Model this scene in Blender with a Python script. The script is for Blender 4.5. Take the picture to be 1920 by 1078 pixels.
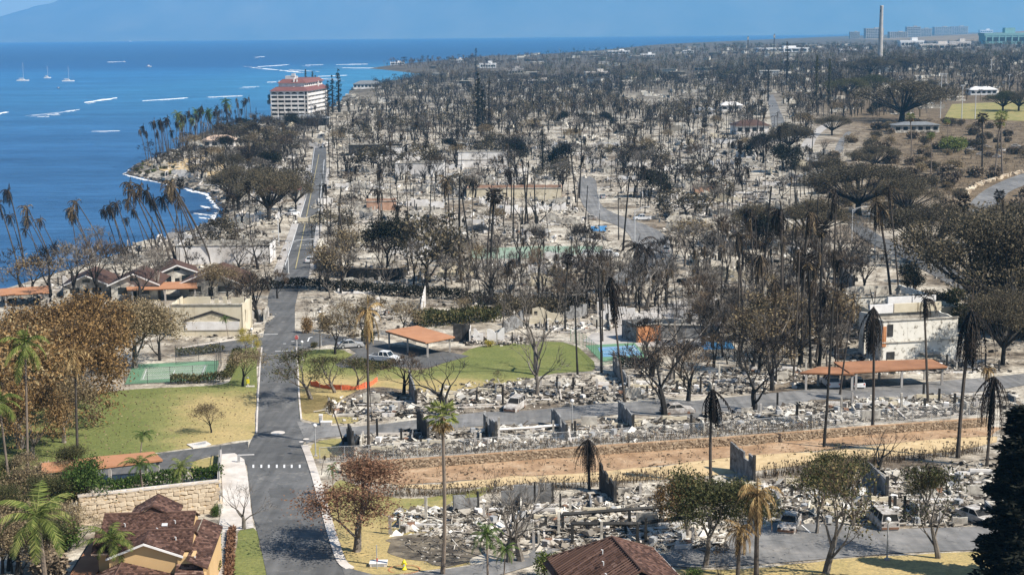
import bpy, bmesh, math, random
from mathutils import Vector, Matrix, noise
R = math.radians
for o in list(bpy.data.objects): bpy.data.objects.remove(o)
S = bpy.context.scene
COL = S.collection
# ---------------------------------------------------------------- camera
FPX, W0, H0 = 2800.0, 1920.0, 1078.0
CAMZ, PITCH, ROLL = 60.0, 9.66, -0.55
cam = bpy.data.cameras.new('camera'); camo = bpy.data.objects.new('camera', cam); COL.objects.link(camo)
cam.sensor_width = 36.0; cam.lens = 36.0 * FPX / W0; cam.clip_start = 1.0; cam.clip_end = 80000
CM = Matrix.Rotation(R(90 - PITCH), 3, 'X') @ Matrix.Rotation(R(ROLL), 3, 'Z')
camo.matrix_world = Matrix.Translation((0, 0, CAMZ)) @ CM.to_4x4()
S.camera = camo
# ---------------------------------------------------------------- sky, sun, exposure
SUN_EL, SUN_AZ = 46.0, 117.0            # azimuth clockwise from +Y
sd = Vector((math.sin(R(SUN_AZ)) * math.cos(R(SUN_EL)), math.cos(R(SUN_AZ)) * math.cos(R(SUN_EL)), math.sin(R(SUN_EL))))
w = bpy.data.worlds.new('World'); S.world = w; w.use_nodes = True
nt = w.node_tree; nt.nodes.clear()
sky = nt.nodes.new('ShaderNodeTexSky'); sky.sky_type = 'NISHITA'; sky.sun_disc = False
sky.sun_elevation = R(SUN_EL); sky.sun_rotation = R(SUN_AZ); sky.altitude = 60; sky.ozone_density = 2.5; sky.dust_density = 0.4
bg = nt.nodes.new('ShaderNodeBackground'); bg.inputs[1].default_value = 0.065
wo = nt.nodes.new('ShaderNodeOutputWorld')
nt.links.new(sky.outputs[0], bg.inputs[0]); nt.links.new(bg.outputs[0], wo.inputs[0])
sl = bpy.data.lights.new('sun', 'SUN'); sl.energy = 4.9; sl.angle = R(0.53); sl.color = (1.0, 0.94, 0.84)
so = bpy.data.objects.new('sun', sl); COL.objects.link(so)
so.rotation_euler = (-sd).to_track_quat('-Z', 'Y').to_euler(); so.location = (0, 0, 300)
S.view_settings.view_transform = 'Standard'; S.view_settings.look = 'None'
S.view_settings.gamma = 1; S.view_settings.use_curve_mapping = False
S.view_settings.exposure = 0.74
S.render.engine = 'CYCLES'
try:
    S.cycles.volume_bounces = 4; S.cycles.max_bounces = 5; S.cycles.transparent_max_bounces = 8
except Exception: pass
# ---------------------------------------------------------------- terrain heights
KN = [(40, 16.0), (120, 12.0), (160, 9.5), (230, 6.0), (320, 3.4), (420, 2.2), (600, 2.0)]
CO = [(30, -150), (352, -128), (420, -114), (480, -99), (520, -104), (574, -119), (618, -147), (660, -173), (705, -180), (965, -193), (1060, -172), (1300, -152),
      (1650, -186), (2100, -152), (2276, -140), (2600, -230), (2700, -262), (3000, -240), (3950, -85), (4260, 213), (9000, 1900), (13000, 3600)]
def interp(t, K):
    if t <= K[0][0]: return K[0][1]
    for (a, b), (c, d) in zip(K, K[1:]):
        if t <= c: return b + (d - b) * (t - a) / (c - a)
    return K[-1][1]
def sstep(a, b, t):
    t = max(0., min(1., (t - a) / (b - a))); return t * t * (3 - 2 * t)
def coast(Y): return interp(Y, CO)
def g(X, Y):
    z = interp(Y, KN)
    if Y > 400: z += max(0., min(.040 * (X - 70), .013 * (Y - 520), 17. + .002 * max(0., X - 500)))
    d = X - coast(Y)
    b = 14. if Y < 1500 else 30.
    if d < b: z = -1.0 + (z + 1.0) * max(0., d / b)
    return z
# photograph pixel -> point on the ground of the place (and back)
def ray(px, py):
    v = CM @ Vector(((px - W0 / 2) / FPX, -(py - H0 / 2) / FPX, -1.0)); return v / v.y
def P(px, py, z=None):
    v = ray(px, py); Y = 300.
    if z is None:
        t = CAMZ
        lo, hi = 60., 12000.
        Y = lo; step = 1.01
        while Y < hi:
            if CAMZ + v.z * Y <= g(v.x * Y, Y): break
            Y *= step
        a, b = Y / step, Y
        for _ in range(30):
            m = (a + b) / 2
            if CAMZ + v.z * m <= g(v.x * m, m): b = m
            else: a = m
        Y = b
    else: Y = (z - CAMZ) / v.z
    X = v.x * Y
    return Vector((X, Y, g(X, Y) if z is None else z))
def PX(p):
    q = CM.transposed() @ (Vector(p) - Vector((0, 0, CAMZ)))
    return (W0 / 2 + FPX * q.x / -q.z, H0 / 2 - FPX * q.y / -q.z)
def topz(b, py):                        # height above base b of what shows at row py
    lo, hi = -5., 120.
    for _ in range(40):
        m = (lo + hi) / 2
        if PX((b.x, b.y, b.z + m))[1] > py: lo = m
        else: hi = m
    return lo
def mpp(b): return math.hypot(b.y, CAMZ - b.z) / FPX    # metres per photo pixel there
# ---------------------------------------------------------------- mesh helpers
class MB:
    def __init__(s): s.v = []; s.f = []; s.m = []; s.mi = 0
    def add(s, vs, fs):
        n = len(s.v); s.v += [tuple(v) for v in vs]; s.f += [tuple(i + n for i in f) for f in fs]; s.m += [s.mi] * len(fs)
    def box(s, c, d, rz=0., rx=0., ry=0.):
        M = Matrix.Rotation(rz, 3, 'Z') @ Matrix.Rotation(ry, 3, 'Y') @ Matrix.Rotation(rx, 3, 'X'); c = Vector(c)
        vs = [c + M @ Vector((x * d[0] / 2, y * d[1] / 2, z * d[2] / 2)) for z in (-1, 1) for y in (-1, 1) for x in (-1, 1)]
        s.add(vs, [(0, 2, 3, 1), (4, 5, 7, 6), (0, 1, 5, 4), (2, 6, 7, 3), (0, 4, 6, 2), (1, 3, 7, 5)])
    def tube(s, pts, rad, n=6, cap=True):
        pts = [Vector(p) for p in pts]; rings = []
        if not hasattr(rad, '__len__'): rad = [rad] * len(pts)
        for i, p in enumerate(pts):
            t = (pts[min(i + 1, len(pts) - 1)] - pts[max(i - 1, 0)])
            if t.length < 1e-6: t = Vector((0, 0, 1))
            t.normalize()
            a = t.cross(Vector((0, 1, 0)) if abs(t.y) < .9 else Vector((1, 0, 0))).normalized(); b = t.cross(a)
            rings.append([p + (a * math.cos(k * math.tau / n) + b * math.sin(k * math.tau / n)) * rad[i] for k in range(n)])
        vs = [v for r in rings for v in r]; fs = []
        for i in range(len(pts) - 1):
            for k in range(n): fs.append((i * n + k, i * n + (k + 1) % n, (i + 1) * n + (k + 1) % n, (i + 1) * n + k))
        if cap: fs += [tuple(range(n - 1, -1, -1)), tuple((len(pts) - 1) * n + k for k in range(n))]
        s.add(vs, fs)
    def lathe(s, prof, n=12, c=(0, 0, 0)):
        c = Vector(c); vs = []; fs = []
        for (r, z) in prof:
            for k in range(n): vs.append(c + Vector((r * math.cos(k * math.tau / n), r * math.sin(k * math.tau / n), z)))
        for i in range(len(prof) - 1):
            for k in range(n): fs.append((i * n + k, i * n + (k + 1) % n, (i + 1) * n + (k + 1) % n, (i + 1) * n + k))
        fs.append(tuple((len(prof) - 1) * n + k for k in range(n))); fs.append(tuple(range(n - 1, -1, -1)))
        s.add(vs, fs)
    def prism(s, poly, a, b):          # poly: list of 3d points, extruded by vector b-a given as thickness vector
        d = Vector(b) - Vector(a); n = len(poly)
        vs = [Vector(p) + Vector(a) for p in poly] + [Vector(p) + Vector(a) + d for p in poly]
        s.add(vs, [tuple(range(n - 1, -1, -1)), tuple(range(n, 2 * n))] + [(i, (i + 1) % n, n + (i + 1) % n, n + i) for i in range(n)])
    def slab(s, quad, t):              # a sloped plate: quad corners on top, thickness t downwards
        q = [Vector(p) for p in quad]; n = len(q); d = Vector((0, 0, -t))
        s.add(q + [p + d for p in q], [tuple(range(n)), tuple(range(2 * n - 1, n - 1, -1))] + [(i, n + i, n + (i + 1) % n, (i + 1) % n) for i in range(n)])
    def quad(s, a, b, c, d): s.add([a, b, c, d], [(0, 1, 2, 3)])
    def mesh(s, name, mats, smooth=False):
        me = bpy.data.meshes.new(name); me.from_pydata(s.v, [], s.f)
        for m in (mats if isinstance(mats, (list, tuple)) else [mats]): me.materials.append(MT[m] if isinstance(m, str) else m)
        if any(s.m): me.polygons.foreach_set('material_index', s.m)
        if smooth: me.polygons.foreach_set('use_smooth', [True] * len(me.polygons))
        me.validate(); me.update(); return me
    def build(s, name, mats, parent=None, smooth=False, loc=None):
        return link(name, s.mesh(name, mats, smooth), parent, loc)
def link(name, me, parent=None, loc=None):
    o = bpy.data.objects.new(name, me); COL.objects.link(o)
    if parent: o.parent = parent
    if loc is not None: o.location = loc
    return o
def tag(o, label=None, cat=None, group=None, kind=None):
    if label: o['label'] = label
    if cat: o['category'] = cat
    if group: o['group'] = group
    if kind: o['kind'] = kind
    return o
def thing(name, label, cat, loc=(0, 0, 0), rz=0., group=None):
    o = bpy.data.objects.new(name, None); COL.objects.link(o); o.location = loc; o.rotation_euler = (0, 0, rz)
    o.empty_display_size = .3
    return tag(o, label, cat, group)
def copy_tree(o, parent=None, kids=None):
    c = o.copy(); COL.objects.link(c); c.parent = parent
    for ch in (kids or KIDS).get(o.name, []): copy_tree(ch, c, kids)
    return c
KIDS = {}
def snap_kids():
    KIDS.clear()
    for o in bpy.data.objects:
        if o.parent: KIDS.setdefault(o.parent.name, []).append(o)
def bev(o, wd=.03, seg=1):
    m = o.modifiers.new('bevel', 'BEVEL'); m.width = wd; m.segments = seg; m.limit_method = 'ANGLE'; return o
# ---------------------------------------------------------------- materials
MT = {}
def nodes(name):
    m = bpy.data.materials.new(name); m.use_nodes = True; MT[name] = m; t = m.node_tree
    return m, t, t.nodes['Principled BSDF']
def N(t, typ, **kw):
    n = t.nodes.new(typ)
    for k, v in kw.items():
        if k.startswith('i_'):
            key = k[2:]; n.inputs[int(key) if key.isdigit() else key].default_value = v
        else: setattr(n, k, v)
    return n
def ramp(t, fac, stops, interp_='LINEAR'):
    r = t.nodes.new('ShaderNodeValToRGB'); r.color_ramp.interpolation = interp_; e = r.color_ramp.elements
    while len(e) < len(stops): e.new(.5)
    for k, (p, c) in enumerate(stops): e[k].position = p; e[k].color = (*c, 1)
    t.links.new(fac, r.inputs[0]); return r.outputs[0]
def mixc(t, fac, a, b):
    n = t.nodes.new('ShaderNodeMix'); n.data_type = 'RGBA'
    for k, v in ((0, fac), (6, a), (7, b)):
        if isinstance(v, (int, float)): n.inputs[k].default_value = v
        elif isinstance(v, tuple): n.inputs[k].default_value = (*v, 1)
        else: t.links.new(v, n.inputs[k])
    return n.outputs[2]
def pos(t): return t.nodes.new('ShaderNodeNewGeometry').outputs['Position']
def tex(t, scale, detail=4, rough=.6, vec=None, dist=0.):
    n = N(t, 'ShaderNodeTexNoise'); n.inputs['Scale'].default_value = scale; n.inputs['Detail'].default_value = detail
    n.inputs['Roughness'].default_value = rough; n.inputs['Distortion'].default_value = dist
    t.links.new(vec if vec is not None else pos(t), n.inputs['Vector']); return n.outputs['Fac']
def bump(t, b, fac, strength=.4, dist=.1):
    n = N(t, 'ShaderNodeBump'); n.inputs['Strength'].default_value = strength; n.inputs['Distance'].default_value = dist
    t.links.new(fac, n.inputs['Height']); t.links.new(n.outputs[0], b.inputs['Normal'])
def mat(name, stops, scale=1., rough=.85, detail=5, bmp=0., bd=.05, spec=.3, dist=0., scale2=None, stops2=None, local=False):
    m, t, b = nodes(name)
    v = t.nodes.new('ShaderNodeTexCoord').outputs['Object'] if local else None
    f = tex(t, scale, detail, .65, v, dist)
    c = ramp(t, f, stops)
    if scale2:
        f2 = tex(t, scale2, 3, .6, v); n = N(t, 'ShaderNodeMix', data_type='RGBA', blend_type='MULTIPLY'); n.inputs[0].default_value = 1
        t.links.new(c, n.inputs[6]); t.links.new(ramp(t, f2, stops2), n.inputs[7]); c = n.outputs[2]
    t.links.new(c, b.inputs['Base Color']); b.inputs['Roughness'].default_value = rough; b.inputs['Specular IOR Level'].default_value = spec
    if bmp: bump(t, b, f, bmp, bd)
    return m
def islandmat(name, stops, rough=.9, translucent=0., interp_='LINEAR'):     # colour varies piece by piece
    m, t, b = nodes(name); gm = t.nodes.new('ShaderNodeNewGeometry')
    oi = t.nodes.new('ShaderNodeObjectInfo')
    a = N(t, 'ShaderNodeMath', operation='ADD'); t.links.new(gm.outputs['Random Per Island'], a.inputs[0])
    s2 = N(t, 'ShaderNodeMath', operation='MULTIPLY_ADD'); t.links.new(oi.outputs['Random'], s2.inputs[0]); s2.inputs[1].default_value = .36; s2.inputs[2].default_value = -.18
    t.links.new(s2.outputs[0], a.inputs[1])
    c = ramp(t, a.outputs[0], stops, interp_)
    t.links.new(c, b.inputs['Base Color']); b.inputs['Roughness'].default_value = rough; b.inputs['Specular IOR Level'].default_value = .15
    if translucent:
        tr = t.nodes.new('ShaderNodeBsdfTranslucent'); t.links.new(c, tr.inputs[0])
        mx = t.nodes.new('ShaderNodeMixShader'); mx.inputs[0].default_value = translucent
        t.links.new(b.outputs[0], mx.inputs[1]); t.links.new(tr.outputs[0], mx.inputs[2]); t.links.new(mx.outputs[0], t.nodes['Material Output'].inputs[0])
    return m
G = lambda v, w=0.: (v * (1 + w), v, v * (1 - w))
mat('asphalt', [(.3, G(.085)), (.7, G(.135, .02))], .35, .9, 6, .25, .02, .25, scale2=.06, stops2=[(.35, G(.82)), (.65, G(1.12))])
mat('asphalt_old', [(.3, G(.13)), (.7, G(.22, .05))], .4, .9, 6, .25, .02, .2, scale2=.09, stops2=[(.3, G(.7)), (.65, G(1.15))])
mat('asphalt_patch', [(.3, G(.07)), (.7, G(.10, .02))], .6, .9, 6)
mat('paint_white', [(.3, G(.55)), (.7, G(.75))], 3., .7)
mat('paint_yellow', [(.3, (.30, .25, .12)), (.7, (.42, .35, .18))], 3., .7)
mat('concrete', [(.3, G(.30, .06)), (.7, G(.44, .07))], .8, .9, 6, .2, .02, scale2=.12, stops2=[(.3, G(.75, .04)), (.6, G(1.05))])
mat('concrete_pale', [(.3, G(.46, .08)), (.7, G(.62, .09))], 1.1, .9, 6, .2, .02, scale2=.3, stops2=[(.3, G(.72, .05)), (.6, G(1.0))])
mat('soil', [(.3, (.25, .155, .09)), (.5, (.37, .24, .145)), (.62, (.44, .305, .195)), (.78, (.54, .43, .30))], .32, .95, 8, .6, .2, .1, scale2=2.5, stops2=[(.3, G(.7)), (.7, G(1.15))])
mat('dry_sand', [(.3, (.42, .30, .16)), (.7, (.60, .46, .27))], .9, .95, 8, .5, .1, .1)
mat('court_green', [(.3, (.11, .22, .13)), (.7, (.14, .26, .16))], .3, .8)
mat('court_blue', [(.3, (.12, .25, .42)), (.7, (.15, .30, .48))], .3, .8)
mat('court_pale', [(.3, (.20, .29, .20)), (.7, (.30, .36, .28))], .3, .8)
mat('pool_blue', [(.3, (.05, .22, .48)), (.7, (.08, .30, .58))], .5, .25)
mat('plaster_white', [(.25, G(.50, .06)), (.6, G(.74, .03))], .5, .85, 8, .15, .02, scale2=.12, stops2=[(.3, G(.7, .05)), (.6, G(1.05))])
mat('wall_scorch', [(.3, (.05, .045, .04)), (.44, (.34, .31, .27)), (.62, (.62, .58, .50)), (.8, (.70, .66, .58))], .55, .9, 9, .2, .03, dist=.6)
mat('wall_white', [(.30, (.05, .045, .04)), (.385, (.36, .33, .28)), (.45, (.68, .65, .58)), (.8, (.78, .75, .69))], 1.1, .9, 9, .15, .02, dist=.4)
mat('wall_char', [(.3, G(.012)), (.55, G(.035, .05)), (.8, G(.12, .03))], .8, .85, 8, .3, .03)
mat('wall_panel', [(.3, G(.035)), (.45, G(.13, .02)), (.6, G(.25)), (.8, G(.40))], .7, .85, 9, .2, .02, dist=1.2)
mat('wall_cream', [(.25, (.30, .25, .17)), (.42, (.56, .49, .36)), (.75, (.70, .63, .49))], .4, .9, 9, .2, .02, dist=.5)
mat('wall_orange', [(.3, (.50, .33, .16)), (.7, (.60, .41, .21))], .4, .85, 6)
mat('wall_pinkish', [(.3, (.28, .16, .10)), (.7, (.52, .33, .24))], .5, .9, 7)
mat('brick_orange', [(.3, (.30, .12, .05)), (.7, (.55, .26, .12))], .8, .9, 7)
mat('roof_terracotta', [(.3, (.37, .17, .085)), (.7, (.46, .23, .125))], .5, .85, 7, .1, .02, scale2=.15, stops2=[(.3, G(.86)), (.7, G(1.06))])
mat('roof_rust', [(.3, (.26, .12, .06)), (.7, (.37, .18, .095))], .5, .85, 7, .1, .02, scale2=.2, stops2=[(.3, G(.75)), (.7, G(1.08))])
mat('roof_grey', [(.3, G(.13, -.04)), (.7, G(.22, -.03))], .5, .8)
mat('roof_red', [(.3, (.14, .06, .055)), (.7, (.20, .085, .078))], .4, .8)
mat('roof_brown', [(.3, (.055, .03, .022)), (.7, (.10, .055, .04))], .7, .85, 6, .2, .03)
mat('trim_white', [(.3, G(.62, .03)), (.7, G(.76, .03))], 1., .6)
mat('trim_pink', [(.3, (.5, .36, .27)), (.7, (.58, .43, .33))], 1., .6)
mat('dark_void', [(.3, G(.008)), (.7, G(.02))], 1., .9)
mat('glass_dark', [(.3, (.01, .014, .018)), (.7, (.02, .027, .03))], 1., .12, spec=.5)
mat('metal_grey', [(.3, G(.28)), (.7, G(.42))], 2., .5)
mat('metal_dark', [(.3, G(.03)), (.7, G(.07))], 2., .6)
mat('metal_pale', [(.3, G(.5)), (.7, G(.62))], 2., .45)
mat('rust', [(.3, (.09, .045, .025)), (.55, (.20, .11, .07)), (.8, (.42, .36, .31))], 1.6, .8, 8)
mat('car_burnt', [(.3, (.10, .075, .06)), (.5, (.38, .35, .32)), (.75, G(.62, .02))], 1.3, .75, 8, dist=.8)
mat('car_white', [(.3, G(.62)), (.7, G(.74))], 1., .3, spec=.5)
mat('car_silver', [(.3, G(.30)), (.7, G(.42))], 1., .3, spec=.6)
mat('car_dark', [(.3, G(.03)), (.7, G(.06))], 1., .35, spec=.5)
mat('rubber', [(.3, G(.015)), (.7, G(.03))], 3., .9)
mat('red_paint', [(.3, (.45, .03, .025)), (.7, (.58, .05, .04))], 2., .5)
mat('yellow_paint', [(.3, (.68, .56, .02)), (.7, (.78, .68, .04))], 2., .5)
mat('orange_mesh', [(.3, (.62, .12, .05)), (.7, (.75, .2, .09))], 1., .8)
mat('bark_char', [(.3, G(.010, .05)), (.6, G(.028, .08)), (.8, (.07, .055, .045))], 1.2, .9, 6, local=True)
mat('bark_pale', [(.3, (.055, .047, .040)), (.5, (.15, .13, .11)), (.75, (.34, .30, .26))], .9, .9, 6, local=True)
mat('bark_palm', [(.3, (.035, .029, .024)), (.6, (.085, .07, .058)), (.8, (.16, .135, .11))], 1.5, .9, 6, local=True)
mat('bark_palm_grey', [(.3, (.12, .095, .075)), (.7, (.24, .19, .15))], 1.5, .9, 6, local=True)
mat('rock_dark', [(.3, G(.03, .1)), (.7, G(.10, .12))], .6, .9, 6, .4, .1)
islandmat('twig_black', [(0, (.012, .011, .011)), (.55, (.032, .028, .026)), (1, (.085, .07, .058))])
islandmat('twig_brown', [(0, (.035, .026, .02)), (.6, (.095, .068, .048)), (1, (.20, .15, .10))])
islandmat('twig_grey', [(0, (.05, .044, .038)), (.6, (.13, .115, .10)), (1, (.26, .23, .20))])
islandmat('leaf_orange', [(0, (.07, .045, .025)), (.3, (.19, .12, .055)), (.6, (.30, .18, .07)), (.85, (.34, .23, .11)), (1, (.42, .33, .18))], translucent=.3)
islandmat('leaf_tan', [(0, (.09, .07, .045)), (.4, (.22, .165, .09)), (.75, (.30, .23, .13)), (1, (.42, .34, .21))], translucent=.3)
islandmat('leaf_rust', [(0, (.06, .035, .024)), (.5, (.16, .08, .05)), (1, (.28, .16, .095))], translucent=.2)
islandmat('leaf_olive', [(0, (.022, .026, .012)), (.5, (.062, .07, .028)), (.85, (.12, .115, .05)), (1, (.22, .17, .08))], translucent=.25)
islandmat('leaf_green', [(0, (.018, .035, .010)), (.5, (.055, .10, .022)), (1, (.14, .19, .05))], translucent=.25)
islandmat('leaf_bright', [(0, (.05, .075, .018)), (.5, (.13, .165, .04)), (1, (.27, .28, .09))], translucent=.3)
islandmat('leaf_yellow', [(0, (.16, .13, .02)), (.5, (.40, .32, .04)), (1, (.55, .45, .08))], translucent=.3)
islandmat('leaf_dark', [(0, (.006, .007, .005)), (.6, (.016, .018, .012)), (1, (.04, .04, .028))], translucent=.1)
islandmat('leaf_canopy', [(0, (.04, .034, .025)), (.5, (.095, .08, .054)), (.85, (.14, .118, .075)), (1, (.22, .175, .11))], translucent=.25)
islandmat('frond_dead', [(0, (.022, .018, .014)), (.5, (.065, .05, .036)), (.85, (.13, .095, .06)), (1, (.28, .21, .12))], translucent=.15)
islandmat('frond_char', [(0, (.007, .006, .006)), (.6, (.022, .019, .017)), (1, (.06, .047, .038))], translucent=.1)
islandmat('frond_tan', [(0, (.09, .055, .025)), (.5, (.26, .17, .075)), (1, (.48, .35, .17))], translucent=.25)
islandmat('hedge_burnt', [(0, (.07, .05, .034)), (.5, (.21, .155, .10)), (1, (.42, .33, .22))], translucent=.2)
islandmat('rubble', [(0, (.025, .022, .02)), (.24, (.09, .075, .06)), (.42, (.23, .20, .165)), (.72, (.40, .365, .31)), (.93, (.56, .52, .455)), (1, (.70, .67, .61))])
islandmat('rubble_far', [(0, (.05, .045, .04)), (.4, (.25, .22, .18)), (.7, (.48, .44, .37)), (1, (.66, .62, .55))])
islandmat('brush_pale', [(0, (.07, .055, .04)), (.5, (.19, .145, .10)), (1, (.36, .29, .21))])
islandmat('rubble_dark', [(0, (.012, .011, .010)), (.5, (.08, .07, .06)), (.8, (.30, .27, .23)), (1, (.60, .56, .50))])
islandmat('stone_wall', [(0, (.26, .19, .125)), (.4, (.44, .35, .25)), (1, (.64, .55, .42))])
mat('char_soil', [(.3, (.05, .042, .035)), (.5, (.13, .11, .085)), (.7, (.30, .25, .18))], .5, .95, 8, .5, .1, .1)
islandmat('stone_dark', [(0, (.15, .11, .075)), (.5, (.25, .185, .125)), (1, (.37, .29, .205))])
islandmat('shingle', [(0, (.040, .022, .017)), (.5, (.085, .047, .036)), (.9, (.15, .085, .065)), (1, (.22, .14, .11))])
islandmat('tile_rib', [(0, (.07, .04, .03)), (.6, (.12, .07, .055)), (1, (.18, .11, .085))])
def grassmat():
    m, t, b = nodes('grass'); p = pos(t)
    s = N(t, 'ShaderNodeAttribute', attribute_name='dry')
    f = tex(t, .16, 8, .74); f2 = tex(t, 2.6, 6, .8)
    a = N(t, 'ShaderNodeMath', operation='MULTIPLY_ADD'); t.links.new(f, a.inputs[0]); a.inputs[1].default_value = .9; t.links.new(s.outputs['Fac'], a.inputs[2])
    c = ramp(t, a.outputs[0], [(.36, (.145, .165, .055)), (.58, (.215, .215, .08)), (.80, (.37, .295, .135)), (1.0, (.46, .35, .17))])
    n = N(t, 'ShaderNodeMix', data_type='RGBA', blend_type='MULTIPLY'); n.inputs[0].default_value = 1
    t.links.new(c, n.inputs[6]); t.links.new(ramp(t, f2, [(.3, G(.5)), (.5, G(.95)), (.72, (1.4, 1.3, 1.1))]), n.inputs[7])
    t.links.new(n.outputs[2], b.inputs['Base Color']); b.inputs['Roughness'].default_value = .95; b.inputs['Specular IOR Level'].default_value = .1
    bump(t, b, f2, .5, .1)
grassmat()
def crack(name):                       # weathering of the asphalt: cracks, wheel wear, blown ash
    m = MT[name]; t = m.node_tree; b = t.nodes['Principled BSDF']; src = b.inputs['Base Color'].links[0].from_socket
    v = N(t, 'ShaderNodeTexVoronoi', feature='DISTANCE_TO_EDGE'); v.inputs['Scale'].default_value = .16; mp = N(t, 'ShaderNodeMapping'); nz = N(t, 'ShaderNodeTexNoise'); nz.inputs['Scale'].default_value = .5
    p = pos(t); ad = N(t, 'ShaderNodeVectorMath', operation='MULTIPLY_ADD'); t.links.new(p, nz.inputs['Vector']); t.links.new(nz.outputs['Color'], ad.inputs[0]); ad.inputs[1].default_value = (3.5, 3.5, 0); t.links.new(p, ad.inputs[2]); t.links.new(ad.outputs[0], v.inputs['Vector'])
    c = mixc(t, ramp(t, v.outputs['Distance'], [(.0015, G(.8)), (.006, G(0.))]), src, (.03, .03, .03))
    d = tex(t, .5, 8, .75); c = mixc(t, ramp(t, d, [(.56, G(0.)), (.74, G(.6))]), c, (.34, .31, .27))
    mp2 = N(t, 'ShaderNodeMapping'); mp2.inputs['Scale'].default_value = (1.1, .03, 1.); t.links.new(p, mp2.inputs[0]); w = tex(t, 1., 3, .5, mp2.outputs[0]); n = N(t, 'ShaderNodeMix', data_type='RGBA', blend_type='MULTIPLY'); n.inputs[0].default_value = 1.
    t.links.new(c, n.inputs[6]); t.links.new(ramp(t, w, [(.35, G(.82)), (.65, G(1.12))]), n.inputs[7]); t.links.new(n.outputs[2], b.inputs['Base Color'])
crack('asphalt'); crack('asphalt_old')
def groundmat():
    m, t, b = nodes('ground'); p = pos(t)
    f1 = tex(t, .035, 6, .6); f2 = tex(t, .22, 6, .7); f3 = tex(t, 1.3, 5, .7)
    ash = ramp(t, f2, [(.30, (.10, .082, .065)), (.43, (.32, .275, .22)), (.54, (.50, .45, .37)), (.72, (.66, .61, .52))])
    dirt = ramp(t, f2, [(.33, (.04, .032, .026)), (.5, (.17, .135, .10)), (.68, (.34, .275, .20))])
    c = mixc(t, ramp(t, f1, [(.38, G(0.)), (.52, G(1.))]), dirt, ash)
    # dry brush country inland
    sx = t.nodes.new('ShaderNodeSeparateXYZ'); t.links.new(p, sx.inputs[0])
    d = N(t, 'ShaderNodeMath', operation='MULTIPLY_ADD'); t.links.new(sx.outputs[1], d.inputs[0]); d.inputs[1].default_value = -.13; t.links.new(sx.outputs[0], d.inputs[2])
    d2 = N(t, 'ShaderNodeMath', operation='MULTIPLY_ADD'); t.links.new(f1, d2.inputs[0]); d2.inputs[1].default_value = 90.; t.links.new(d.outputs[0], d2.inputs[2])
    mr = N(t, 'ShaderNodeMapRange'); mr.inputs[1].default_value = 95; mr.inputs[2].default_value = 140; t.links.new(d2.outputs[0], mr.inputs[0])
    brush = ramp(t, f2, [(.3, (.06, .045, .03)), (.5, (.17, .125, .08)), (.7, (.30, .235, .155))])
    c = mixc(t, mr.outputs[0], c, brush)
    # far town: greyer, more even
    mr2 = N(t, 'ShaderNodeMapRange'); mr2.inputs[1].default_value = 850; mr2.inputs[2].default_value = 1700; t.links.new(sx.outputs[1], mr2.inputs[0])
    c = mixc(t, mr2.outputs[0], c, ramp(t, f1, [(.35, (.06, .05, .038)), (.6, (.15, .125, .095))]))
    n = N(t, 'ShaderNodeMix', data_type='RGBA', blend_type='MULTIPLY'); n.inputs[0].default_value = 1
    t.links.new(c, n.inputs[6]); t.links.new(ramp(t, f3, [(.32, G(.35)), (.46, G(.85)), (.7, G(1.3))]), n.inputs[7])
    t.links.new(n.outputs[2], b.inputs['Base Color']); b.inputs['Roughness'].default_value = .95; b.inputs['Specular IOR Level'].default_value = .1
    bump(t, b, f3, .8, .3)
groundmat()
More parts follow.
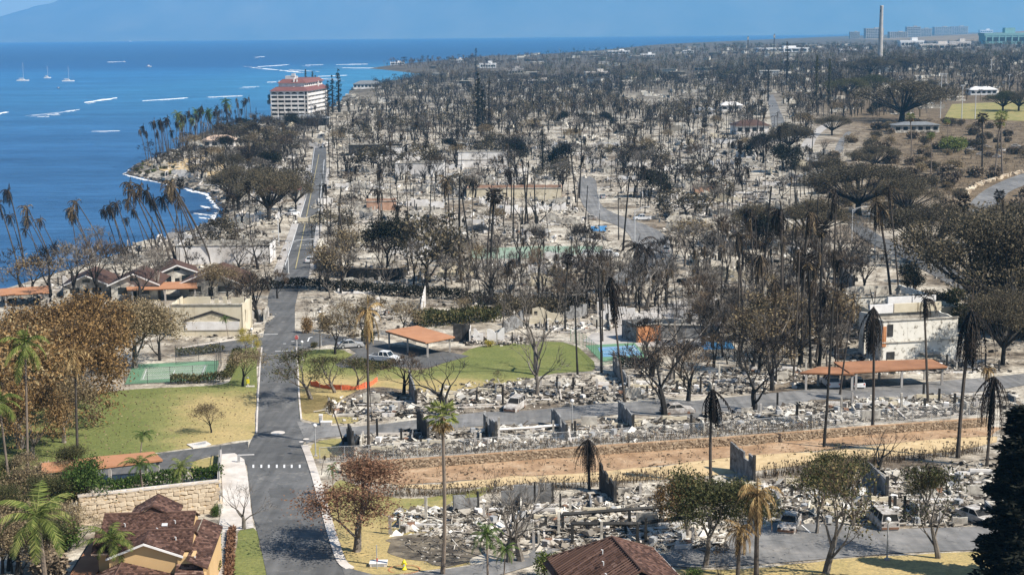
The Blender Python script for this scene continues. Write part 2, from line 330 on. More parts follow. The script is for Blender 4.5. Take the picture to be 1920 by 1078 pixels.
def seamat():
    m, t, b = nodes('sea_water'); p = pos(t)
    sx = t.nodes.new('ShaderNodeSeparateXYZ'); t.links.new(p, sx.inputs[0])
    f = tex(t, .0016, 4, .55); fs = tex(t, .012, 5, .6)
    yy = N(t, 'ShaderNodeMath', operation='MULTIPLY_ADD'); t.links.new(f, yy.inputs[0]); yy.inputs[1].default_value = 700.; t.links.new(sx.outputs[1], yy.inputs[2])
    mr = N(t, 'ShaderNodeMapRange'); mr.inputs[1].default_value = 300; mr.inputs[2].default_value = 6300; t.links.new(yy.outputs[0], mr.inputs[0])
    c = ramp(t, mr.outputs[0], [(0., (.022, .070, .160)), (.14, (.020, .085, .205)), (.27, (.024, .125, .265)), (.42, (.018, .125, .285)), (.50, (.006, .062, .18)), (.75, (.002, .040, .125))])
    # pale reef shallows
    cr = ramp(t, fs, [(.45, G(0.)), (.75, G(1.))])
    mrx = N(t, 'ShaderNodeMapRange'); mrx.inputs[1].default_value = -520; mrx.inputs[2].default_value = -120; t.links.new(sx.outputs[0], mrx.inputs[0])
    mry = N(t, 'ShaderNodeMapRange'); mry.inputs[1].default_value = 1000; mry.inputs[2].default_value = 1900; t.links.new(sx.outputs[1], mry.inputs[0])
    mm = N(t, 'ShaderNodeMath', operation='MULTIPLY'); t.links.new(mrx.outputs[0], mm.inputs[0]); t.links.new(mry.outputs[0], mm.inputs[1])
    mry2 = N(t, 'ShaderNodeMapRange'); mry2.inputs[1].default_value = 3600; mry2.inputs[2].default_value = 2600; t.links.new(sx.outputs[1], mry2.inputs[0])
    m3 = N(t, 'ShaderNodeMath', operation='MULTIPLY'); t.links.new(mm.outputs[0], m3.inputs[0]); t.links.new(mry2.outputs[0], m3.inputs[1])
    c = mixc(t, m3.outputs[0], c, (.035, .19, .32))
    n = N(t, 'ShaderNodeMix', data_type='RGBA', blend_type='MULTIPLY'); n.inputs[0].default_value = 1
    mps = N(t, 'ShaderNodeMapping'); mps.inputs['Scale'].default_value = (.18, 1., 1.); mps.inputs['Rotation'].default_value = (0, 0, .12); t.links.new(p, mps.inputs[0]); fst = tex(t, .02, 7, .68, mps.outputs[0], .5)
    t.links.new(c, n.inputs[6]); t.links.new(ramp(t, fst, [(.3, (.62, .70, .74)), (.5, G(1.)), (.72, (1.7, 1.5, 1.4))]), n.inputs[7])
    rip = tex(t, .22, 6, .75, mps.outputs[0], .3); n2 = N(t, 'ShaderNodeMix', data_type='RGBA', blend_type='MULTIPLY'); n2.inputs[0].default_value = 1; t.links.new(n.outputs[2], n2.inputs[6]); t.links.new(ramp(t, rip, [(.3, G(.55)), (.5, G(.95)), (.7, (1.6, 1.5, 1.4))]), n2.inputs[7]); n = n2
    t.links.new(n.outputs[2], b.inputs['Base Color']); b.inputs['Roughness'].default_value = .32; b.inputs['Specular IOR Level'].default_value = .28
    mp = N(t, 'ShaderNodeMapping'); mp.inputs['Scale'].default_value = (.35, 1., 1.); t.links.new(p, mp.inputs[0])
    w1 = tex(t, .35, 5, .65, mp.outputs[0]); bump(t, b, w1, .9, .9)
seamat()
mat('foam', [(.3, G(.62, -.05)), (.7, G(.85))], .3, .9, 6)
mat('mountain_rock', [(.3, (.085, .11, .10)), (.5, (.12, .14, .12)), (.7, (.17, .175, .14))], .0011, .95, 8)
mat('hill_brown', [(.3, (.12, .09, .05)), (.7, (.28, .20, .12))], .01, .95, 7)
# ================================================================ THE SETTING
def struct(name, me): return tag(link(name, me), kind='structure')
def make_ground():
    ys = sorted(set([a for a, _ in KN] + [c for c, _ in CO if c < 13000] + [40 + i * 16 for i in range(60)] + [1000 * 1.045 ** i for i in range(58)] + [520, 13000]))
    ys = [y for y in ys if y >= 40]
    n = 70; vs = []; fs = []
    for Y in ys:
        c = coast(Y); b = 14. if Y < 1500 else 30.; xr = .42 * Y + 60
        for i in range(n + 1):
            if i == 0: X = c
            elif i == 1: X = c + b
            else:
                X = c + b + (xr - c - b) * (i - 1) / (n - 1)
            vs.append((X, Y, g(X, Y)))
    for j in range(len(ys) - 1):
        for i in range(n): a = j * (n + 1) + i; fs.append((a, a + 1, a + n + 2, a + n + 1))
    m = MB(); m.add(vs, fs); struct('ground', m.mesh('ground', 'ground'))
make_ground()
def make_sea():
    m = MB(); xs = [-15000, -3000, -1200, -600, -300, 0, 600, 2000, 6000, 16000]; ys = [40, 300, 600, 1000, 1600, 2600, 4200, 7000, 12000, 24000]
    vs = [(x, y, 0.) for y in ys for x in xs]; n = len(xs)
    m.add(vs, [(j * n + i, j * n + i + 1, (j + 1) * n + i + 1, (j + 1) * n + i) for j in range(len(ys) - 1) for i in range(n - 1)])
    struct('sea', m.mesh('sea', 'sea_water'))
make_sea()
def make_island():
    # the long island across the channel, its left end sloping into the sea
    xs = [-9500 + i * 190 for i in range(112)]; ys = [14200 + j * 220 for j in range(24)]; vs = []; fs = []
    for Y in ys:
        for X in xs:
            t = (Y - 14200) / 2600.
            cross = sstep(0, 1, t) if t < 1 else 1.0
            rise = sstep(-9000, 3000, X)
            px = (X / Y)
            ridge = 90 + 2400 * max(0., (X + 6100) / 9000.) ** .85 if X > -6100 else max(0., 90 * (X + 9500) / 3400.)
            nz = noise.fractal(Vector((X / 1500., Y / 1500., .3)), 1.0, 2.1, 5)
            rd = 1 - abs(noise.noise(Vector((X / 700. + Y / 2600., Y / 3800., 2.))))
            z = ridge * cross * (1 + .22 * nz) * (.72 + .35 * rd)
            vs.append((X * 1.35, Y * 1.35, (z - (8 if t <= 0 else 0)) * 1.3))
    n = len(xs)
    m = MB(); m.add(vs, [(j * n + i, j * n + i + 1, (j + 1) * n + i + 1, (j + 1) * n + i) for j in range(len(ys) - 1) for i in range(n - 1)])
    o = struct('island_mountains', m.mesh('island_mountains', 'mountain_rock', True))
make_island()
def catmull(pts, k=5, closed=True):
    out = []; n = len(pts)
    for i in range(n if closed else n - 1):
        if closed: p0, p1, p2, p3 = pts[i - 1], pts[i], pts[(i + 1) % n], pts[(i + 2) % n]
        else: p0, p1, p2, p3 = pts[max(i - 1, 0)], pts[i], pts[i + 1], pts[min(i + 2, n - 1)]
        for j in range(k):
            t = j / k
            out.append(tuple(.5 * ((2 * b) + (c - a) * t + (2 * a - 5 * b + 4 * c - d) * t * t + (3 * b - a - 3 * c + d) * t ** 3) for a, b, c, d in zip(p0, p1, p2, p3)))
    if not closed: out.append(tuple(pts[-1]))
    return out
def conform(poly, off, far=False, jag=0., seed=0):
    """flat polygon in plan -> bmesh lying on the ground, off metres above it"""
    bm = bmesh.new(); rnd = random.Random(seed)
    vs = [bm.verts.new((x + rnd.uniform(-jag, jag), y + rnd.uniform(-jag, jag), 0)) for x, y in poly]
    f = bm.faces.new(vs); bmesh.ops.triangulate(bm, faces=[f])
    y0 = min(p[1] for p in poly); y1 = max(p[1] for p in poly); x0 = min(p[0] for p in poly); x1 = max(p[0] for p in poly)
    cuts = [a for a, _ in KN]
    if y1 > 500 or far: cuts += [y0 + 25 * i for i in range(int((y1 - y0) / 25) + 1)]
    else: cuts += [y0 + 6 * i for i in range(int((y1 - y0) / 6) + 1)]
    for c in cuts:
        if y0 < c < y1: bmesh.ops.bisect_plane(bm, geom=bm.verts[:] + bm.edges[:] + bm.faces[:], plane_co=(0, c, 0), plane_no=(0, 1, 0))
    st = 25 if (y1 > 500 or far) else 6
    for i in range(1, int((x1 - x0) / st) + 1):
        bmesh.ops.bisect_plane(bm, geom=bm.verts[:] + bm.edges[:] + bm.faces[:], plane_co=(x0 + st * i, 0, 0), plane_no=(1, 0, 0))
    for v in bm.verts: v.co.z = g(v.co.x, v.co.y) + off
    bmesh.ops.recalc_face_normals(bm, faces=bm.faces)
    if sum(f.normal.z for f in bm.faces) < 0: bmesh.ops.reverse_faces(bm, faces=bm.faces)
    return bm
def bm2me(bm, name, mt):
    me = bpy.data.meshes.new(name); bm.to_mesh(me); bm.free(); me.materials.append(MT[mt]); return me
def sheet(name, px, mt, off=.03, smooth=0, far=False, jag=0., kind='structure', parent=None):
    pl = [(P(*q).x, P(*q).y) for q in px]
    if smooth: pl = catmull(pl, smooth)
    me = bm2me(conform(pl, off, far, jag), name, mt)
    o = link(name, me, parent)
    if not parent: tag(o, kind=kind)
    return o
def lawn(name, px, dry, off=.02, smooth=4):        # dry: function of (px,py) -> -0.3 green .. +0.5 straw
    o = sheet(name, px, 'grass', off, smooth, jag=.25); me = o.data
    a = me.attributes.new('dry', 'FLOAT', 'POINT')
    a.data.foreach_set('value', [dry(*PX(v.co)) for v in me.vertices]); return o
def strip(name, px, wd, h, mt, off=.0, step=1.2, parent=None, world=None, smooth=4, kind='structure'):
    """a kerb or wall of width wd and height h along a photographed ground line"""
    pts = world or [(P(*q).x, P(*q).y) for q in px]
    if smooth: pts = catmull(pts, smooth, False)
    dense = []
    for (a, b), (c, d) in zip(pts, pts[1:]):
        n = max(1, int(math.hypot(c - a, d - b) / step)); dense += [(a + (c - a) * i / n, b + (d - b) * i / n) for i in range(n)]
    dense.append(pts[-1]); m = MB(); L = []
    for i, (x, y) in enumerate(dense):
        a = dense[max(i - 1, 0)]; b = dense[min(i + 1, len(dense) - 1)]; t = Vector((b[0] - a[0], b[1] - a[1])).normalized(); nx, ny = -t.y * wd / 2, t.x * wd / 2
        z = g(x, y); hh = h(i / (len(dense) - 1)) if callable(h) else h
        L += [(x + nx, y + ny, z - .3), (x + nx, y + ny, z + hh + off), (x - nx, y - ny, z + hh + off), (x - nx, y - ny, z - .3)]
    fs = []
    for i in range(len(dense) - 1):
        for k in range(4): fs.append((i * 4 + k, i * 4 + (k + 1) % 4, i * 4 + 4 + (k + 1) % 4, i * 4 + 4 + k))
    n = len(L); fs += [(3, 2, 1, 0), (n - 4, n - 3, n - 2, n - 1)]
    m.add(L, fs); o = m.build(name, mt, parent)
    if not parent and kind: tag(o, kind=kind)
    return o, dense
# ---- roads
MAIN = [(500, 1078), (488, 1020), (474, 965), (468, 915), (464, 880), (462, 858), (468, 832), (478, 812), (482, 740), (486, 680), (490, 650), (497, 612), (501, 580), (503, 556), (508, 540), (516, 520), (527, 508), (541, 470), (556, 430),
        (569, 385), (578, 345), (584, 310), (587, 285), (591, 265), (598, 250), (607, 250), (610, 265), (612, 290), (612, 320), (608, 350), (601, 390), (594, 430), (589, 480), (586, 508), (577, 522), (560, 545), (553, 575),
        (553, 605), (553, 650), (556, 700), (558, 745), (562, 785), (571, 800), (577, 822), (568, 834), (575, 850), (588, 890), (604, 950), (620, 1005), (634, 1045), (652, 1070), (652, 1090), (500, 1090)]
sheet('main_road', MAIN, 'asphalt', .05, 0)
SIDE = [(556, 790), (600, 797), (660, 801), (720, 795), (800, 785), (900, 773), (1000, 769), (1130, 757), (1220, 752), (1300, 752), (1400, 742), (1480, 734), (1560, 727), (1700, 719), (1830, 710), (1925, 700),
        (1925, 722), (1880, 730), (1760, 742), (1620, 748), (1520, 750), (1480, 772), (1420, 790), (1360, 800), (1300, 798), (1250, 782), (1170, 776), (1080, 786), (1000, 796), (930, 797), (860, 802), (760, 810), (690, 814), (640, 818), (600, 822), (575, 832)]
sheet('side_road', SIDE, 'asphalt_old', .065)
sheet('driveway_road', [(466, 828), (440, 832), (380, 840), (300, 850), (180, 868), (60, 892), (60, 910), (180, 893), (300, 884), (357, 884), (362, 866), (385, 858), (415, 852), (440, 856), (464, 872)], 'asphalt', .065)
sheet('service_road', [(1230, 1052), (1290, 1020), (1380, 1000), (1445, 985), (1465, 962), (1530, 960), (1560, 980), (1640, 992), (1750, 990), (1860, 986), (1925, 980), (1925, 1024), (1860, 1030), (1700, 1037), (1600, 1044), (1500, 1052), (1400, 1060), (1290, 1064)], 'asphalt_old', .065, 3)
sheet('entry_road', [(640, 1062), (700, 1078), (760, 1078), (880, 1062), (990, 1040), (1010, 1024), (1050, 1030), (1000, 1060), (900, 1090), (650, 1090)], 'asphalt_old', .075)
sheet('parking_area', [(553, 622), (600, 625), (650, 632), (720, 640), (735, 650), (790, 655), (850, 662), (880, 668), (800, 690), (700, 686), (640, 690), (628, 684), (650, 672), (668, 662), (652, 652), (620, 646), (570, 655), (553, 658)], 'asphalt', .065)
sheet('court_street', [(330, 655), (430, 640), (500, 632), (500, 648), (440, 656), (360, 668), (330, 670)], 'asphalt', .065)
sheet('middle_street', [(1085, 335), (1115, 335), (1122, 372), (1140, 395), (1205, 420), (1245, 440), (1262, 470), (1245, 510), (1200, 530), (1160, 538), (1140, 520), (1175, 500), (1190, 470), (1170, 430), (1110, 405), (1088, 372)], 'asphalt_old', .09, 3)
sheet('hill_street', [(1438, 178), (1450, 178), (1470, 225), (1474, 236), (1448, 240)], 'asphalt_old', .12, far=True)
sheet('curved_road', [(1502, 276), (1514, 256), (1530, 242), (1552, 230), (1562, 233), (1544, 246), (1530, 262), (1522, 278)], 'concrete', .12, 3, far=True)
sheet('hill_path', [(1566, 284), (1573, 264), (1588, 248), (1596, 250), (1584, 266), (1580, 285)], 'asphalt_old', .13, 3, far=True)
sheet('highway', [(1596, 385), (1620, 420), (1660, 448), (1760, 490), (1860, 545), (1925, 590), (1925, 640), (1880, 600), (1790, 540), (1700, 490), (1630, 455), (1590, 420)], 'asphalt', .10, 3)
sheet('track', [(1815, 395), (1835, 365), (1880, 340), (1925, 325), (1925, 345), (1890, 362), (1862, 395)], 'asphalt_old', .12, 3, far=True)
sheet('access_lane', [(1090, 640), (1240, 570), (1345, 560), (1360, 600), (1330, 640), (1300, 650)], 'concrete', .04, 3, jag=.4)
# ---- lawns and soil
lawn('left_lawn', [(482, 668), (480, 740), (476, 808), (466, 824), (438, 828), (300, 848), (170, 868), (40, 892), (-20, 890), (-20, 770), (230, 732), (330, 726), (428, 716), (432, 668), (440, 650), (480, 648)],
     lambda x, y: -.10 + .50 * sstep(230, 400, x) * sstep(715, 760, y + (x - 300) * .04))
lawn('centre_lawn', [(557, 662), (632, 655), (672, 668), (780, 694), (850, 672), (900, 650), (1058, 642), (1118, 690), (1040, 700), (960, 716), (890, 728), (800, 735), (690, 726), (620, 760), (566, 772), (560, 700)],
     lambda x, y: -.06 + .46 * sstep(690, 728, y + (900 - x) * .03))
lawn('road_verge', [(440, 1090), (446, 1000), (452, 985), (476, 988), (488, 1024), (500, 1090)], lambda x, y: -.02)
lawn('corner_verge', [(656, 1062), (640, 1030), (620, 980), (606, 935), (640, 900), (700, 925), (770, 935), (855, 925), (930, 910), (860, 955), (830, 1000), (800, 1035), (880, 1056), (760, 1074), (690, 1076)], lambda x, y: .18 + .2 * sstep(900, 1030, y))
lawn('dry_verge', [(560, 742), (640, 748), (670, 790), (600, 792), (564, 782)], lambda x, y: .34)
lawn('corner_patch', [(582, 838), (600, 826), (650, 822), (670, 838), (640, 852), (600, 860), (586, 856)], lambda x, y: .30)
lawn('driveway_island', [(360, 866), (385, 859), (412, 855), (412, 880), (364, 884)], lambda x, y: .28)
lawn('service_verge', [(1240, 1068), (1400, 1066), (1560, 1050), (1700, 1040), (1860, 1034), (1925, 1030), (1925, 1090), (1240, 1090)], lambda x, y: .42)
lawn('sports_field', [(1785, 196), (1925, 190), (1925, 228), (1770, 222)], lambda x, y: .22, .15, 0)
sheet('dirt_patch', [(720, 1020), (760, 1000), (860, 1005), (900, 1040), (840, 1060), (760, 1052)], 'char_soil', .045, 3, jag=.9)
sheet('soil_bank', [(640, 890), (800, 876), (1000, 862), (1200, 848), (1400, 834), (1600, 818), (1850, 800), (1850, 816), (1600, 838), (1400, 856), (1240, 872), (1100, 886), (960, 893), (820, 906), (740, 908), (700, 905)], 'soil', .05, 3, jag=.7)
sheet('sand_strip', [(740, 909), (820, 907), (960, 894), (1100, 887), (1240, 873), (1400, 857), (1600, 839), (1850, 817), (1850, 838), (1600, 862), (1400, 884), (1240, 898), (1000, 905), (800, 920)], 'dry_sand', .045, 3, jag=.8)
sheet('shore_sand', [(262, 306), (330, 300), (380, 296), (420, 310), (400, 330), (350, 330), (300, 320)], 'dry_sand', .3, 3, far=True)
sheet('walkway', [(396, 1090), (402, 1000), (410, 990), (432, 990), (428, 1090)], 'concrete', .04)
sheet('pavement', [(414, 852), (440, 850), (458, 862), (466, 905), (470, 950), (476, 990), (440, 996), (408, 1000), (418, 940)], 'concrete_pale', .075)
# ---- painted markings
def paint(px, wd, mt='paint_white', off=.09, name='road_marking'):
    pts = [P(*q) for q in px]; m = MB()
    for a, b in zip(pts, pts[1:]):
        n = max(1, int((b - a).length / 6)); t = (b - a); t.z = 0; t.normalize(); s_ = Vector((-t.y, t.x, 0)) * wd / 2
        for i in range(n):
            p = a.lerp(b, i / n); q = a.lerp(b, (i + 1) / n)
            for v in (p, q): v.z = g(v.x, v.y) + off
            m.quad(p - s_, q - s_, q + s_, p + s_)
    o = m.build(name, mt); tag(o, kind='structure'); return o
for k, x in enumerate((475, 490, 504, 519, 533, 547, 562)): paint([(x, 878), (x, 872)], .22)
paint([(486, 628), (521, 627)], .3); paint([(516, 659), (553, 658)], .3); paint([(546, 641), (552, 640)], .3); paint([(531, 645), (536, 645)], .3)
paint([(577, 641), (580, 634), (586, 632)], .25)
paint([(554, 505), (580, 380), (598, 290)], .25, 'paint_yellow'); paint([(534, 500), (580, 350), (590, 275)], .2); paint([(582, 500), (600, 380), (608, 300)], .2)
for i in range(6): paint([(557 + i * 5, 461 - i * .4), (560 + i * 5, 461 - i * .4)], .5)
paint([(1503, 985), (1520, 1000)], .15)
def manhole(px, r):
    c = P(*px); m = MB(); m.lathe([(r, 0), (r, .02), (r * .62, .022)], 20, (c.x, c.y, c.z + .075)); o = m.build('manhole_ring', 'concrete_pale'); tag(o, kind='structure')
manhole((521, 812), .95); manhole((574, 824), .4); manhole((565, 829), .3)
for i, q in enumerate(((530, 925, 26, 9), (540, 985, 30, 10), (515, 760, 14, 6), (535, 690, 12, 5), (520, 840, 26, 8))):
    x, y, a, b = q
    sheet('asphalt_patch', [(x - a, y - b), (x + a * .8, y - b * 1.1), (x + a, y + b), (x - a * .9, y + b * .9)], 'asphalt_patch', .058)
# ---- kerbs
strip('kerb', [(571, 836), (579, 856), (592, 896), (608, 952), (624, 1007), (640, 1052), (656, 1066)], .9, .13, 'concrete_pale')
strip('kerb', [(481, 812), (484, 740), (488, 680), (491, 652)], .25, .12, 'concrete_pale')
strip('kerb', [(556, 652), (559, 700), (561, 745), (565, 786)], .25, .12, 'concrete_pale')
strip('kerb', [(586, 515), (592, 470), (598, 430), (605, 390), (612, 350), (616, 315)], 1.6, .13, 'concrete')
strip('kerb', [(520, 512), (535, 470), (550, 430), (563, 385), (573, 345), (579, 310)], 2.0, .13, 'concrete')
strip('kerb', [(332, 654), (400, 643), (440, 637), (472, 634)], .5, .14, 'concrete_pale')
# ---- courts
def court(name, px, mt, lines=True, inset=None, inmt=None):
    o = sheet(name, px, mt, .06)
    if inset: sheet(name + '_playing_area', inset, inmt, .075)
    return o
court('tennis_court', [(234, 721), (250, 684), (411, 676), (404, 712)], 'court_green', True, [(262, 714), (272, 690), (390, 684), (382, 707)], 'court_pale')
for l in ([(268, 712), (276, 691)], [(276, 691), (385, 686)], [(385, 686), (378, 706)], [(268, 712), (378, 706)], [(268, 705), (380, 699)], [(272, 697), (383, 692)], [(325, 702), (328, 695)]): paint(l, .12, off=.10, name='court_line')
court('blue_court', [(1098, 648), (1190, 643), (1215, 672), (1128, 678)], 'court_green', True, [(1120, 652), (1190, 648), (1205, 667), (1130, 670)], 'court_blue')
for l in ([(1122, 654), (1192, 650)], [(1128, 661), (1198, 657)], [(1158, 652), (1162, 660)], [(1184, 650), (1194, 658)]): paint(l, .14, off=.10, name='court_line')
court('green_court', [(880, 468), (1000, 462), (1130, 462), (1125, 482), (1000, 484), (880, 486)], 'court_pale')
sheet('pool', [(1312, 642), (1370, 640), (1378, 654), (1320, 656)], 'pool_blue', .06)
sheet('pool', [(1108, 425), (1138, 424), (1136, 434), (1108, 434)], 'pool_blue', .09)
# ---- surf
def surf(px0, px1, wd, seed, curve=0.):
    rnd = random.Random(seed); a = P(*px0, z=.05); b = P(*px1, z=.05); n = 44; m = MB(); A = []; B = []
    t = (b - a); t.z = 0; L = t.length; t.normalize(); s_ = Vector((-t.y, t.x, 0))
    for i in range(n + 1):
        u = i / n; e = math.sin(math.pi * u) ** .5
        c = a.lerp(b, u) + s_ * (curve * math.sin(math.pi * u) + rnd.uniform(-.2, .2) * wd)
        w1 = wd * e * max(.04, .55 + 1.1 * noise.noise(Vector((u * 5.5, seed * 3.1, 0))) + rnd.uniform(-.25, .25)) * .8
        A.append(c + s_ * w1 + Vector((0, 0, .02))); B.append(c - s_ * w1 * .8 + Vector((0, 0, .02)))
        A[-1].z = .12; 
    C = [(p + q) / 2 + Vector((0, 0, .5 * min(1., wd * .12))) for p, q in zip(A, B)]
    for i in range(n):
        m.quad(B[i], B[i + 1], C[i + 1], C[i]); m.quad(C[i], C[i + 1], A[i + 1], A[i])
    tag(m.build('surf', 'foam'), kind='stuff')
SURF = [((160, 193), (221, 184), 7), ((266, 190), (352, 184), 5), ((388, 183), (455, 180), 5), ((69, 220), (92, 219), 3), ((88, 216), (110, 214), 3), ((124, 209), (149, 206), 3), ((-10, 215), (12, 211), 6),
        ((472, 127), (570, 137), 14), ((482, 126), (540, 122), 9), ((572, 123), (606, 122), 8), ((630, 122), (690, 121), 8), ((596, 144), (650, 142), 8), ((540, 131), (600, 135), 6), ((172, 247), (225, 246), 2.5), ((478, 108), (495, 107), 10),
        ((455, 164), (486, 163), 5), ((500, 155), (518, 154), 5), ((560, 146), (640, 150), 6), ((200, 117), (233, 116), 6), ((60, 217), (140, 208), 1.5), ((640, 128), (735, 128), 10)]
rv = random.Random(3)
for i, (a, b, wd) in enumerate(SURF):
    surf(a, b, wd, i)
    for k in range(3):
        u = rv.uniform(-.2, .7); L = b[0] - a[0]; x0 = a[0] + L * u; x1 = x0 + L * rv.uniform(.2, .6); dy = rv.uniform(-1.6, 2.2); sl = (b[1] - a[1]) / L
        surf((x0, a[1] + (x0 - a[0]) * sl + dy), (x1, a[1] + (x1 - a[0]) * sl + dy), wd * rv.uniform(.12, .3), i * 10 + k + 100)
def shorefoam():
    rnd = random.Random(4); m = MB()
    for Y0, Y1 in ((440, 560), (560, 715)):
        n = 70; A = []; B = []
        for i in range(n + 1):
            Y = Y0 + (Y1 - Y0) * i / n; x = coast(Y) + .6
            wv = max(-1.4, -1.2 + 4.2 * noise.noise(Vector((Y * .045, 3.3, 0))) + rnd.random() * 1.4)
            A.append((x + 1.5, Y, .10)); B.append((x - wv, Y + rnd.uniform(-.5, .5), .07))
        for i in range(n): m.quad(B[i], A[i], A[i + 1], B[i + 1])
    tag(m.build('shore_foam', 'foam'), kind='stuff')
shorefoam()
surf((363, 400), (398, 405), 2.2, 77); surf((372, 408), (400, 412), 1.6, 78); surf((376, 386), (396, 392), 1.6, 79)
# ================================================================ VEGETATION (shapes 10 m tall, scaled when placed)
PROTO = {}
def rdir(rnd, d, ang):
    d = Vector(d).normalized(); a = d.cross(Vector((rnd.uniform(-1, 1), rnd.uniform(-1, 1), rnd.uniform(-1, 1))))
    if a.length < 1e-4: a = Vector((1, 0, 0))
    return Matrix.Rotation(ang, 3, a.normalized()) @ d
def blade(m, p, d, L, wd, rnd):
    d = Vector(d); s_ = d.cross(Vector((rnd.uniform(-1, 1), rnd.uniform(-1, 1), rnd.uniform(-1, 1))))
    if s_.length < 1e-4: return
    s_ = s_.normalized() * wd; p = Vector(p)
    m.add([p - s_ * .5, p + d * L * .5 - s_, p + d * L, p + d * L * .5 + s_], [(0, 1, 2, 3)])
def twig(m, p, q, r, rnd):             # a thin tapering stick, three sided
    m.tube([p, q], [r, r * .45], 3, False)
def grow(T, C, p, d, L, r, lv, cfg, rnd, ends):
    n = 3 if lv < 2 else 2; pts = [p]; rs = [r]; dd = Vector(d)
    for i in range(n):
        dd = rdir(rnd, dd, rnd.uniform(.03, cfg.get('wob', .22))); dd.z += cfg['up'] * (.5 if lv < 2 else 1.) ; dd.normalize()
        pts.append(pts[-1] + dd * L / n); rs.append(r * (1 - (i + 1) / n * .42))
    ns = 6 if lv == 0 else (5 if lv == 1 else (4 if lv == 2 else 3))
    (T if lv <= cfg.get('tl', 2) else C).tube(pts, rs, ns, False)
    if lv >= cfg['max']:
        ends.append((pts[-1], dd)); 
        for k in range(cfg.get('tw', 4)):
            q0 = pts[1].lerp(pts[-1], rnd.random()); td = rdir(rnd, dd, rnd.uniform(.3, 1.1)); td.z += cfg.get('tup', .15)
            twig(C, q0, q0 + td.normalized() * L * rnd.uniform(.45, .95), max(r * .35, cfg.get('tr', .012)), rnd)
        return
    k = rnd.randint(*cfg['split'][min(lv, len(cfg['split']) - 1)])
    base = rnd.uniform(0, math.tau)
    for j in range(k):
        ang = rnd.uniform(*cfg['ang'][min(lv, len(cfg['ang']) - 1)])
        az = base + j * math.tau / k + rnd.uniform(-.4, .4)
        a = dd.cross(Vector((0, 0, 1)) if abs(dd.z) < .95 else Vector((1, 0, 0))).normalized()
        nd = Matrix.Rotation(az, 3, dd) @ (Matrix.Rotation(ang, 3, a) @ dd)
        src = pts[-1] if (j < 2 or lv > 0) else pts[-1].lerp(pts[1], rnd.random())
        if lv > 0 and j >= 2: src = pts[1].lerp(pts[-1], rnd.uniform(.3, .9))
        grow(T, C, src, nd, L * rnd.uniform(*cfg.get('len', (.62, .82))), rs[-1] * (.78 if k < 3 else .68), lv + 1, cfg, rnd, ends)
def bare(name, seed, cfg, tm='bark_char', cm='twig_black', leaf=None, H=10.):
    rnd = random.Random(seed); T = MB(); C = MB(); ends = []
    nst = cfg.get('stems', 1)
    for s_ in range(nst):
        a = s_ * math.tau / nst + rnd.random(); tilt = cfg.get('tilt', .06) if nst == 1 else rnd.uniform(.15, cfg.get('tilt', .5))
        d = Vector((math.cos(a) * tilt, math.sin(a) * tilt, 1)).normalized()
        grow(T, C, Vector((math.cos(a), math.sin(a), 0)) * (0.12 if nst > 1 else 0) - Vector((0, 0, .3)), d, cfg['L'], cfg['r'] * (1 if nst == 1 else .75), 0, cfg, rnd, ends)
    if leaf:
        lm, cnt, sz, rad = leaf
        C.mi = 1
        for k in range(cnt):
            p, d = rnd.choice(ends); q = p + Vector((rnd.gauss(0, rad), rnd.gauss(0, rad), rnd.gauss(0, rad * .6)))
            blade(C, q, rdir(rnd, (0, 0, rnd.choice((-1, 1))), rnd.uniform(.5, 2.)), sz * rnd.uniform(.6, 1.4), sz * rnd.uniform(.22, .4), rnd)
    zmax = max(v[2] for v in C.v + T.v); f = H / zmax
    for m in (T, C): m.v = [(x * f, y * f, z * f) for x, y, z in m.v]
    PROTO[name] = [('trunk', T.mesh('trunk', tm)), ('crown', C.mesh('crown', [cm] + ([leaf[0]] if leaf else [])))]
ROUND = dict(max=4, L=2.5, r=.24, up=.07, split=[(4, 6), (3, 4), (3, 3), (2, 3)], ang=[(.2, .95), (.3, .8), (.3, .9)], tw=5, tr=.02)
VASE = dict(max=3, L=2.6, r=.24, up=.10, split=[(4, 6), (3, 4), (3, 3)], ang=[(.3, .65), (.2, .55), (.25, .6)], tw=7, tr=.018)
WIDE = dict(max=4, L=2.6, r=.36, up=-.01, split=[(4, 5), (3, 3), (3, 4), (3, 3)], ang=[(.7, 1.1), (.3, .7), (.3, .7)], tw=5, tr=.022, len=(.7, .88))
PRUNED = dict(max=3, L=2.4, r=.30, up=.16, split=[(4, 5), (2, 3), (2, 3)], ang=[(.45, .8), (.25, .55), (.2, .5)], tw=3, tr=.02, len=(.7, .9), wob=.3, tl=3)
STEMS = dict(max=2, L=5., r=.10, up=.06, split=[(2, 3), (2, 3)], ang=[(.2, .5), (.2, .6)], tw=4, tr=.014, stems=7, tilt=.45, wob=.16)
for k in range(5): bare('bare%d' % k, 10 + k, dict(ROUND, tw=7 + k % 3, tr=.026, up=.05 + .03 * k, split=[(3, 5), (2, 4), (2, 3), (2, 3)]), tm='bark_char' if k < 3 else 'bark_pale', cm='twig_black' if k % 2 == 0 else 'twig_grey')
for k in range(3): bare('vase%d' % k, 30 + k, dict(VASE, tw=9, tr=.026), cm=('twig_black', 'twig_brown', 'twig_grey')[k])
for k in range(2): bare('wide%d' % k, 40 + k, WIDE, leaf=('leaf_canopy', 1500, .5, .6))
for k in range(3): bare('scorch%d' % k, 50 + k, dict(ROUND, tw=6), cm='twig_brown', leaf=('leaf_tan', 1500, .24, .55))
for k in range(3): bare('pruned%d' % k, 60 + k, PRUNED, tm='bark_char', cm='twig_black')
for k in range(2): bare('pale%d' % k, 70 + k, dict(PRUNED, max=3, tw=5), tm='bark_pale', cm='twig_grey')
for k in range(3): bare('stems%d' % k, 80 + k, STEMS, cm='twig_black')
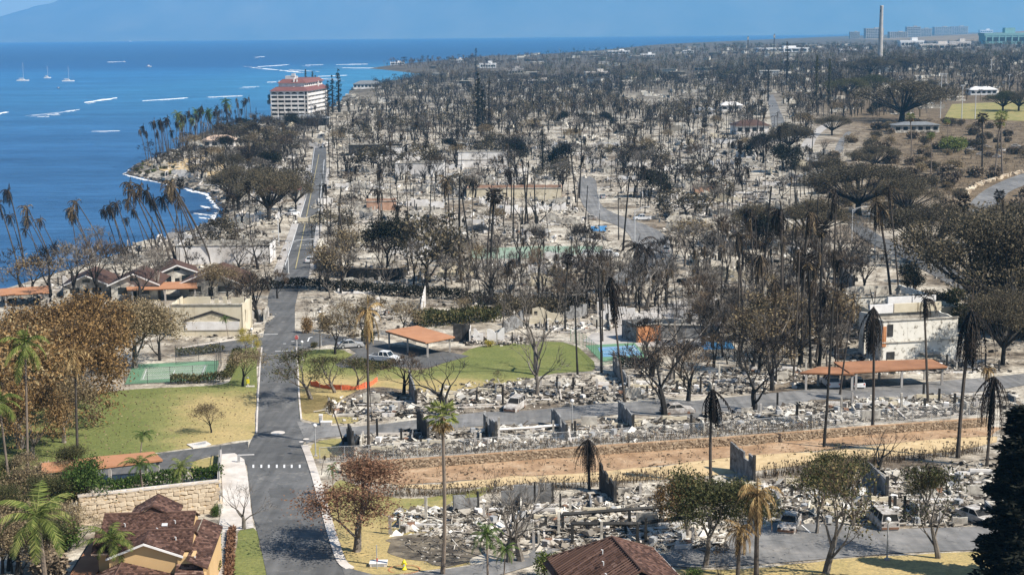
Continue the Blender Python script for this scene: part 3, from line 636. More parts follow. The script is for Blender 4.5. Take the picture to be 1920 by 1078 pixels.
for k in range(2): bare('stemsbrown%d' % k, 85 + k, STEMS, tm='bark_palm', cm='twig_brown', leaf=('frond_dead', 160, .6, .5))
for k in range(2): bare('rusty%d' % k, 90 + k, dict(VASE, tw=8), tm='bark_pale', cm='twig_brown', leaf=('leaf_rust', 8000, .15, .6))
for k in range(3): bare('orange%d' % k, 100 + k, dict(ROUND, tw=4, L=2.0, ang=[(.5, 1.15), (.35, .85), (.3, .9)]), tm='bark_pale', cm='twig_brown', leaf=(('leaf_orange', 'leaf_tan', 'leaf_orange')[k], (15000, 12000, 9000)[k], .16, (.40, .40, .34)[k]))
for k in range(3): bare('olive%d' % k, 110 + k, dict(VASE, tw=5), tm='bark_pale', cm='twig_brown', leaf=('leaf_olive', 8000, .19, .6))
for k in range(2): bare('green%d' % k, 120 + k, dict(VASE, tw=4), tm='bark_pale', cm='twig_brown', leaf=('leaf_green', 5000, .28, .65))
bare('yellow0', 130, dict(WIDE, max=3, L=3.2), tm='bark_pale', cm='twig_brown', leaf=('leaf_yellow', 4200, .30, .8))
for k in range(2): bare('darkleaf%d' % k, 140 + k, dict(ROUND, tw=5), leaf=('leaf_dark', 6500, .30, .65))
for k in range(2): bare('dryleaf%d' % k, 145 + k, dict(VASE, tw=6), tm='bark_pale', cm='twig_brown', leaf=('leaf_olive', 1500, .19, .5))
def canopy(name, seed, lm, n=15000, H=10., Rr=11.):
    """broad umbrella crown on a short trunk with spreading limbs"""
    rnd = random.Random(seed); T = MB(); C = MB()
    lobes = []
    for k in range(26):
        a = rnd.uniform(0, math.tau); r = Rr * math.sqrt(rnd.random()) * .82
        lobes.append((Vector((math.cos(a) * r, math.sin(a) * r, 4.4 + 4.4 * (1 - (r / Rr) ** 2) + rnd.uniform(-.6, .6))), rnd.uniform(1.9, 3.2)))
    T.tube([(0, 0, -.4), (.1, 0, 1.2), (.15, .1, 2.6)], [.62, .5, .46], 8, False)
    for c, rr in lobes:
        mid = Vector((c.x * .4, c.y * .4, 3.9)); T.tube([(.12, .05, 2.2), mid * .6 + Vector((0, 0, 1.1)), mid, c.lerp(mid, .35), c], [.32, .24, .17, .10, .05], 5, False)
        for j in range(16):
            q = c + Vector((rnd.gauss(0, 1), rnd.gauss(0, 1), rnd.gauss(0, .35))) * rr * .6; twig(C, c.lerp(mid, rnd.random() * .4), q, .045, rnd)
    C.mi = 1
    for k in range(n):
        c, rr = rnd.choice(lobes); d = Vector((rnd.gauss(0, 1), rnd.gauss(0, 1), rnd.gauss(0, 1))).normalized() * rr * rnd.random() ** .35
        d.z *= .55
        blade(C, c + d, rdir(rnd, (0, 0, 1), rnd.uniform(.6, 2.4)), rnd.uniform(.14, .36), rnd.uniform(.05, .12), rnd)
    PROTO[name] = [('trunk', T.mesh('trunk', 'bark_char')), ('crown', C.mesh('crown', ['twig_black', lm]))]
for k in range(3): canopy('canopy%d' % k, 200 + k, 'leaf_canopy', 15000)
canopy('canopyolive', 210, 'leaf_olive', 15000)
def frond(m, p, az, el, L, bend, rnd, wd=.5, nl=12, droop=.5, twist=0.):
    """a feather frond: a spine that bends over and two rows of drooping leaflets"""
    pts = [Vector(p)]; e = el
    for i in range(nl):
        e -= bend / nl * (.6 + .8 * i / nl); e = max(e, -1.5)
        pts.append(pts[-1] + Vector((math.cos(az) * math.cos(e), math.sin(az) * math.cos(e), math.sin(e))) * L / nl)
        az += twist / nl
    m.tube(pts[::2] if nl % 2 == 0 else pts, [.05 * (1 - .8 * i / nl) for i in range(0, nl + 1, 2)] if nl % 2 == 0 else [.05 * (1 - .8 * i / nl) for i in range(nl + 1)], 3, False)
    for i in range(1, nl + 1):
        t = (pts[i] - pts[i - 1]).normalized(); side = t.cross(Vector((0, 0, 1)))
        if side.length < .05: side = Vector((-math.sin(az), math.cos(az), 0))
        side.normalize(); u = i / nl; l = L * .30 * (math.sin(math.pi * min(1, .12 + u * .86)) ** .6) * wd * 2
        for s_ in (-1, 1):
            d = (side * s_ + t * .75 + Vector((0, 0, -droop * rnd.uniform(.6, 1.5)))).normalized()
            w_ = L / nl * .32
            q = pts[i]; m.add([q - t * w_, q + d * l * .55 - t * w_ * .9, q + d * l * rnd.uniform(.8, 1.1), q + d * l * .5 + t * w_, q + t * w_], [(0, 1, 2, 3, 4)])
def palm(name, seed, cfg, tm, fm, H=10.):
    rnd = random.Random(seed); T = MB(); C = MB(); lean = cfg.get('lean', .12); a0 = cfg.get('laz', rnd.uniform(0, math.tau)); pts = []; rs = []
    cv = cfg.get('curve', 1.6)
    for i in range(11):
        u = i / 10; off = lean * H * u ** cv
        pts.append(Vector((math.cos(a0) * off, math.sin(a0) * off, H * u - (.4 if i == 0 else 0)))); rs.append(cfg.get('r', .17) * (1.35 if i == 0 else 1 - .38 * u))
    T.tube(pts, rs, 7, True); top = pts[-1]
    for k in range(cfg['n']):
        u = k / cfg['n']; el = cfg['el'][0] + (cfg['el'][1] - cfg['el'][0]) * u + rnd.uniform(-.15, .15)
        az = k * 2.4 + rnd.uniform(-.3, .3)
        if 'wind' in cfg: az = cfg['wind'] + (((az - cfg['wind'] + math.pi) % math.tau) - math.pi) * .62
        frond(C, top + Vector((0, 0, -.25 * (1 - u))), az, el, cfg['fl'] * rnd.uniform(.75, 1.1), cfg['bend'] * rnd.uniform(.7, 1.3), rnd, cfg.get('wd', .5), cfg.get('nl', 12), cfg.get('droop', .6))
    for k in range(cfg.get('spear', 2)):
        a = rnd.random() * 6.3; blade(C, top, Vector((math.cos(a) * .25, math.sin(a) * .25, 1)).normalized(), cfg['fl'] * .5, .06, rnd)
    if cfg.get('nuts'):
        for k in range(6): a = k; T.lathe([(.02, -.12), (.1, -.05), (.1, .05), (.02, .12)], 6, top + Vector((math.cos(a) * .25, math.sin(a) * .25, -.25)))
    PROTO[name] = [('trunk', T.mesh('trunk', tm)), ('crown', C.mesh('crown', fm))]
# drooped, burnt crowns hang along the trunk; wind has combed those by the shore to the left
for k in range(5): palm('palmdead%d' % k, 300 + k, dict(n=(19, 13, 22, 9, 16)[k], el=(-1.2, (.8, .3, .9, 1.1, 0.)[k]), fl=(2.1, 1.8, 2.3, 1.9, 1.5)[k], bend=(2.6, 3., 2.2, 1.8, 3.)[k], wd=.36, droop=1.1, lean=(.04, .12, .2, .08, .28)[k], r=.13, wind=math.pi if k % 2 else 2.6), 'bark_palm', 'frond_dead' if k % 2 else 'frond_char')
for k in range(4): palm('palmshore%d' % k, 320 + k, dict(n=17, el=(-1.0, .9), fl=2.1, bend=2.4, wd=.36, droop=.9, lean=.22 + .08 * k, laz=math.pi - .2 + .1 * k, r=.12, wind=2.9, curve=1.3), 'bark_palm', 'frond_char' if k < 2 else 'frond_dead')
for k in range(2): palm('palmtan%d' % k, 330 + k, dict(n=16, el=(-1.2, .9), fl=2.4, bend=2.2, wd=.36, droop=.9, lean=.08, r=.14), 'bark_palm', 'frond_tan')
for k in range(3): palm('palmgreen%d' % k, 340 + k, dict(n=15, el=(-.5, 1.2), fl=2.8, bend=1.7, wd=.5, droop=.55, nl=16, lean=.1, r=.13, nuts=1), 'bark_palm_grey', 'leaf_bright' if k == 0 else 'leaf_green')
palm('palmlow0', 350, dict(n=18, el=(-.3, 1.35), fl=5.6, bend=1.6, wd=.42, droop=.5, nl=22, lean=.06, r=.32, nuts=1), 'bark_palm_grey', 'leaf_bright')
palm('palmlow1', 351, dict(n=16, el=(-.3, 1.3), fl=5.2, bend=1.7, wd=.42, droop=.5, nl=22, lean=.06, r=.3), 'bark_palm_grey', 'leaf_green')
palm('palmhang0', 352, dict(n=26, el=(-1.5, -.5), fl=2.8, bend=1.4, wd=.22, droop=1.3, lean=.05, r=.14), 'bark_palm', 'frond_char')
palm('palmhang1', 353, dict(n=24, el=(-1.5, -.2), fl=2.4, bend=1.6, wd=.25, droop=1.3, lean=.12, r=.13), 'bark_palm', 'frond_dead')
palm('palmheap', 354, dict(n=46, el=(-1.55, -.3), fl=6.8, bend=1.2, wd=.2, droop=1.2, nl=14, lean=.02, r=.35), 'bark_palm', 'frond_char')
palm('palmshag', 355, dict(n=34, el=(-1.5, 1.2), fl=4.6, bend=1.9, wd=.34, droop=.9, nl=16, lean=.04, r=.4), 'bark_palm', 'frond_tan')
palm('palmtassel', 356, dict(n=34, el=(-1.55, -.7), fl=3.6, bend=1.2, wd=.24, droop=1.3, nl=12, lean=.05, r=.14), 'bark_palm', 'frond_char')
for k in range(3):                                               # topless charred trunks
    rnd = random.Random(360 + k); T = MB(); le = rnd.uniform(-.5, .5)
    T.tube([(le * u ** 1.5, .3 * u * le, 10 * u - (.4 if u == 0 else 0)) for u in (0, .25, .5, .75, 1)], [.19, .14, .13, .12, .10], 6, True)
    C = MB()
    for j in range(5): blade(C, (le, .3 * le, 9.9), rdir(rnd, (0, 0, -1), rnd.uniform(.1, .7)), rnd.uniform(.4, 1.4), .06, rnd)
    PROTO['pole%d' % k] = [('trunk', T.mesh('trunk', 'bark_char')), ('crown', C.mesh('frond_stubs', 'frond_char'))]
def fanpalm(name, seed, fm, n=34):
    rnd = random.Random(seed); T = MB(); C = MB()
    T.tube([(0, 0, -.4), (.02, 0, 2.), (-.12, 0, 5.), (-.35, .05, 8.), (-.5, .1, 9.6)], [.17, .12, .11, .10, .11], 7)
    top = Vector((-.5, .1, 9.5))
    for k in range(n):
        el = -1.3 + 2.5 * (k / n) + rnd.uniform(-.1, .1); az = k * 2.4; d = Vector((math.cos(az) * math.cos(el), math.sin(az) * math.cos(el), math.sin(el)))
        e = top + d * rnd.uniform(.45, .75); C.mi = 0 if el > -.55 else 1; twig(C, top, e, .025, rnd)
        s_ = d.cross(Vector((0, 0, 1))); s_ = s_.normalized() if s_.length > .1 else Vector((1, 0, 0)); up = s_.cross(d)
        for j in range(9):
            a = (j / 8 - .5) * 2.6; f = d * math.cos(a) + s_ * math.sin(a) + Vector((0, 0, -.25)); blade(C, e, f.normalized(), rnd.uniform(.45, .62), .055, rnd)
    PROTO[name] = [('trunk', T.mesh('trunk', 'bark_palm_grey' if fm != 'frond_char' else 'bark_char')), ('crown', C.mesh('crown', [fm, 'frond_tan' if fm != 'frond_char' else 'frond_dead']))]
fanpalm('fan0', 370, 'leaf_bright'); fanpalm('fandead0', 371, 'frond_char'); fanpalm('fandead1', 372, 'frond_char', 44)
def pine(name, seed, lm, wd=.85, n=34, per=26, gap=0.):
    rnd = random.Random(seed); T = MB(); C = MB(); T.tube([(0, 0, -.3), (.03, 0, 5), (0, .04, 10)], [.16, .10, .02], 6)
    for k in range(n):
        u = k / n; z = 1.0 + 9. * u
        if rnd.random() < gap: continue
        r = wd * (1 - u) ** .55 * rnd.uniform(.7, 1.15) + .06
        for j in range(5):
            a = rnd.uniform(0, math.tau); q = Vector((math.cos(a) * r, math.sin(a) * r, z + rnd.uniform(-.1, .18))); twig(C, (0, 0, z), q, .022, rnd)
            for i in range(per // 5):
                p = Vector((0, 0, z)).lerp(q, rnd.uniform(.25, 1.)); blade(C, p, rdir(rnd, (0, 0, 1), rnd.uniform(0, 2.2)), rnd.uniform(.12, .26), rnd.uniform(.03, .06), rnd)
    PROTO[name] = [('trunk', T.mesh('trunk', 'bark_char')), ('crown', C.mesh('crown', lm))]
pine('pine0', 400, 'leaf_dark', .72, 64, 260); pine('pine1', 401, 'leaf_dark', .6, 36, 40, .15); pine('pineburnt', 402, 'twig_black', .45, 30, 20, .2)
pine('pinegreen', 403, 'leaf_olive', .6, 36, 50, .05)
def shrub(name, seed, lm, n=900, stemm='twig_brown', R_=5.5, Hh=10., sz=.9, lobes=9, shell=.4):
    """a mound of foliage 10 m tall, 11 m across before scaling; built of lobes"""
    rnd = random.Random(seed); C = MB(); L = []; T = MB()
    for k in range(lobes):
        a = rnd.uniform(0, math.tau); r = R_ * .62 * math.sqrt(rnd.random()); L.append((Vector((math.cos(a) * r, math.sin(a) * r, Hh * rnd.uniform(.32, .66))), rnd.uniform(.28, .42) * Hh))
    for c, rr in L:
        for j in range(4): T.tube([(c.x * .2, c.y * .2, -.4), c * .6, c + Vector((rnd.gauss(0, 1), rnd.gauss(0, 1), rnd.uniform(.3, 1.2))) * rr * .6], [.22, .15, .04], 4, False)
    for k in range(n):
        c, rr = rnd.choice(L); d = Vector((rnd.gauss(0, 1), rnd.gauss(0, 1), rnd.gauss(0, 1))).normalized() * rr * rnd.random() ** shell
        q = c + d
        if q.z < .1: q.z = rnd.uniform(.1, 1.5)
        blade(C, q, rdir(rnd, d, rnd.uniform(0, 1.3)), sz * rnd.uniform(.6, 1.5), sz * rnd.uniform(.2, .38), rnd)
    PROTO[name] = [('stem', T.mesh('stem', stemm)), ('foliage', C.mesh('foliage', lm))]
shrub('bushgreen', 420, 'leaf_green', 1500); shrub('busholive', 421, 'leaf_olive', 1500); shrub('bushtan', 422, 'leaf_tan', 1100); shrub('bushbright', 423, 'leaf_bright', 1400); shrub('bushdark', 424, 'leaf_dark', 1300)
shrub('bushbrush', 425, 'brush_pale', 2200, 'brush_pale', 6., 9., 1.8, 10, .6); shrub('bushorange', 426, 'leaf_orange', 1300); shrub('bushcanopy', 427, 'leaf_canopy', 1500)
shrub('bushyellow', 428, 'leaf_yellow', 1000)
AUTO = []
def place(kind, name, loc, h, rz=None, label=None, cat='tree', group=None, sx=1., desc=None, rnd=random.Random(5)):
    o = bpy.data.objects.new(name, None); COL.objects.link(o); o.empty_display_size = .2
    o.location = loc; s_ = h / 10.; o.scale = (s_ * sx, s_ * sx, s_); o.rotation_euler = (0, 0, rnd.uniform(0, math.tau) if rz is None else rz)
    if kind.startswith(('palm', 'pole', 'fan')) and 'low' not in kind: o.rotation_euler = (rnd.gauss(0, .045), rnd.gauss(0, .06), o.rotation_euler[2])
    for nm, me in PROTO[kind]: c = bpy.data.objects.new(nm, me); COL.objects.link(c); c.parent = o
    tag(o, label, cat, group)
    if not label: AUTO.append((o, desc or name.replace('_', ' '), cat))
    return o
def joined(kind):
    """both parts of a shape as plain lists, for things seen too small to show parts"""
    v = []; f = []; mi = []; mats = []
    for nm, me in PROTO[kind]:
        n = len(v); v += [tuple(x.co) for x in me.vertices]; k = len(mats); mats += [m for m in me.materials]
        for p in me.polygons: f.append(tuple(i + n for i in p.vertices)); mi.append(p.material_index + k)
    return v, f, mi, mats
FARM = {}
def place_small(kind, name, loc, h, rz, desc, cat, sx=1.):
    if kind not in FARM:
        v, f, mi, mats = joined(kind); me = bpy.data.meshes.new(kind); me.from_pydata(v, [], f)
        for m in mats: me.materials.append(m)
        me.polygons.foreach_set('material_index', mi); FARM[kind] = me
    o = link(name, FARM[kind], None, loc); s_ = h / 10.; o.scale = (s_ * sx, s_ * sx, s_); o.rotation_euler = (0, 0, rz); o['category'] = cat
    AUTO.append((o, desc, cat)); return o
# ================================================================ BUILDINGS
def PZ(px, py, z): return P(px, py, z)
def part(name, par, mt, c, d, rz=0., rx=0., ry=0., bevel=0.):
    m = MB(); m.box((0, 0, 0), d, rz, rx, ry); o = m.build(name, mt, par); o.location = c
    if bevel: bev(o, bevel)
    return o
def shingles(par, quad, rows, wd, mt='shingle', seed=0, name='shingle_courses', th=.035):
    """overlapping courses of shingles on a roof slope: quad = eave left, eave right, ridge right, ridge left"""
    a, b, c, d = [Vector(q) for q in quad]; rnd = random.Random(seed); m = MB()
    nrm = (b - a).cross(d - a).normalized()
    if nrm.z < 0: nrm = -nrm
    for i in range(rows):
        u0, u1 = i / rows, min(1., (i + 1.12) / rows); L0, R0 = a.lerp(d, u0), b.lerp(c, u0); L1, R1 = a.lerp(d, u1), b.lerp(c, u1)
        n = max(1, int((R0 - L0).length / wd)); off = .5 * (i % 2)
        ks = [0.] + [(k + off) / n for k in range(1 if off == 0 else 0, n) if (k + off) / n > .001] + [1.]
        for k0, k1 in zip(ks, ks[1:]):
            t = th * rnd.uniform(.7, 1.6); e = .004
            q = [L0.lerp(R0, k0 + e) + nrm * t, L0.lerp(R0, k1 - e) + nrm * t, L1.lerp(R1, k1 - e) + nrm * t * .25, L1.lerp(R1, k0 + e) + nrm * t * .25]
            m.add(q + [p - nrm * t * .98 for p in q], [(0, 1, 2, 3), (0, 4, 5, 1), (1, 5, 6, 2), (3, 7, 4, 0)])
    o = m.build(name, mt, par); o['kind'] = 'stuff'; return o
def roofslab(par, quad, t=.14, mt='roof_brown', name='roof'):
    m = MB(); m.slab(quad, t); return m.build(name, mt, par)
# ---- near house with brown shingle roofs, lower left
def near_house():
    o = thing('house', 'house with brown shingle roofs and cream gable wall beside the asphalt road', 'house', (-32.6, 126.6, g(-33, 127) - .15), .07); o.scale = (.93, .93, .93)
    z = 0.
    part('wall', o, 'wall_orange', (-.3, 2.6, 2.3), (8.2, 6.6, 4.9)); 
    mm = MB(); mm.box((-.2, 2.8, 4.66), (9.0, 8.0, .1)); roof = mm.build('roof', 'roof_brown', o)
    def gab(x0, x1, yr, zr, yf, yb, ze, sd, wd=.42):
        for (ya, s_) in ((yf, 0), (yb, 1)):
            q = [(x0, ya, ze), (x1, ya, ze), (x1, yr, zr), (x0, yr, zr)]
            if s_: q = [q[1], q[0], q[3], q[2]]
            pl = [Vector(p) for p in q]; mm = MB(); mm.slab(pl if s_ == 0 else pl, .12); mm.build('roof_slope', 'roof_brown', roof)
            n = max(5, int((pl[3] - pl[0]).length / .22)); shingles(roof, pl, n, wd, seed=sd + s_)
        mm = MB(); mm.tube([(x0, yr, zr + .04), (x1, yr, zr + .04)], .09, 6); mm.build('ridge_cap', 'tile_rib', roof)
        for xx in (x0 + .25, x1 - .25): mm = MB(); mm.prism([(xx, yf + .2, ze - .4), (xx, yb - .2, ze - .4), (xx, yb - .2, ze - .1), (xx, yr, zr - .2), (xx, yf + .2, ze - .1)], (-.06, 0, 0), (.06, 0, 0)); mm.build('gable_end', 'wall_orange', o)
    gab(-4.9, 4.0, 5.4, 6.0, 2.4, 8.2, 4.75, 1, .3); gab(-4.7, 4.6, 0., 6.0, -2.3, 2.4, 4.75, 3, .3)
    # cross gable towards the viewer with white fascia, cream wall under it
    for s_ in (-1, 1):
        q = [(.4, -3.6, 6.03), (.4, .0, 6.03), (.4 + 3.5 * s_, .0, 4.62), (.4 + 3.5 * s_, -3.4, 4.62)]
        if s_ > 0: q = q[::-1]
        mm = MB(); mm.slab(q, .12); mm.build('roof_slope', 'roof_brown', roof)
        Q = [(.4 + 3.5 * s_, -3.4, 4.64), (.4 + 3.5 * s_, 0, 4.64), (.4, 0, 6.05), (.4, -3.6, 6.05)]; shingles(roof, Q, 13, .42, seed=7 + s_)
        mm = MB(); mm.prism([(.4, -3.62, 5.98), (.4 + 3.55 * s_, -3.42, 4.56), (.4 + 3.55 * s_, -3.42, 4.36), (.4, -3.62, 5.78)], (0, -.08, 0), (0, 0, 0)); mm.build('fascia', 'trim_white', o)
    mm = MB(); mm.prism([(-2.9, -3.2, -.5), (3.6, -3.2, -.5), (3.6, -3.2, 4.5), (.4, -3.2, 5.8), (-2.9, -3.2, 4.55)], (0, 0, 0), (0, 3, 0)); mm.build('gable_wall', 'wall_orange', o)
    part('wall', o, 'wall_orange', (4.2, -2.6, 2.0), (1.6, 1.5, 5.), 0)
    part('corner_board', o, 'trim_white', (5.03, -3.4, 2.0), (.1, .1, 5.))
    part('fascia', o, 'trim_pink', (-3.9, -2.42, 4.62), (1.6, .08, .14))
    # lower front roof
    for s_ in (-1, 1):
        xe = .9 + (5.2 if s_ > 0 else -3.2) - 2.6; ze = 2.6
        q = [(-1.7, -9.5, 4.1), (-1.7, -3.25, 4.1), (xe, -3.25, ze), (xe, -9.5, ze)]
        if s_ > 0: q = q[::-1]
        mm = MB(); mm.slab(q, .12); mm.build('roof_slope', 'roof_brown', roof); shingles(roof, [(xe, -9.5, ze + .02), (xe, -3.25, ze + .02), (-1.7, -3.25, 4.12), (-1.7, -9.5, 4.12)], 18 if s_ > 0 else 9, .42, seed=20 + s_)
    mm = MB(); mm.tube([(-1.7, -9.5, 4.15), (-1.7, -3.25, 4.15)], .1, 6); mm.build('ridge_cap', 'tile_rib', roof)
    part('wall', o, 'wall_orange', (.2, -6.2, .8), (5.4, 5.8, 3.4)); 
    # right lean-to, small hip below it, left flat roof
    q = [(6.3, -4.6, 3.7), (6.3, 7.4, 3.7), (4.4, 7.4, 4.6), (4.4, -4.6, 4.6)]
    mm = MB(); mm.slab(q, .12); mm.build('roof_slope', 'roof_brown', roof); shingles(roof, [Vector(p) + Vector((0, 0, .02)) for p in q], 8, .42, seed=31)
    q = [(3.3, -5.6, 3.0), (6.2, -5.6, 3.0), (5.6, -3.3, 3.75), (3.3, -3.3, 3.75)]
    mm = MB(); mm.slab(q, .12); mm.build('roof_slope', 'roof_brown', roof); shingles(roof, [Vector(p) + Vector((0, 0, .02)) for p in q], 9, .42, seed=33)
    part('wall', o, 'wall_orange', (4.9, -4.3, 1.2), (2.2, 2.2, 3.4)); part('wall', o, 'wall_orange', (5.3, 2.6, 1.6), (1.6, 9., 4.2))
    mm = MB(); mm.slab([(-6.9, -6.5, 2.6), (-4.4, -6.5, 2.6), (-4.4, 8.3, 2.6), (-6.9, 8.3, 2.6)], .16); mm.build('flat_roof', 'roof_rust', o)
    part('wall', o, 'trim_pink', (-5.6, 1., 1.0), (2., 14., 3.))
    part('roof_edge', o, 'dark_void', (-6.88, .9, 2.5), (.14, 14.9, .24))
    # rear dormer peak
    mm = MB(); mm.prism([(-2.4, 5.35, 5.3), (2.0, 5.35, 5.3), (-.2, 5.35, 6.62)], (0, 0, 0), (0, .1, 0)); mm.build('dormer_front', 'roof_brown', o)
    for s_ in (-1, 1):
        q = [(-.2, 5.2, 6.75), (-.2, 9.2, 6.75), (-.2 + 2.4 * s_, 9.2, 5.45), (-.2 + 2.4 * s_, 5.2, 5.45)]
        if s_ > 0: q = q[::-1]
        mm = MB(); mm.slab(q, .1); mm.build('roof_slope', 'roof_brown', roof); shingles(roof, [(-.2 + 2.4 * s_, 5.2, 5.47), (-.2 + 2.4 * s_, 9.2, 5.47), (-.2, 9.2, 6.77), (-.2, 5.2, 6.77)], 9, .42, seed=40 + s_)
    for (x, y, zz) in ((-2.6, 3.6, 5.2), (2.2, 3.8, 5.3), (3.0, -1.2, 5.3), (.9, 1.3, 5.4)):
        v = MB(); v.tube([(x, y, zz - .2), (x, y, zz + .35), (x - .12, y - .06, zz + .42)], .05, 6); v.build('vent_pipe', 'metal_pale', roof)
    for (x, y, zz) in ((1.2, 3.6, 5.32), (.6, 1.4, 5.33), (2.2, -5.4, 3.12)): part('skylight', roof, 'metal_pale', (x, y, zz), (.55, .4, .1), 0, R(22))
near_house()
def tile_house():
    z0 = g(9, 118); o = thing('house', 'brown tile hip roof of a house at the bottom centre edge', 'house', (8.4, 122.4, z0), .22)
    H, E, w_ = 5.3, 2.6, 4.9
    mm = MB(); mm.box((0, -4.2, E - .06), (2 * w_, 8.0, .1)); roof = mm.build('roof', 'roof_brown', o)
    sl = {'l': [(-w_, -8.2, E), (-w_, 3.6, E), (0, 0, H), (0, -8.2, H)], 'r': [(w_, 3.6, E), (w_, -8.2, E), (0, -8.2, H), (0, 0, H)], 'b': [(-w_, 3.6, E), (w_, 3.6, E), (0, 0, H)]}
    for k, q in sl.items():
        mm = MB(); q2 = q if k != 'b' else [q[0], q[2], q[1]]; q2 = q2[::-1] if k != 'b' else q2[::-1]; mm.slab(q2, .1); mm.build('roof_slope', 'roof_brown', roof)
    shingles(roof, [Vector(p) + Vector((0, 0, .02)) for p in (sl['r'][1], sl['r'][0], sl['r'][3], sl['r'][2])], 16, .45, seed=50)
    # ribs run down the left slope
    m = MB(); rnd = random.Random(3)
    for i in range(27):
        y = -8.2 + i * .44; t = 1. if y < 0 else 1 - y / 3.6
        a = Vector((-w_, y, E + .05)); b = Vector((0, y, H + .05)) if y < 0 else Vector((-w_ + w_ * t, y, E + (H - E) * t + .05))
        m.tube([a, b], .055, 5)
    s_ = m.build('tile_ribs', 'tile_rib', roof); s_['kind'] = 'stuff'
    shingles(roof, [Vector(p) + Vector((0, 0, .01)) for p in ((-w_, -8.2, E), (-w_, -.1, E), (0, -.1, H), (0, -8.2, H))], 14, .44, 'shingle', 51, th=.02)
    for q in ([(0, -8.2, H + .06), (0, 0, H + .06)], [(0, 0, H + .06), (w_, 3.6, E + .06)], [(0, 0, H + .06), (-w_, 3.6, E + .06)]): mm = MB(); mm.tube(q, .1, 6); mm.build('ridge_cap', 'tile_rib', roof)
    for (x, y) in ((-1.4, -1.8), (-1.9, -3.8), (-2.3, -6.)): v = MB(); zz = H - (H - E) * -x / w_; v.tube([(x, y, zz - .1), (x, y, zz + .4), (x - .14, y, zz + .45)], .05, 6); v.build('vent_pipe', 'metal_pale', roof)
    mm = MB(); mm.prism([(-.2, -5.0, 4.6), (1.6, -6.0, 3.2), (1.6, -6.0, 3.0), (-.2, -5.0, 4.4)], (0, -.1, 0), (0, 0, 0)); mm.build('fascia', 'trim_white', o)
    part('wall', o, 'wall_cream', (0, -3., 1.2), (8.8, 11.4, 2.8)); part('gutter', o, 'trim_white', (w_ + .03, -2.3, E - .02), (.07, 11.8, .1))
    # lower roof behind to the left
    for q in ([(-5.2, .6, 2.2), (-1.6, .6, 2.2), (-3.4, 2.2, 3.5)], [(-5.2, 3.8, 2.2), (-5.2, .6, 2.2), (-3.4, 2.2, 3.5)], [(-1.6, .6, 2.2), (-1.6, 3.8, 2.2), (-3.4, 2.2, 3.5)], [(-1.6, 3.8, 2.2), (-5.2, 3.8, 2.2), (-3.4, 2.2, 3.5)]):
        mm = MB(); mm.slab(q, .08); mm.build('roof_slope', 'tile_rib', roof)
    part('wall', o, 'wall_cream', (-3.4, 2.2, .8), (3.0, 2.6, 2.6))
tile_house()
# ---- flat-roofed carports
def carport(corners, h, label, posts, mt='roof_terracotta', t=.22):
    ground = min(P(*c).z for c in posts); 
    q = []
    for c in corners:
        b = P(*posts[0]); q.append(PZ(c[0], c[1], b.z + h))
    c0 = sum(q, Vector()) / len(q); z0 = g(c0.x, c0.y); o = thing('carport', label, 'carport', (c0.x, c0.y, z0))
    rel = [p - Vector((c0.x, c0.y, z0)) for p in q]
    area = sum(a.x * b.y - b.x * a.y for a, b in zip(rel, rel[1:] + rel[:1]))
    if area < 0: rel = rel[::-1]
    mm = MB(); mm.slab(rel, t); mm.build('roof', mt, o)
    mm = MB(); mm.slab([Vector((p.x * .985, p.y * .985, p.z - t - .004)) for p in rel], .12); mm.build('roof_beams', 'dark_void', o)
    n = len(rel)
    for i in range(n):
        a, b = rel[i], rel[(i + 1) % n]; d = b - a; k = max(1, int(d.length / 6.5))
        for j in range(k):
            p = a.lerp(b, (j + .08) / k) * .93; zz = g(c0.x + p.x, c0.y + p.y) - z0
            part('post', o, 'concrete', (p.x, p.y, (rel[0].z - t - .1 + zz) / 2 - .1), (.32, .32, rel[0].z - t - .1 - zz + .2))
    return o
carport([(722, 620), (782, 610), (853, 631), (798, 642)], 3.0, 'carport with flat terracotta roof at the centre parking area', [(775, 655)])
carport([(1563, 678), (1747, 673), (1777, 687), (1593, 698)], 3.2, 'long carport with flat rust roof above parked white cars', [(1670, 715)], 'roof_rust')
carport([(1500, 698), (1536, 687), (1590, 689), (1602, 701)], 2.9, 'short low carport section at the left end of the long carport', [(1560, 722)], 'roof_rust')
carport([(78, 868), (175, 856), (288, 846), (305, 861), (198, 874), (78, 884)], 3.0, 'long carport with terracotta roof behind the stone wall and palms', [(250, 890)])
carport([(0, 541), (90, 536), (92, 548), (0, 553)], 3.0, 'terracotta flat roof at the left edge above the brown trees', [(50, 568)])
carport([(235, 531), (368, 527), (370, 539), (238, 543)], 3.0, 'long terracotta flat roof in front of the white cottages', [(300, 556)])
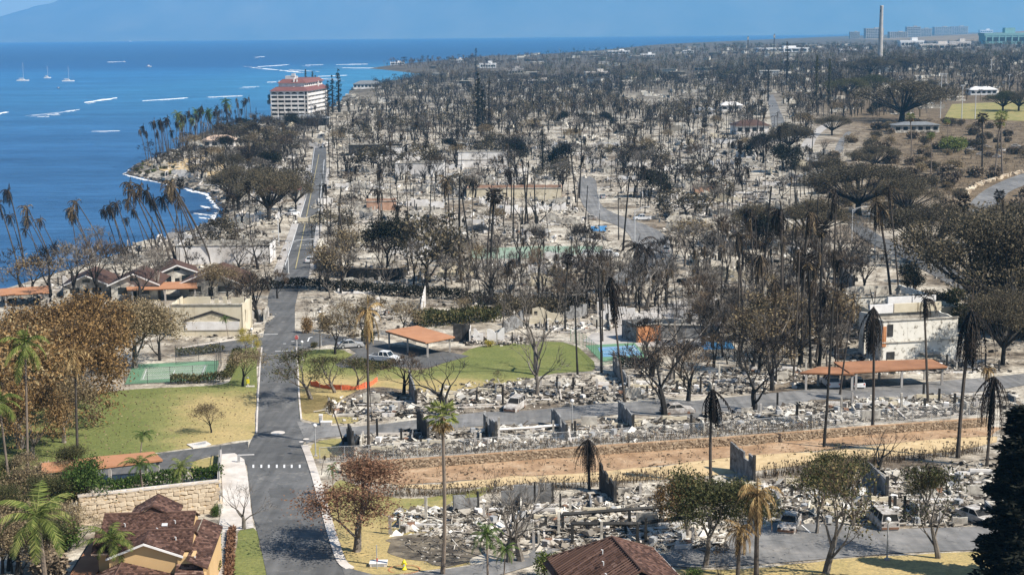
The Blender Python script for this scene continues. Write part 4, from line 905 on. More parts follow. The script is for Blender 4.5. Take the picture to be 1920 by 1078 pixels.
# ---- white cottages with brown roofs near the shore
def cottage(px, py, w_, d, e, r_, rz, label, roofm='roof_brown', wallm='wall_scorch'):
    p = P(px, py); o = thing('cottage', label, 'house', (p.x, p.y, p.z), rz); z = 0
    mm = MB(); mm.prism([(-w_ / 2, -d / 2, -.4), (w_ / 2, -d / 2, -.4), (w_ / 2, -d / 2, e), (0, -d / 2, r_ - .1), (-w_ / 2, -d / 2, e)], (0, 0, 0), (0, d, 0)); mm.build('wall', wallm, o)
    for s_ in (-1, 1):
        x = (w_ / 2 + .7) * s_; ze = e - .7 * (r_ - e) / (w_ / 2)
        q = [(0, -d / 2 - .7, r_), (0, d / 2 + .7, r_), (x, d / 2 + .7, ze), (x, -d / 2 - .7, ze)]
        if s_ > 0: q = q[::-1]
        mm = MB(); mm.slab(q, .18); rf = mm.build('roof', roofm, o)
        mm = MB(); mm.prism([(0, -d / 2 - .72, r_ + .02), (x, -d / 2 - .72, ze + .02), (x, -d / 2 - .72, ze - .28), (0, -d / 2 - .72, r_ - .28)], (0, -.1, 0), (0, 0, 0)); mm.build('fascia', 'trim_white', o)
    for x in (-w_ * .25, w_ * .22):
        wd = part('window', o, 'glass_dark', (x, -d / 2 - .02, e * .55), (w_ * .2, .08, e * .42)); part('frame', wd, 'trim_white', (0, -.05, -e * .22), (w_ * .22, .06, .1))
    part('door', o, 'dark_void', (0, -d / 2 - .02, 1.0), (1.0, .08, 2.0)); part('window', o, 'glass_dark', (0, -d / 2 - .02, e + (r_ - e) * .35), (w_ * .16, .08, (r_ - e) * .3))
    return o
cottage(172, 550, 10, 12, 3.0, 5.2, .1, 'white cottage with dark brown gable roof, leftmost of the cottages')
cottage(262, 555, 10, 11, 3.8, 6.0, .05, 'white two-storey cottage with tall front windows beside the shore palms')
cottage(408, 547, 14, 12, 3.0, 5.8, -.05, 'low cottage with broad dark brown gable roof nearest the road junction')
cottage(330, 532, 9, 9, 3.4, 5.2, .3, 'cottage with dark red-brown roof between the other cottages', 'roof_brown')
# ---- burnt shells
def jag_wall(par, L, h, t, mt, seed, c=(0, 0, 0), rz=0., holes=0, name='wall', jag=.5):
    """a broken wall with an uneven top and door or window openings, made of one outline per bay"""
    rnd = random.Random(seed); m = MB(); x = -L / 2; k = 0
    nb = max(1, int(L / 1.6)); bw = L / nb
    tops = [h * (1 - jag * rnd.random() ** 2) for _ in range(nb + 1)]
    for i in range(nb):
        x0, x1 = -L / 2 + i * bw, -L / 2 + (i + 1) * bw - .002
        a, b = tops[i], tops[i + 1]
        if holes and rnd.random() < holes and min(a, b) > 1.6:
            m.prism([(x0, 0, -.3), (x0 + bw * .25, 0, -.3), (x0 + bw * .25, 0, a), (x0, 0, a)], (0, -t / 2, 0), (0, t / 2, 0))
            m.prism([(x0 + bw * .75, 0, -.3), (x1, 0, -.3), (x1, 0, b), (x0 + bw * .75, 0, b)], (0, -t / 2, 0), (0, t / 2, 0))
            if rnd.random() < .6: m.prism([(x0 + bw * .25, 0, -.3), (x0 + bw * .75, 0, -.3), (x0 + bw * .75, 0, h * .35), (x0 + bw * .25, 0, h * .35)], (0, -t / 2, 0), (0, t / 2, 0))
            if rnd.random() < .7: m.prism([(x0 + bw * .25, 0, min(a, b) * .78), (x0 + bw * .75, 0, min(a, b) * .78), (x0 + bw * .75, 0, b), (x0 + bw * .25, 0, a)], (0, -t / 2, 0), (0, t / 2, 0))
        else:
            xm = x0 + bw * rnd.uniform(.3, .7); m.prism([(x0, 0, -.3), (x1, 0, -.3), (x1, 0, b), (xm, 0, max(a, b) - rnd.random() * .3 * jag * h), (x0, 0, a)], (0, -t / 2, 0), (0, t / 2, 0))
    o = m.build(name, mt, par); o.location = c; o.rotation_euler = (0, 0, rz); return o
def panel(pa, pb, h, label, mt='wall_panel', t=.22, name='party_wall', battens=True, h2=None):
    a = P(*pa); b = P(*pb); L = (Vector((b.x, b.y, 0)) - Vector((a.x, a.y, 0))).length; rz = math.atan2(b.y - a.y, b.x - a.x)
    o = thing(name, label, 'wall', (a.x, a.y, min(a.z, b.z)), rz); n = max(2, int(L / 1.25)); h2 = h2 or h
    rnd = random.Random(int(pa[0] * 7 + pa[1]))
    for i in range(n):
        k_ = rnd.uniform(.86, 1.) if rnd.random() < .75 else rnd.uniform(.6, .85)
        x0, x1 = i * L / n, (i + 1) * L / n - .03; ha = (h + (h2 - h) * i / n) * k_; hb = (h + (h2 - h) * (i + 1) / n) * k_ * rnd.uniform(.93, 1.02)
        mm = MB(); mm.prism([(x0, 0, -.5), (x1, 0, -.5), (x1, 0, hb), (x0, 0, ha)], (0, -t / 2 + rnd.uniform(-.015, .015), 0), (0, t / 2, 0)); mm.build('panel', mt, o)
    part('end_post', o, 'wall_char', (L + .1, 0, h2 / 2 - .2), (.18, t + .1, h2 + .4))
    return o
panel((1370, 880), (1413, 905), 3.6, 'tallest grey scorched party wall standing alone below the soil bank')
panel((1125, 918), (1153, 950), 3.4, 'black charred party wall with white streak below the hedge row', 'wall_char')
panel((1617, 905), (1662, 935), 3.0, 'grey party wall among the rubble behind the spreading bare tree')
panel((908, 812), (930, 828), 3.0, 'grey party wall left of the roofless plot, on the road side of the fence')
panel((1035, 795), (1062, 828), 2.9, 'grey party wall at the right end of the long white beam')
panel((1160, 785), (1187, 812), 3.0, 'slanting grey party wall beside the wrecked white car')
panel((768, 738), (780, 762), 4.0, 'grey board wall standing by the pruned black tree', h2=3.0)
panel((783, 808), (803, 832), 3.4, 'dark party wall behind the green fan palm', 'wall_char')
panel((1150, 695), (1178, 732), 3.4, 'grey party wall leaning beside the blue court', h2=2.6)
panel((652, 838), (662, 856), 3.6, 'black charred wall beside the burnt car near the road corner', 'wall_char')
panel((850, 968), (895, 962), 2.4, 'grey and pink scorched wall at the left of the lower ruins')
panel((940, 948), (1035, 946), 2.5, 'long grey wall behind the pale bare trees in the lower ruins')
panel((1470, 552), (1495, 575), 3.2, 'leaning grey wall slab on white ash left of the shell buildings')
panel((1575, 520), (1600, 545), 3.8, 'grey wall with dark doorway behind the shell buildings')
panel((690, 590), (712, 580), 3.0, 'white pointed wall remnant left of the pair near the dark hedge', 'plaster_white')
panel((790, 596), (798, 570), 3.2, 'white pointed wall remnant right of the pair near the dark hedge', 'plaster_white', h2=4.4)
panel((850, 640), (880, 640), 3.4, 'black open doorway frame beside the terracotta carport', 'wall_char')
panel((945, 625), (980, 612), 3.2, 'pale grey wall right of the black doorway frame'); panel((1060, 600), (1100, 592), 2.8, 'scorched pale wall behind the thin burnt trunks')
def shell_building(px, py, w_, d, h, rz, label, mt, seed, gable=False, storeys=1, backmt=None):
    p = P(px, py); o = thing('burnt_building', label, 'building', (p.x, p.y, p.z), rz); rnd = random.Random(seed)
    for s_ in range(storeys):
        hs = h / storeys; z = s_ * hs
        nb = max(2, int(w_ / 4.5)); bw = w_ / nb
        for i in range(nb):
            mm = MB(); mm.prism([(-w_ / 2 + i * bw, 0, z - (.4 if s_ == 0 else 0)), (-w_ / 2 + (i + 1) * bw - .03, 0, z - (.4 if s_ == 0 else 0)), (-w_ / 2 + (i + 1) * bw - .03, 0, z + hs - .18), (-w_ / 2 + i * bw, 0, z + hs - .18)], (0, -d / 2, 0), (0, -d / 2 + .25, 0)); mm.build('wall', mt, o)
        part('floor_edge', o, 'wall_scorch', (0, -d / 2 - .05, z + hs - .09), (w_ + .1, .3, .17))
    for s_ in (-1, 1): jag_wall(o, d, h, .25, backmt or mt, seed + s_ + 5, (s_ * (w_ / 2 - .13), 0, 0), math.pi / 2, .2, jag=.06)
    jag_wall(o, w_ - .6, h * .97, .25, backmt or 'wall_scorch', seed + 9, (0, d / 2, 0), 0, .3, jag=.07)
    jag_wall(o, w_ * .9, h * .8, .2, 'wall_scorch', seed + 11, (0, d * .12, 0), 0, .4)
    m = rubble_mb(w_ * .9, d * .9, 160, .2, .9, seed); r = m.build('rubble', 'rubble', o); r['kind'] = 'stuff'
    if seed == 62:
        part('scorched_opening', o, 'wall_char', (-w_ / 2 + 1.4, -d / 2 + .06, 5.6), (1.0, .3, 2.0)); part('orange_panel', o, 'brick_orange', (-w_ / 2 + .35, -d / 2 - .06, 4.6), (.7, .14, 3.4)); part('scorched_opening', o, 'wall_char', (-w_ / 2 + 1.6, -d / 2 + .06, 1.0), (1.4, .3, 2.0))
        part('stair_landing', o, 'wall_scorch', (w_ * .12, -d / 2 - .9, 1.6), (3.2, 1.6, .2)); part('stair_flight', o, 'wall_scorch', (w_ * .33, -d / 2 - .9, .8), (3.4, 1.2, .22), 0, 0, .5)
        for k in range(3): part('parapet_block', o, ('trim_white', 'wall_cream', 'wall_cream')[k], (-w_ / 2 + 2.4 + k * 4.4, 1.2, h + .75), (4.2, .4, 1.5))
        for k in range(2): part('parapet_block', o, 'trim_white', (w_ * .0 + k * 4.5, 3.4, h + 1.5), (4.3, .4, 1.5))
    if gable:
        for s_ in (-1, 1):
            mm = MB(); mm.prism([(1., -d / 2 - .03, h * .80), (1. + s_ * 5.2, -d / 2 - .03, h * .52), (1. + s_ * 5.2, -d / 2 - .03, h * .47), (1., -d / 2 - .03, h * .72)], (0, -.1, 0), (0, 0, 0)); mm.build('burnt_rafter', 'wall_char', o)
        part('lower_band', o, 'plaster_white', (1., -d / 2 - .09, h * .33), (10.2, .12, h * .26))
    return o
def rubble_mb(w_, d, n, s0, s1, seed, beams=.08, hgt=.5, mound=True):
    """broken masonry, bent sheet, pipes and timbers thrown unevenly over a rectangle"""
    rnd = random.Random(seed); m = MB(); hv = [(rnd.uniform(-w_ / 2, w_ / 2), rnd.uniform(-d / 2, d / 2), rnd.uniform(.06, .24) * min(w_, d)) for _ in range(8)]
    for k in range(n):
        if rnd.random() < .68: c = rnd.choice(hv); x, y = c[0] + rnd.gauss(0, c[2]), c[1] + rnd.gauss(0, c[2])
        else: x, y = rnd.uniform(-w_ / 2, w_ / 2), rnd.uniform(-d / 2, d / 2)
        x = max(-w_ * .54, min(w_ * .54, x)); y = max(-d * .54, min(d * .54, y))
        z = sum(hgt * .6 * math.exp(-((x - a) ** 2 + (y - b) ** 2) / (2 * r_ * r_)) for a, b, r_ in hv) * rnd.uniform(.0, .7) if mound else 0.
        s_ = s0 + (s1 - s0) * rnd.random() ** 2.6; q = rnd.random(); rx, ry = rnd.gauss(0, .25), rnd.gauss(0, .25)
        if q < beams: dim = (rnd.uniform(1.0, 4.2), rnd.choice((.05, .08, .13)), .07); ry = rnd.gauss(0, .12)
        elif q < beams + .05: dim = (rnd.uniform(.8, 1.9), rnd.uniform(.5, .9), .025); rx = rnd.uniform(-.7, .7); z += .12
        elif q < .5: dim = (s_ * 1.5, s_ * rnd.uniform(.5, 1.2), rnd.uniform(.03, .07))
        else: dim = (s_, s_ * rnd.uniform(.5, 1.1), s_ * rnd.uniform(.25, .6))
        m.box((x, y, z + min(dim[2], .3) * .35), dim, rnd.uniform(0, 6.3), rx, ry)
    return m
shell_building(399, 622, 13.5, 9, 6.2, -.02, 'cream burnt building shell with gable roof mark beside the junction', 'wall_cream', 61, True, 1, 'wall_cream')
shell_building(1700, 668, 13.5, 9, 7.4, .2, 'white two-storey burnt building shell behind the long carport', 'wall_white', 62, False, 2)
shell_building(1645, 590, 15, 12, 5.0, .2, 'pale burnt building shell with long white parapets behind the two-storey one', 'wall_white', 63, False, 1)
shell_building(1698, 612, 17, 7, 4.2, .2, 'low scorched building shell between the two taller shells', 'wall_cream', 64, False, 1)
shell_building(965, 368, 34, 12, 3.6, -.02, 'long ruin with pale yellow front wall in the middle distance', 'wall_cream', 65, False, 1, 'wall_pinkish')
shell_building(790, 330, 20, 14, 6.0, -.05, 'pale burnt building with square openings left of the yellow ruin', 'plaster_white', 66)
shell_building(705, 290, 26, 12, 5.5, .05, 'dark-roofed burnt block beside the coast road', 'wall_char', 67)
shell_building(745, 300, 10, 10, 6.5, .05, 'small white two-storey ruin beside the dark burnt block', 'plaster_white', 68, False, 2)
shell_building(905, 312, 22, 12, 7., 0, 'white ruined block with window openings behind the yellow ruin', 'plaster_white', 69, False, 2)
shell_building(715, 392, 10, 9, 3.2, .1, 'orange brick ruin near the coast road', 'wall_pinkish', 70, False, 1, 'wall_pinkish')
shell_building(1203, 636, 5, 6, 3.4, .4, 'ruin with orange scorched walls behind the blue court', 'brick_orange', 71, False, 1, 'wall_panel')
shell_building(1275, 630, 14, 6, 2.8, -.1, 'grey ruin right of the orange one behind the blue court', 'wall_panel', 72)
shell_building(1318, 362, 7, 6, 3., 0, 'small ruin with orange wall among the burnt parked cars', 'wall_pinkish', 73)
shell_building(425, 490, 24, 10, 5., .0, 'long pale ruin with low walls between shore palms and road', 'plaster_white', 74)
# ---- beach hotel
def hotel():
    p = Vector((-165.5, 1040, 2.0)); o = thing('hotel', 'white seven-storey hotel with red roof on the shore', 'hotel', p, -.11)
    W_, D, n, fl = 26., 62., 6, 2.95; base = 2.
    part('rear_wall', o, 'plaster_white', (W_ / 2, D / 2 + 1.2, base + n * fl / 2), (W_ - 1.2, D - 4., n * fl)); part('podium', o, 'plaster_white', (W_ / 2, D / 2, base / 2 - .5), (W_ + 1, D + 1, base + 1))
    nb = 5; bw = (W_ - 2.2) / nb
    for f in range(n + 1): part('floor_slab', o, 'plaster_white', (W_ / 2, D / 2, base + f * fl), (W_ + .3, D + .3, .38))
    for f in range(n):
        z = base + f * fl
        for b in range(nb):
            x = b * bw + bw / 2; part('balcony_recess', o, 'dark_void', (x, 1.06, z + fl * .6), (bw - .6, .1, fl * .62)); part('parapet', o, 'plaster_white', (x, .12, z + .75), (bw - .5, .2, 1.15))
        part('balcony_recess', o, 'dark_void', (W_ - 1.2, 1.06, z + fl * .6), (1.3, .1, fl * .6))
        # sea of balconies on the long right side
        part('parapet', o, 'plaster_white', (W_ + .02, D / 2, z + .8), (.2, D - .3, 1.35))
        for k in range(14): part('window', o, 'glass_dark', (W_ - .55, 3 + k * 4.2, z + fl * .62), (.1, 2.2, 1.1))
    for b in range(nb + 1):
        part('column', o, 'plaster_white', (b * bw, .15, base + n * fl / 2), (.55, .5, n * fl))
    part('column', o, 'plaster_white', (W_ - .2, .15, base + n * fl / 2), (.6, .5, n * fl))
    zt = base + n * fl
    for b in range(nb):                           # arches of the top floor
        mm = MB(); x0 = b * bw + .28; x1 = (b + 1) * bw - .28; k = 10; zz = zt - .2
        pl = [(x0, 0, zz), (x0, 0, zz - 1.2)] + [(x0 + (x1 - x0) * i / k, 0, zz - 1.2 + .95 * math.sin(math.pi * i / k) ** .7) for i in range(1, k)] + [(x1, 0, zz - 1.2), (x1, 0, zz)]
        for a, c in zip(pl[1:-1], pl[2:]): mm.prism([a, c, (c[0], 0, zz), (a[0], 0, zz)], (0, .0, 0), (0, .3, 0)) if abs(c[0] - a[0]) > .01 else None
        mm.build('arch', 'plaster_white', o)
    def hip(z0, z1, m0, m1, mt, nm):
        lo = [(-m0, -m0, z0), (W_ + m0, -m0, z0), (W_ + m0, D + m0, z0), (-m0, D + m0, z0)]; hi = [(m1, m1, z1), (W_ - m1, m1, z1), (W_ - m1, D - m1, z1), (m1, D - m1, z1)]
        mm = MB(); mm.add(lo + hi, [(0, 1, 5, 4), (1, 2, 6, 5), (2, 3, 7, 6), (3, 0, 4, 7), (4, 5, 6, 7), (3, 2, 1, 0)]); return mm.build(nm, mt, o)
    hip(zt + .25, zt + 3.0, .9, 3.0, 'roof_red', 'mansard_roof'); part('penthouse', o, 'plaster_white', (W_ / 2 + 1, D / 2, zt + 3.6), (W_ - 8, D - 9, 4.0))
    for k in range(9): part('window', o, 'glass_dark', (W_ - 2.95, 8 + k * 5.4, zt + 4.2), (.1, 2.2, 1.0))
    mm = MB(); a, c, d, e = 3.6, W_ - 1.6, 3.4, D - 3.4; mm.add([(a, d, zt + 5.6), (c, d, zt + 5.6), (c, e, zt + 5.6), (a, e, zt + 5.6), (a + 3.4, d + 3.4, zt + 8.2), (c - 3.4, d + 3.4, zt + 8.2), (c - 3.4, e - 3.4, zt + 8.2), (a + 3.4, e - 3.4, zt + 8.2)], [(0, 1, 5, 4), (1, 2, 6, 5), (2, 3, 7, 6), (3, 0, 4, 7), (4, 5, 6, 7), (3, 2, 1, 0)])
    mm.build('upper_roof', 'roof_red', o)
    for (x, y, h) in ((5, 5, 7.2), (15.5, 4.6, 8.6), (17.6, 4.8, 8.), (21, 4.6, 5.6), (14, 20, 10), (24, 40, 6)): part('chimney', o, 'plaster_white', (x, y, zt + h / 2), (.9, .9, h))
    part('rooftop_plant', o, 'metal_pale', (11, 14, zt + 8.8), (6.5, 6, 3.2)); part('rooftop_tank', o, 'metal_pale', (13.5, 12, zt + 11), (2.4, 2.4, 2.0))
hotel()
def annex(px, py, w_, d, h, rz, label, roofm='roof_grey', wallm='wall_cream'):
    p = P(px, py); o = thing('low_building', label, 'building', p, rz)
    part('wall', o, wallm, (0, 0, h / 2 - .3), (w_, d, h + .6)); mm = MB(); e = 1.0
    mm.add([(-w_ / 2 - e, -d / 2 - e, h), (w_ / 2 + e, -d / 2 - e, h), (w_ / 2 + e, d / 2 + e, h), (-w_ / 2 - e, d / 2 + e, h), (-w_ / 4, 0, h + d * .2), (w_ / 4, 0, h + d * .2)], [(0, 1, 5, 4), (1, 2, 5), (2, 3, 4, 5), (3, 0, 4), (3, 2, 1, 0)]); mm.build('roof', roofm, o)
    for k in range(int(w_ / 4)): part('window', o, 'glass_dark', (-w_ / 2 + 2 + k * 4, -d / 2 - .02, h * .55), (2.4, .1, h * .45))
annex(555, 224, 22, 12, 7, -.05, 'grey hip-roofed low building in front of the hotel'); annex(580, 236, 24, 12, 5, -.05, 'flat dark-fronted building below the hotel by the road', wallm='wall_char'); annex(530, 240, 13, 10, 5, -.1, 'burnt tan building with grey roof left of the dark-fronted one')
annex(412, 276, 16, 12, 4, .1, 'pinkish-roofed house among the point palms', 'trim_pink', 'plaster_white'); annex(530, 372, 12, 9, 3.5, .1, 'collapsed house with bright red roof among coastal trees', 'roof_red', 'wall_scorch')
annex(1405, 250, 18, 14, 4.5, .1, 'house with brown hip roof beside the straight far street', 'roof_brown', 'plaster_white'); annex(1320, 218, 14, 10, 4, 0, 'house with pale green roof left of the straight far street', 'metal_grey', 'plaster_white')
annex(1370, 208, 14, 12, 4, 0, 'small white house near the straight far street', 'plaster_white', 'plaster_white'); annex(1715, 248, 24, 8, 4, .0, 'burnt long building with grey roof below the sports field', 'roof_grey', 'wall_scorch')
annex(1840, 178, 20, 12, 4, 0, 'white pavilion beside the sports field', 'trim_white', 'metal_pale'); annex(690, 166, 30, 18, 5, 0, 'brown-roofed building behind the hotel trees', 'roof_grey', 'plaster_white')
mat('roof_teal', [(.3, (.16, .30, .30)), (.7, (.22, .38, .37))], .3, .7)
# ---- smokestack, far resort blocks, sheds
def smokestack():
    b = P(1650, 114); h = topz(b, 11); o = thing('smokestack', 'tall pale concrete smokestack rising above the far trees', 'smokestack', b)
    r = 4.2 * mpp(b); m = MB(); m.lathe([(r * 1.15, -2), (r * 1.12, h * .1), (r, h * .3), (r * .82, h * .7), (r * .74, h * .97), (r * .80, h * .985), (r * .80, h)], 28); m.build('stack', 'concrete', o, True)
    m = MB(); m.lathe([(r * .62, h - .5), (r * .62, h + .02)], 20); m.build('flue_opening', 'dark_void', o)
    part('stain_vent', o, 'dark_void', (-r * .55, -r * .62, h * .9), (.8, .5, 4.))
    part('base_block', o, 'concrete', (0, 0, .5), (r * 3, r * 3, 5))
smokestack()
def block(px, py, wpx, hpx, label, mt='concrete', name='resort_building', floors=8, bays=8, roof=None, dep=.4):
    b = P(px, py); s_ = mpp(b); w_, h = wpx * s_, hpx * s_; o = thing(name, label, 'building', b, .06); d = w_ * dep
    part('wall', o, mt, (0, d / 2, h / 2 - 1), (w_, d, h + 2))
    fh = h / floors; mm = MB()
    for f in range(floors): part('window_band', o, 'glass_dark', (0, -.25, fh * (f + .55)), (w_ * .94, .5, fh * .45))
    for k in range(bays + 1): part('pier', o, mt, (-w_ * .47 + k * w_ * .94 / bays, -.5, h / 2), (w_ * .03, 1., h))
    part('roof', o, roof or mt, (0, d / 2, h + fh * .12), (w_ * 1.04, d * 1.04, fh * .3)); part('roof_plant', o, mt, (w_ * .15, d / 2, h + fh * .5), (w_ * .25, d * .4, fh * .7))
for q in ((1603, 73, 18, 12, 'lowest leftmost resort block by the far shore'), (1640, 73, 34, 18, 'second resort block from the left, left of the smokestack'), (1685, 73, 34, 12, 'low pale resort block just right of the smokestack'), (1713, 70, 26, 18, 'resort block with white top in the middle of the far row'), (1734, 69, 26, 14, 'pale resort block right of the white-topped one'), (1768, 66, 32, 14, 'dark slab resort block left of the far right pair'), (1800, 65, 30, 14, 'rightmost dark slab resort block on the skyline')):
    block(*q, floors=6)
for q in ((1470, 98, 92, 6, 'long low white warehouse roof near the far shore', 'trim_white'), (1590, 99, 30, 5, 'white-roofed shed left of the smokestack', 'trim_white'), (1710, 88, 44, 9, 'white roofed hall right of the smokestack', 'trim_white'), (1760, 93, 70, 8, 'long pale commercial building behind the smokestack', 'concrete_pale'), (1885, 83, 78, 16, 'large building with pale teal roof at the right skyline', 'roof_teal'), (1800, 90, 40, 9, 'pale hall left of the teal roofed building', 'concrete_pale'), (1850, 60, 24, 4, 'small white house on the right skyline hill', 'trim_white'),
          (1160, 102, 40, 5, 'white harbour shed on the far shore', 'trim_white'), (1215, 108, 26, 5, 'white house roof behind the harbour trees', 'trim_white'), (915, 128, 30, 7, 'white house on the far bay', 'trim_white'), (1120, 145, 44, 8, 'pale flat-roofed school block in the middle distance', 'concrete_pale'), (1010, 158, 60, 6, 'long pale low building behind the tall pines', 'concrete_pale'), (965, 140, 34, 8, 'scorched pale block left of the school block', 'concrete'), (1290, 100, 20, 4, 'small white shed by the far right shore', 'trim_white'), (1580, 120, 26, 5, 'pale roof left of the smokestack base', 'concrete_pale'), (1480, 118, 22, 5, 'pale roof among far brown trees', 'concrete_pale'), (860, 118, 20, 5, 'white cottage on the headland', 'trim_white'), (745, 122, 26, 4, 'pale house among headland palms', 'trim_white')):
    block(q[0], q[1], q[2], q[3], q[4], q[5], 'far_building', 1, 6)
# ================================================================ VEHICLES
CARSPEC = {  # stations: x from rear, half width, belt height; cabin: x0,x1 at belt and roof
    'sedan': dict(L=4.6, W=1.78, belt=.92, hood=.86, roof=1.42, cab=(.55, 3.25), top=(1.15, 2.55), tail=.9),
    'suv': dict(L=4.7, W=1.88, belt=1.12, hood=1.05, roof=1.78, cab=(.12, 3.4), top=(.32, 2.75), tail=1.1),
    'van': dict(L=4.8, W=1.90, belt=1.10, hood=1.0, roof=1.85, cab=(.06, 4.0), top=(.2, 3.2), tail=1.1),
    'pickup': dict(L=5.4, W=1.88, belt=1.08, hood=1.02, roof=1.78, cab=(1.85, 3.95), top=(2.0, 3.45), tail=1.0)}
def car(spec, px, py, rz, mt, label, burnt=False, loc=None, group=None):
    s_ = CARSPEC[spec]; p = Vector(loc) if loc else P(px, py); L, W_, bl = s_['L'], s_['W'], s_['belt']; z0 = .02 if burnt else .24
    o = thing('burnt_car' if burnt else 'parked_car', label, 'car', (p.x, p.y, p.z + (.04 if burnt else .07)), rz, group)
    wr = .22 if burnt else .33; sill = .16 if burnt else .26
    m = MB(); prof = [(0, sill), (0, s_['tail'] - .12), (.06, s_['tail']), (s_['cab'][0], bl), (s_['cab'][1], bl), (L - .9, s_['hood']), (L - .12, s_['hood'] - .14), (L, s_['hood'] - .34), (L, sill)]
    if spec == 'pickup': prof = [(0, sill), (0, bl - .04), (1.8, bl - .04), (1.85, bl), (3.95, bl), (L - .9, s_['hood']), (L - .1, s_['hood'] - .12), (L, s_['hood'] - .3), (L, sill)]
    n = len(prof); ring = []
    for y, sc in ((-W_ / 2, 1), (-W_ / 2 * .97, 0), (W_ / 2 * .97, 0), (W_ / 2, 1)): pass
    vs = []
    for y, ins in ((-W_ / 2, .07), (-W_ / 2 + .07, 0.), (W_ / 2 - .07, 0.), (W_ / 2, .07)):
        for (x, z) in prof:
            cx, cz = L / 2, .6; vs.append((x + (cx - x) * ins * .35 - L / 2, y, z + (cz - z) * ins))
    fs = [tuple(range(n)), tuple(range(4 * n - 1, 3 * n - 1, -1))]
    for j in range(3):
        for i in range(n): fs.append((j * n + i, (j + 1) * n + i, (j + 1) * n + (i + 1) % n, j * n + (i + 1) % n))
    m.add(vs, fs); body = m.build('body', mt, o)
    if spec == 'pickup': part('cargo_bed', o, 'metal_dark', (.95 - L / 2, 0, bl - .03), (1.55, W_ - .3, .06))
    # greenhouse: roof on pillars, windows between
    c0, c1 = s_['cab']; t0, t1 = s_['top']; wb, wt = W_ / 2 - .07, W_ / 2 - .22; rf = s_['roof']
    B = [(c0 - L / 2, bl - .02), (c1 - L / 2, bl - .02)]; T = [(t0 - L / 2, rf - .07), (t1 - L / 2, rf - .07)]
    m = MB(); m.slab([(T[0][0], -wt, rf), (T[1][0], -wt, rf), (T[1][0], wt, rf), (T[0][0], wt, rf)], .07); m.build('roof', mt, o)
    mids = [.36, .68] if spec in ('suv', 'van') else [.48]
    for y in (-1, 1):
        for u in [0., 1.] + mids: m = MB(); m.tube([(B[0][0] + (B[1][0] - B[0][0]) * u, y * wb, bl - .03), (T[0][0] + (T[1][0] - T[0][0]) * u, y * wt, rf - .05)], .045, 4); m.build('pillar', mt, o)
    gm = 'dark_void' if burnt else 'glass_dark'; e = .02
    us = [0.] + mids + [1.]
    for y in (-1, 1):
        for a, b in zip(us, us[1:]):
            m = MB(); f = lambda u, z: Vector((B[0][0] + (B[1][0] - B[0][0]) * u, y * (wb - e), bl)) if z == 0 else Vector((T[0][0] + (T[1][0] - T[0][0]) * u, y * (wt - e), rf - .07))
            m.quad(f(a, 0), f(b, 0), f(b, 1), f(a, 1)); m.build('window', gm, o)
    for nm, u, sx in (('rear_window', 0, 1), ('windshield', 1, -1)):
        m = MB(); x0 = B[u][0] + e * sx; x1 = T[u][0] + e * sx; m.quad((x0, -wb + .03, bl), (x0, wb - .03, bl), (x1, wt - .03, rf - .07), (x1, -wt + .03, rf - .07)); m.build(nm, gm, o)
    for x in (.85, L - .9):
        for y in (-1, 1):
            m = MB(); m.tube([(x - L / 2, y * (W_ / 2 - .2), wr), (x - L / 2, y * (W_ / 2 + .015), wr)], wr, 14); t = m.build('wheel', 'rust' if burnt else 'rubber', o)
            m = MB(); m.tube([(x - L / 2, y * (W_ / 2 + .0), wr), (x - L / 2, y * (W_ / 2 + .03), wr)], wr * .6, 10); m.build('rim', 'rust' if burnt else 'metal_grey', t)
    for y in (-1, 1):
        part('headlight', o, 'dark_void' if burnt else 'metal_pale', (L / 2 - .01, y * W_ * .36, .62), (.06, .34, .14)); part('tail_light', o, 'dark_void' if burnt else 'red_paint', (-L / 2 + .01, y * W_ * .40, .78), (.06, .2, .2))
    for x in (-L / 2 - .02, L / 2 + .02): part('bumper', o, mt if not burnt else 'rust', (x, 0, .42), (.14, W_ * .92, .2))
    return o
car('sedan', 657, 652, R(15), 'car_silver', 'silver sedan parked on the asphalt near the stop sign'); car('pickup', 722, 678, R(-25), 'car_white', 'white pickup parked below the terracotta carport')
car('suv', 966, 768, R(250), 'car_burnt', 'burnt white car among the ruins above the side road', True); car('sedan', 655, 838, R(265), 'car_dark', 'dark car beside the charred wall near the road corner', True)
car('sedan', 1480, 990, R(250), 'car_burnt', 'burnt sedan with white roof at the left of the lower lot', True); car('van', 1654, 984, R(95), 'car_burnt', 'burnt van seen from behind near the globe lamp', True); car('sedan', 1832, 978, R(-62), 'car_burnt', 'burnt white car beside the dark conifer', True)
car('suv', 1556, 724, R(95), 'car_white', 'white car under the carport, left of the two'); car('sedan', 1606, 724, R(88), 'car_white', 'white car under the carport, right of the two')
car('suv', 1108, 482, R(5), 'car_white', 'white suv on the green court edge, left of two'); car('suv', 1143, 482, R(-5), 'car_white', 'white suv partly behind a bare tree, right of two')
car('pickup', 1204, 413, R(185), 'car_white', 'white pickup parked on the middle street'); car('suv', 1250, 474, R(80), 'car_silver', 'grey car on the middle street bend'); car('sedan', 1238, 506, R(20), 'car_burnt', 'burnt car at the lower end of the middle street', True)
car('sedan', 1130, 372, R(95), 'car_silver', 'grey car up the middle street'); car('sedan', 583, 492, R(80), 'car_white', 'white car at the kerb of the coast road'); car('suv', 550, 404, R(60), 'car_white', 'white car parked left of the coast road'); car('sedan', 605, 256, R(75), 'car_dark', 'dark car far up the coast road')
car('sedan', 1270, 775, R(10), 'car_burnt', 'burnt collapsed white car beside the slanting party wall', True)
car('sedan', 1105, 412, R(170), 'car_burnt', 'burnt pale car beside the small blue pool', True)
rr = random.Random(8)
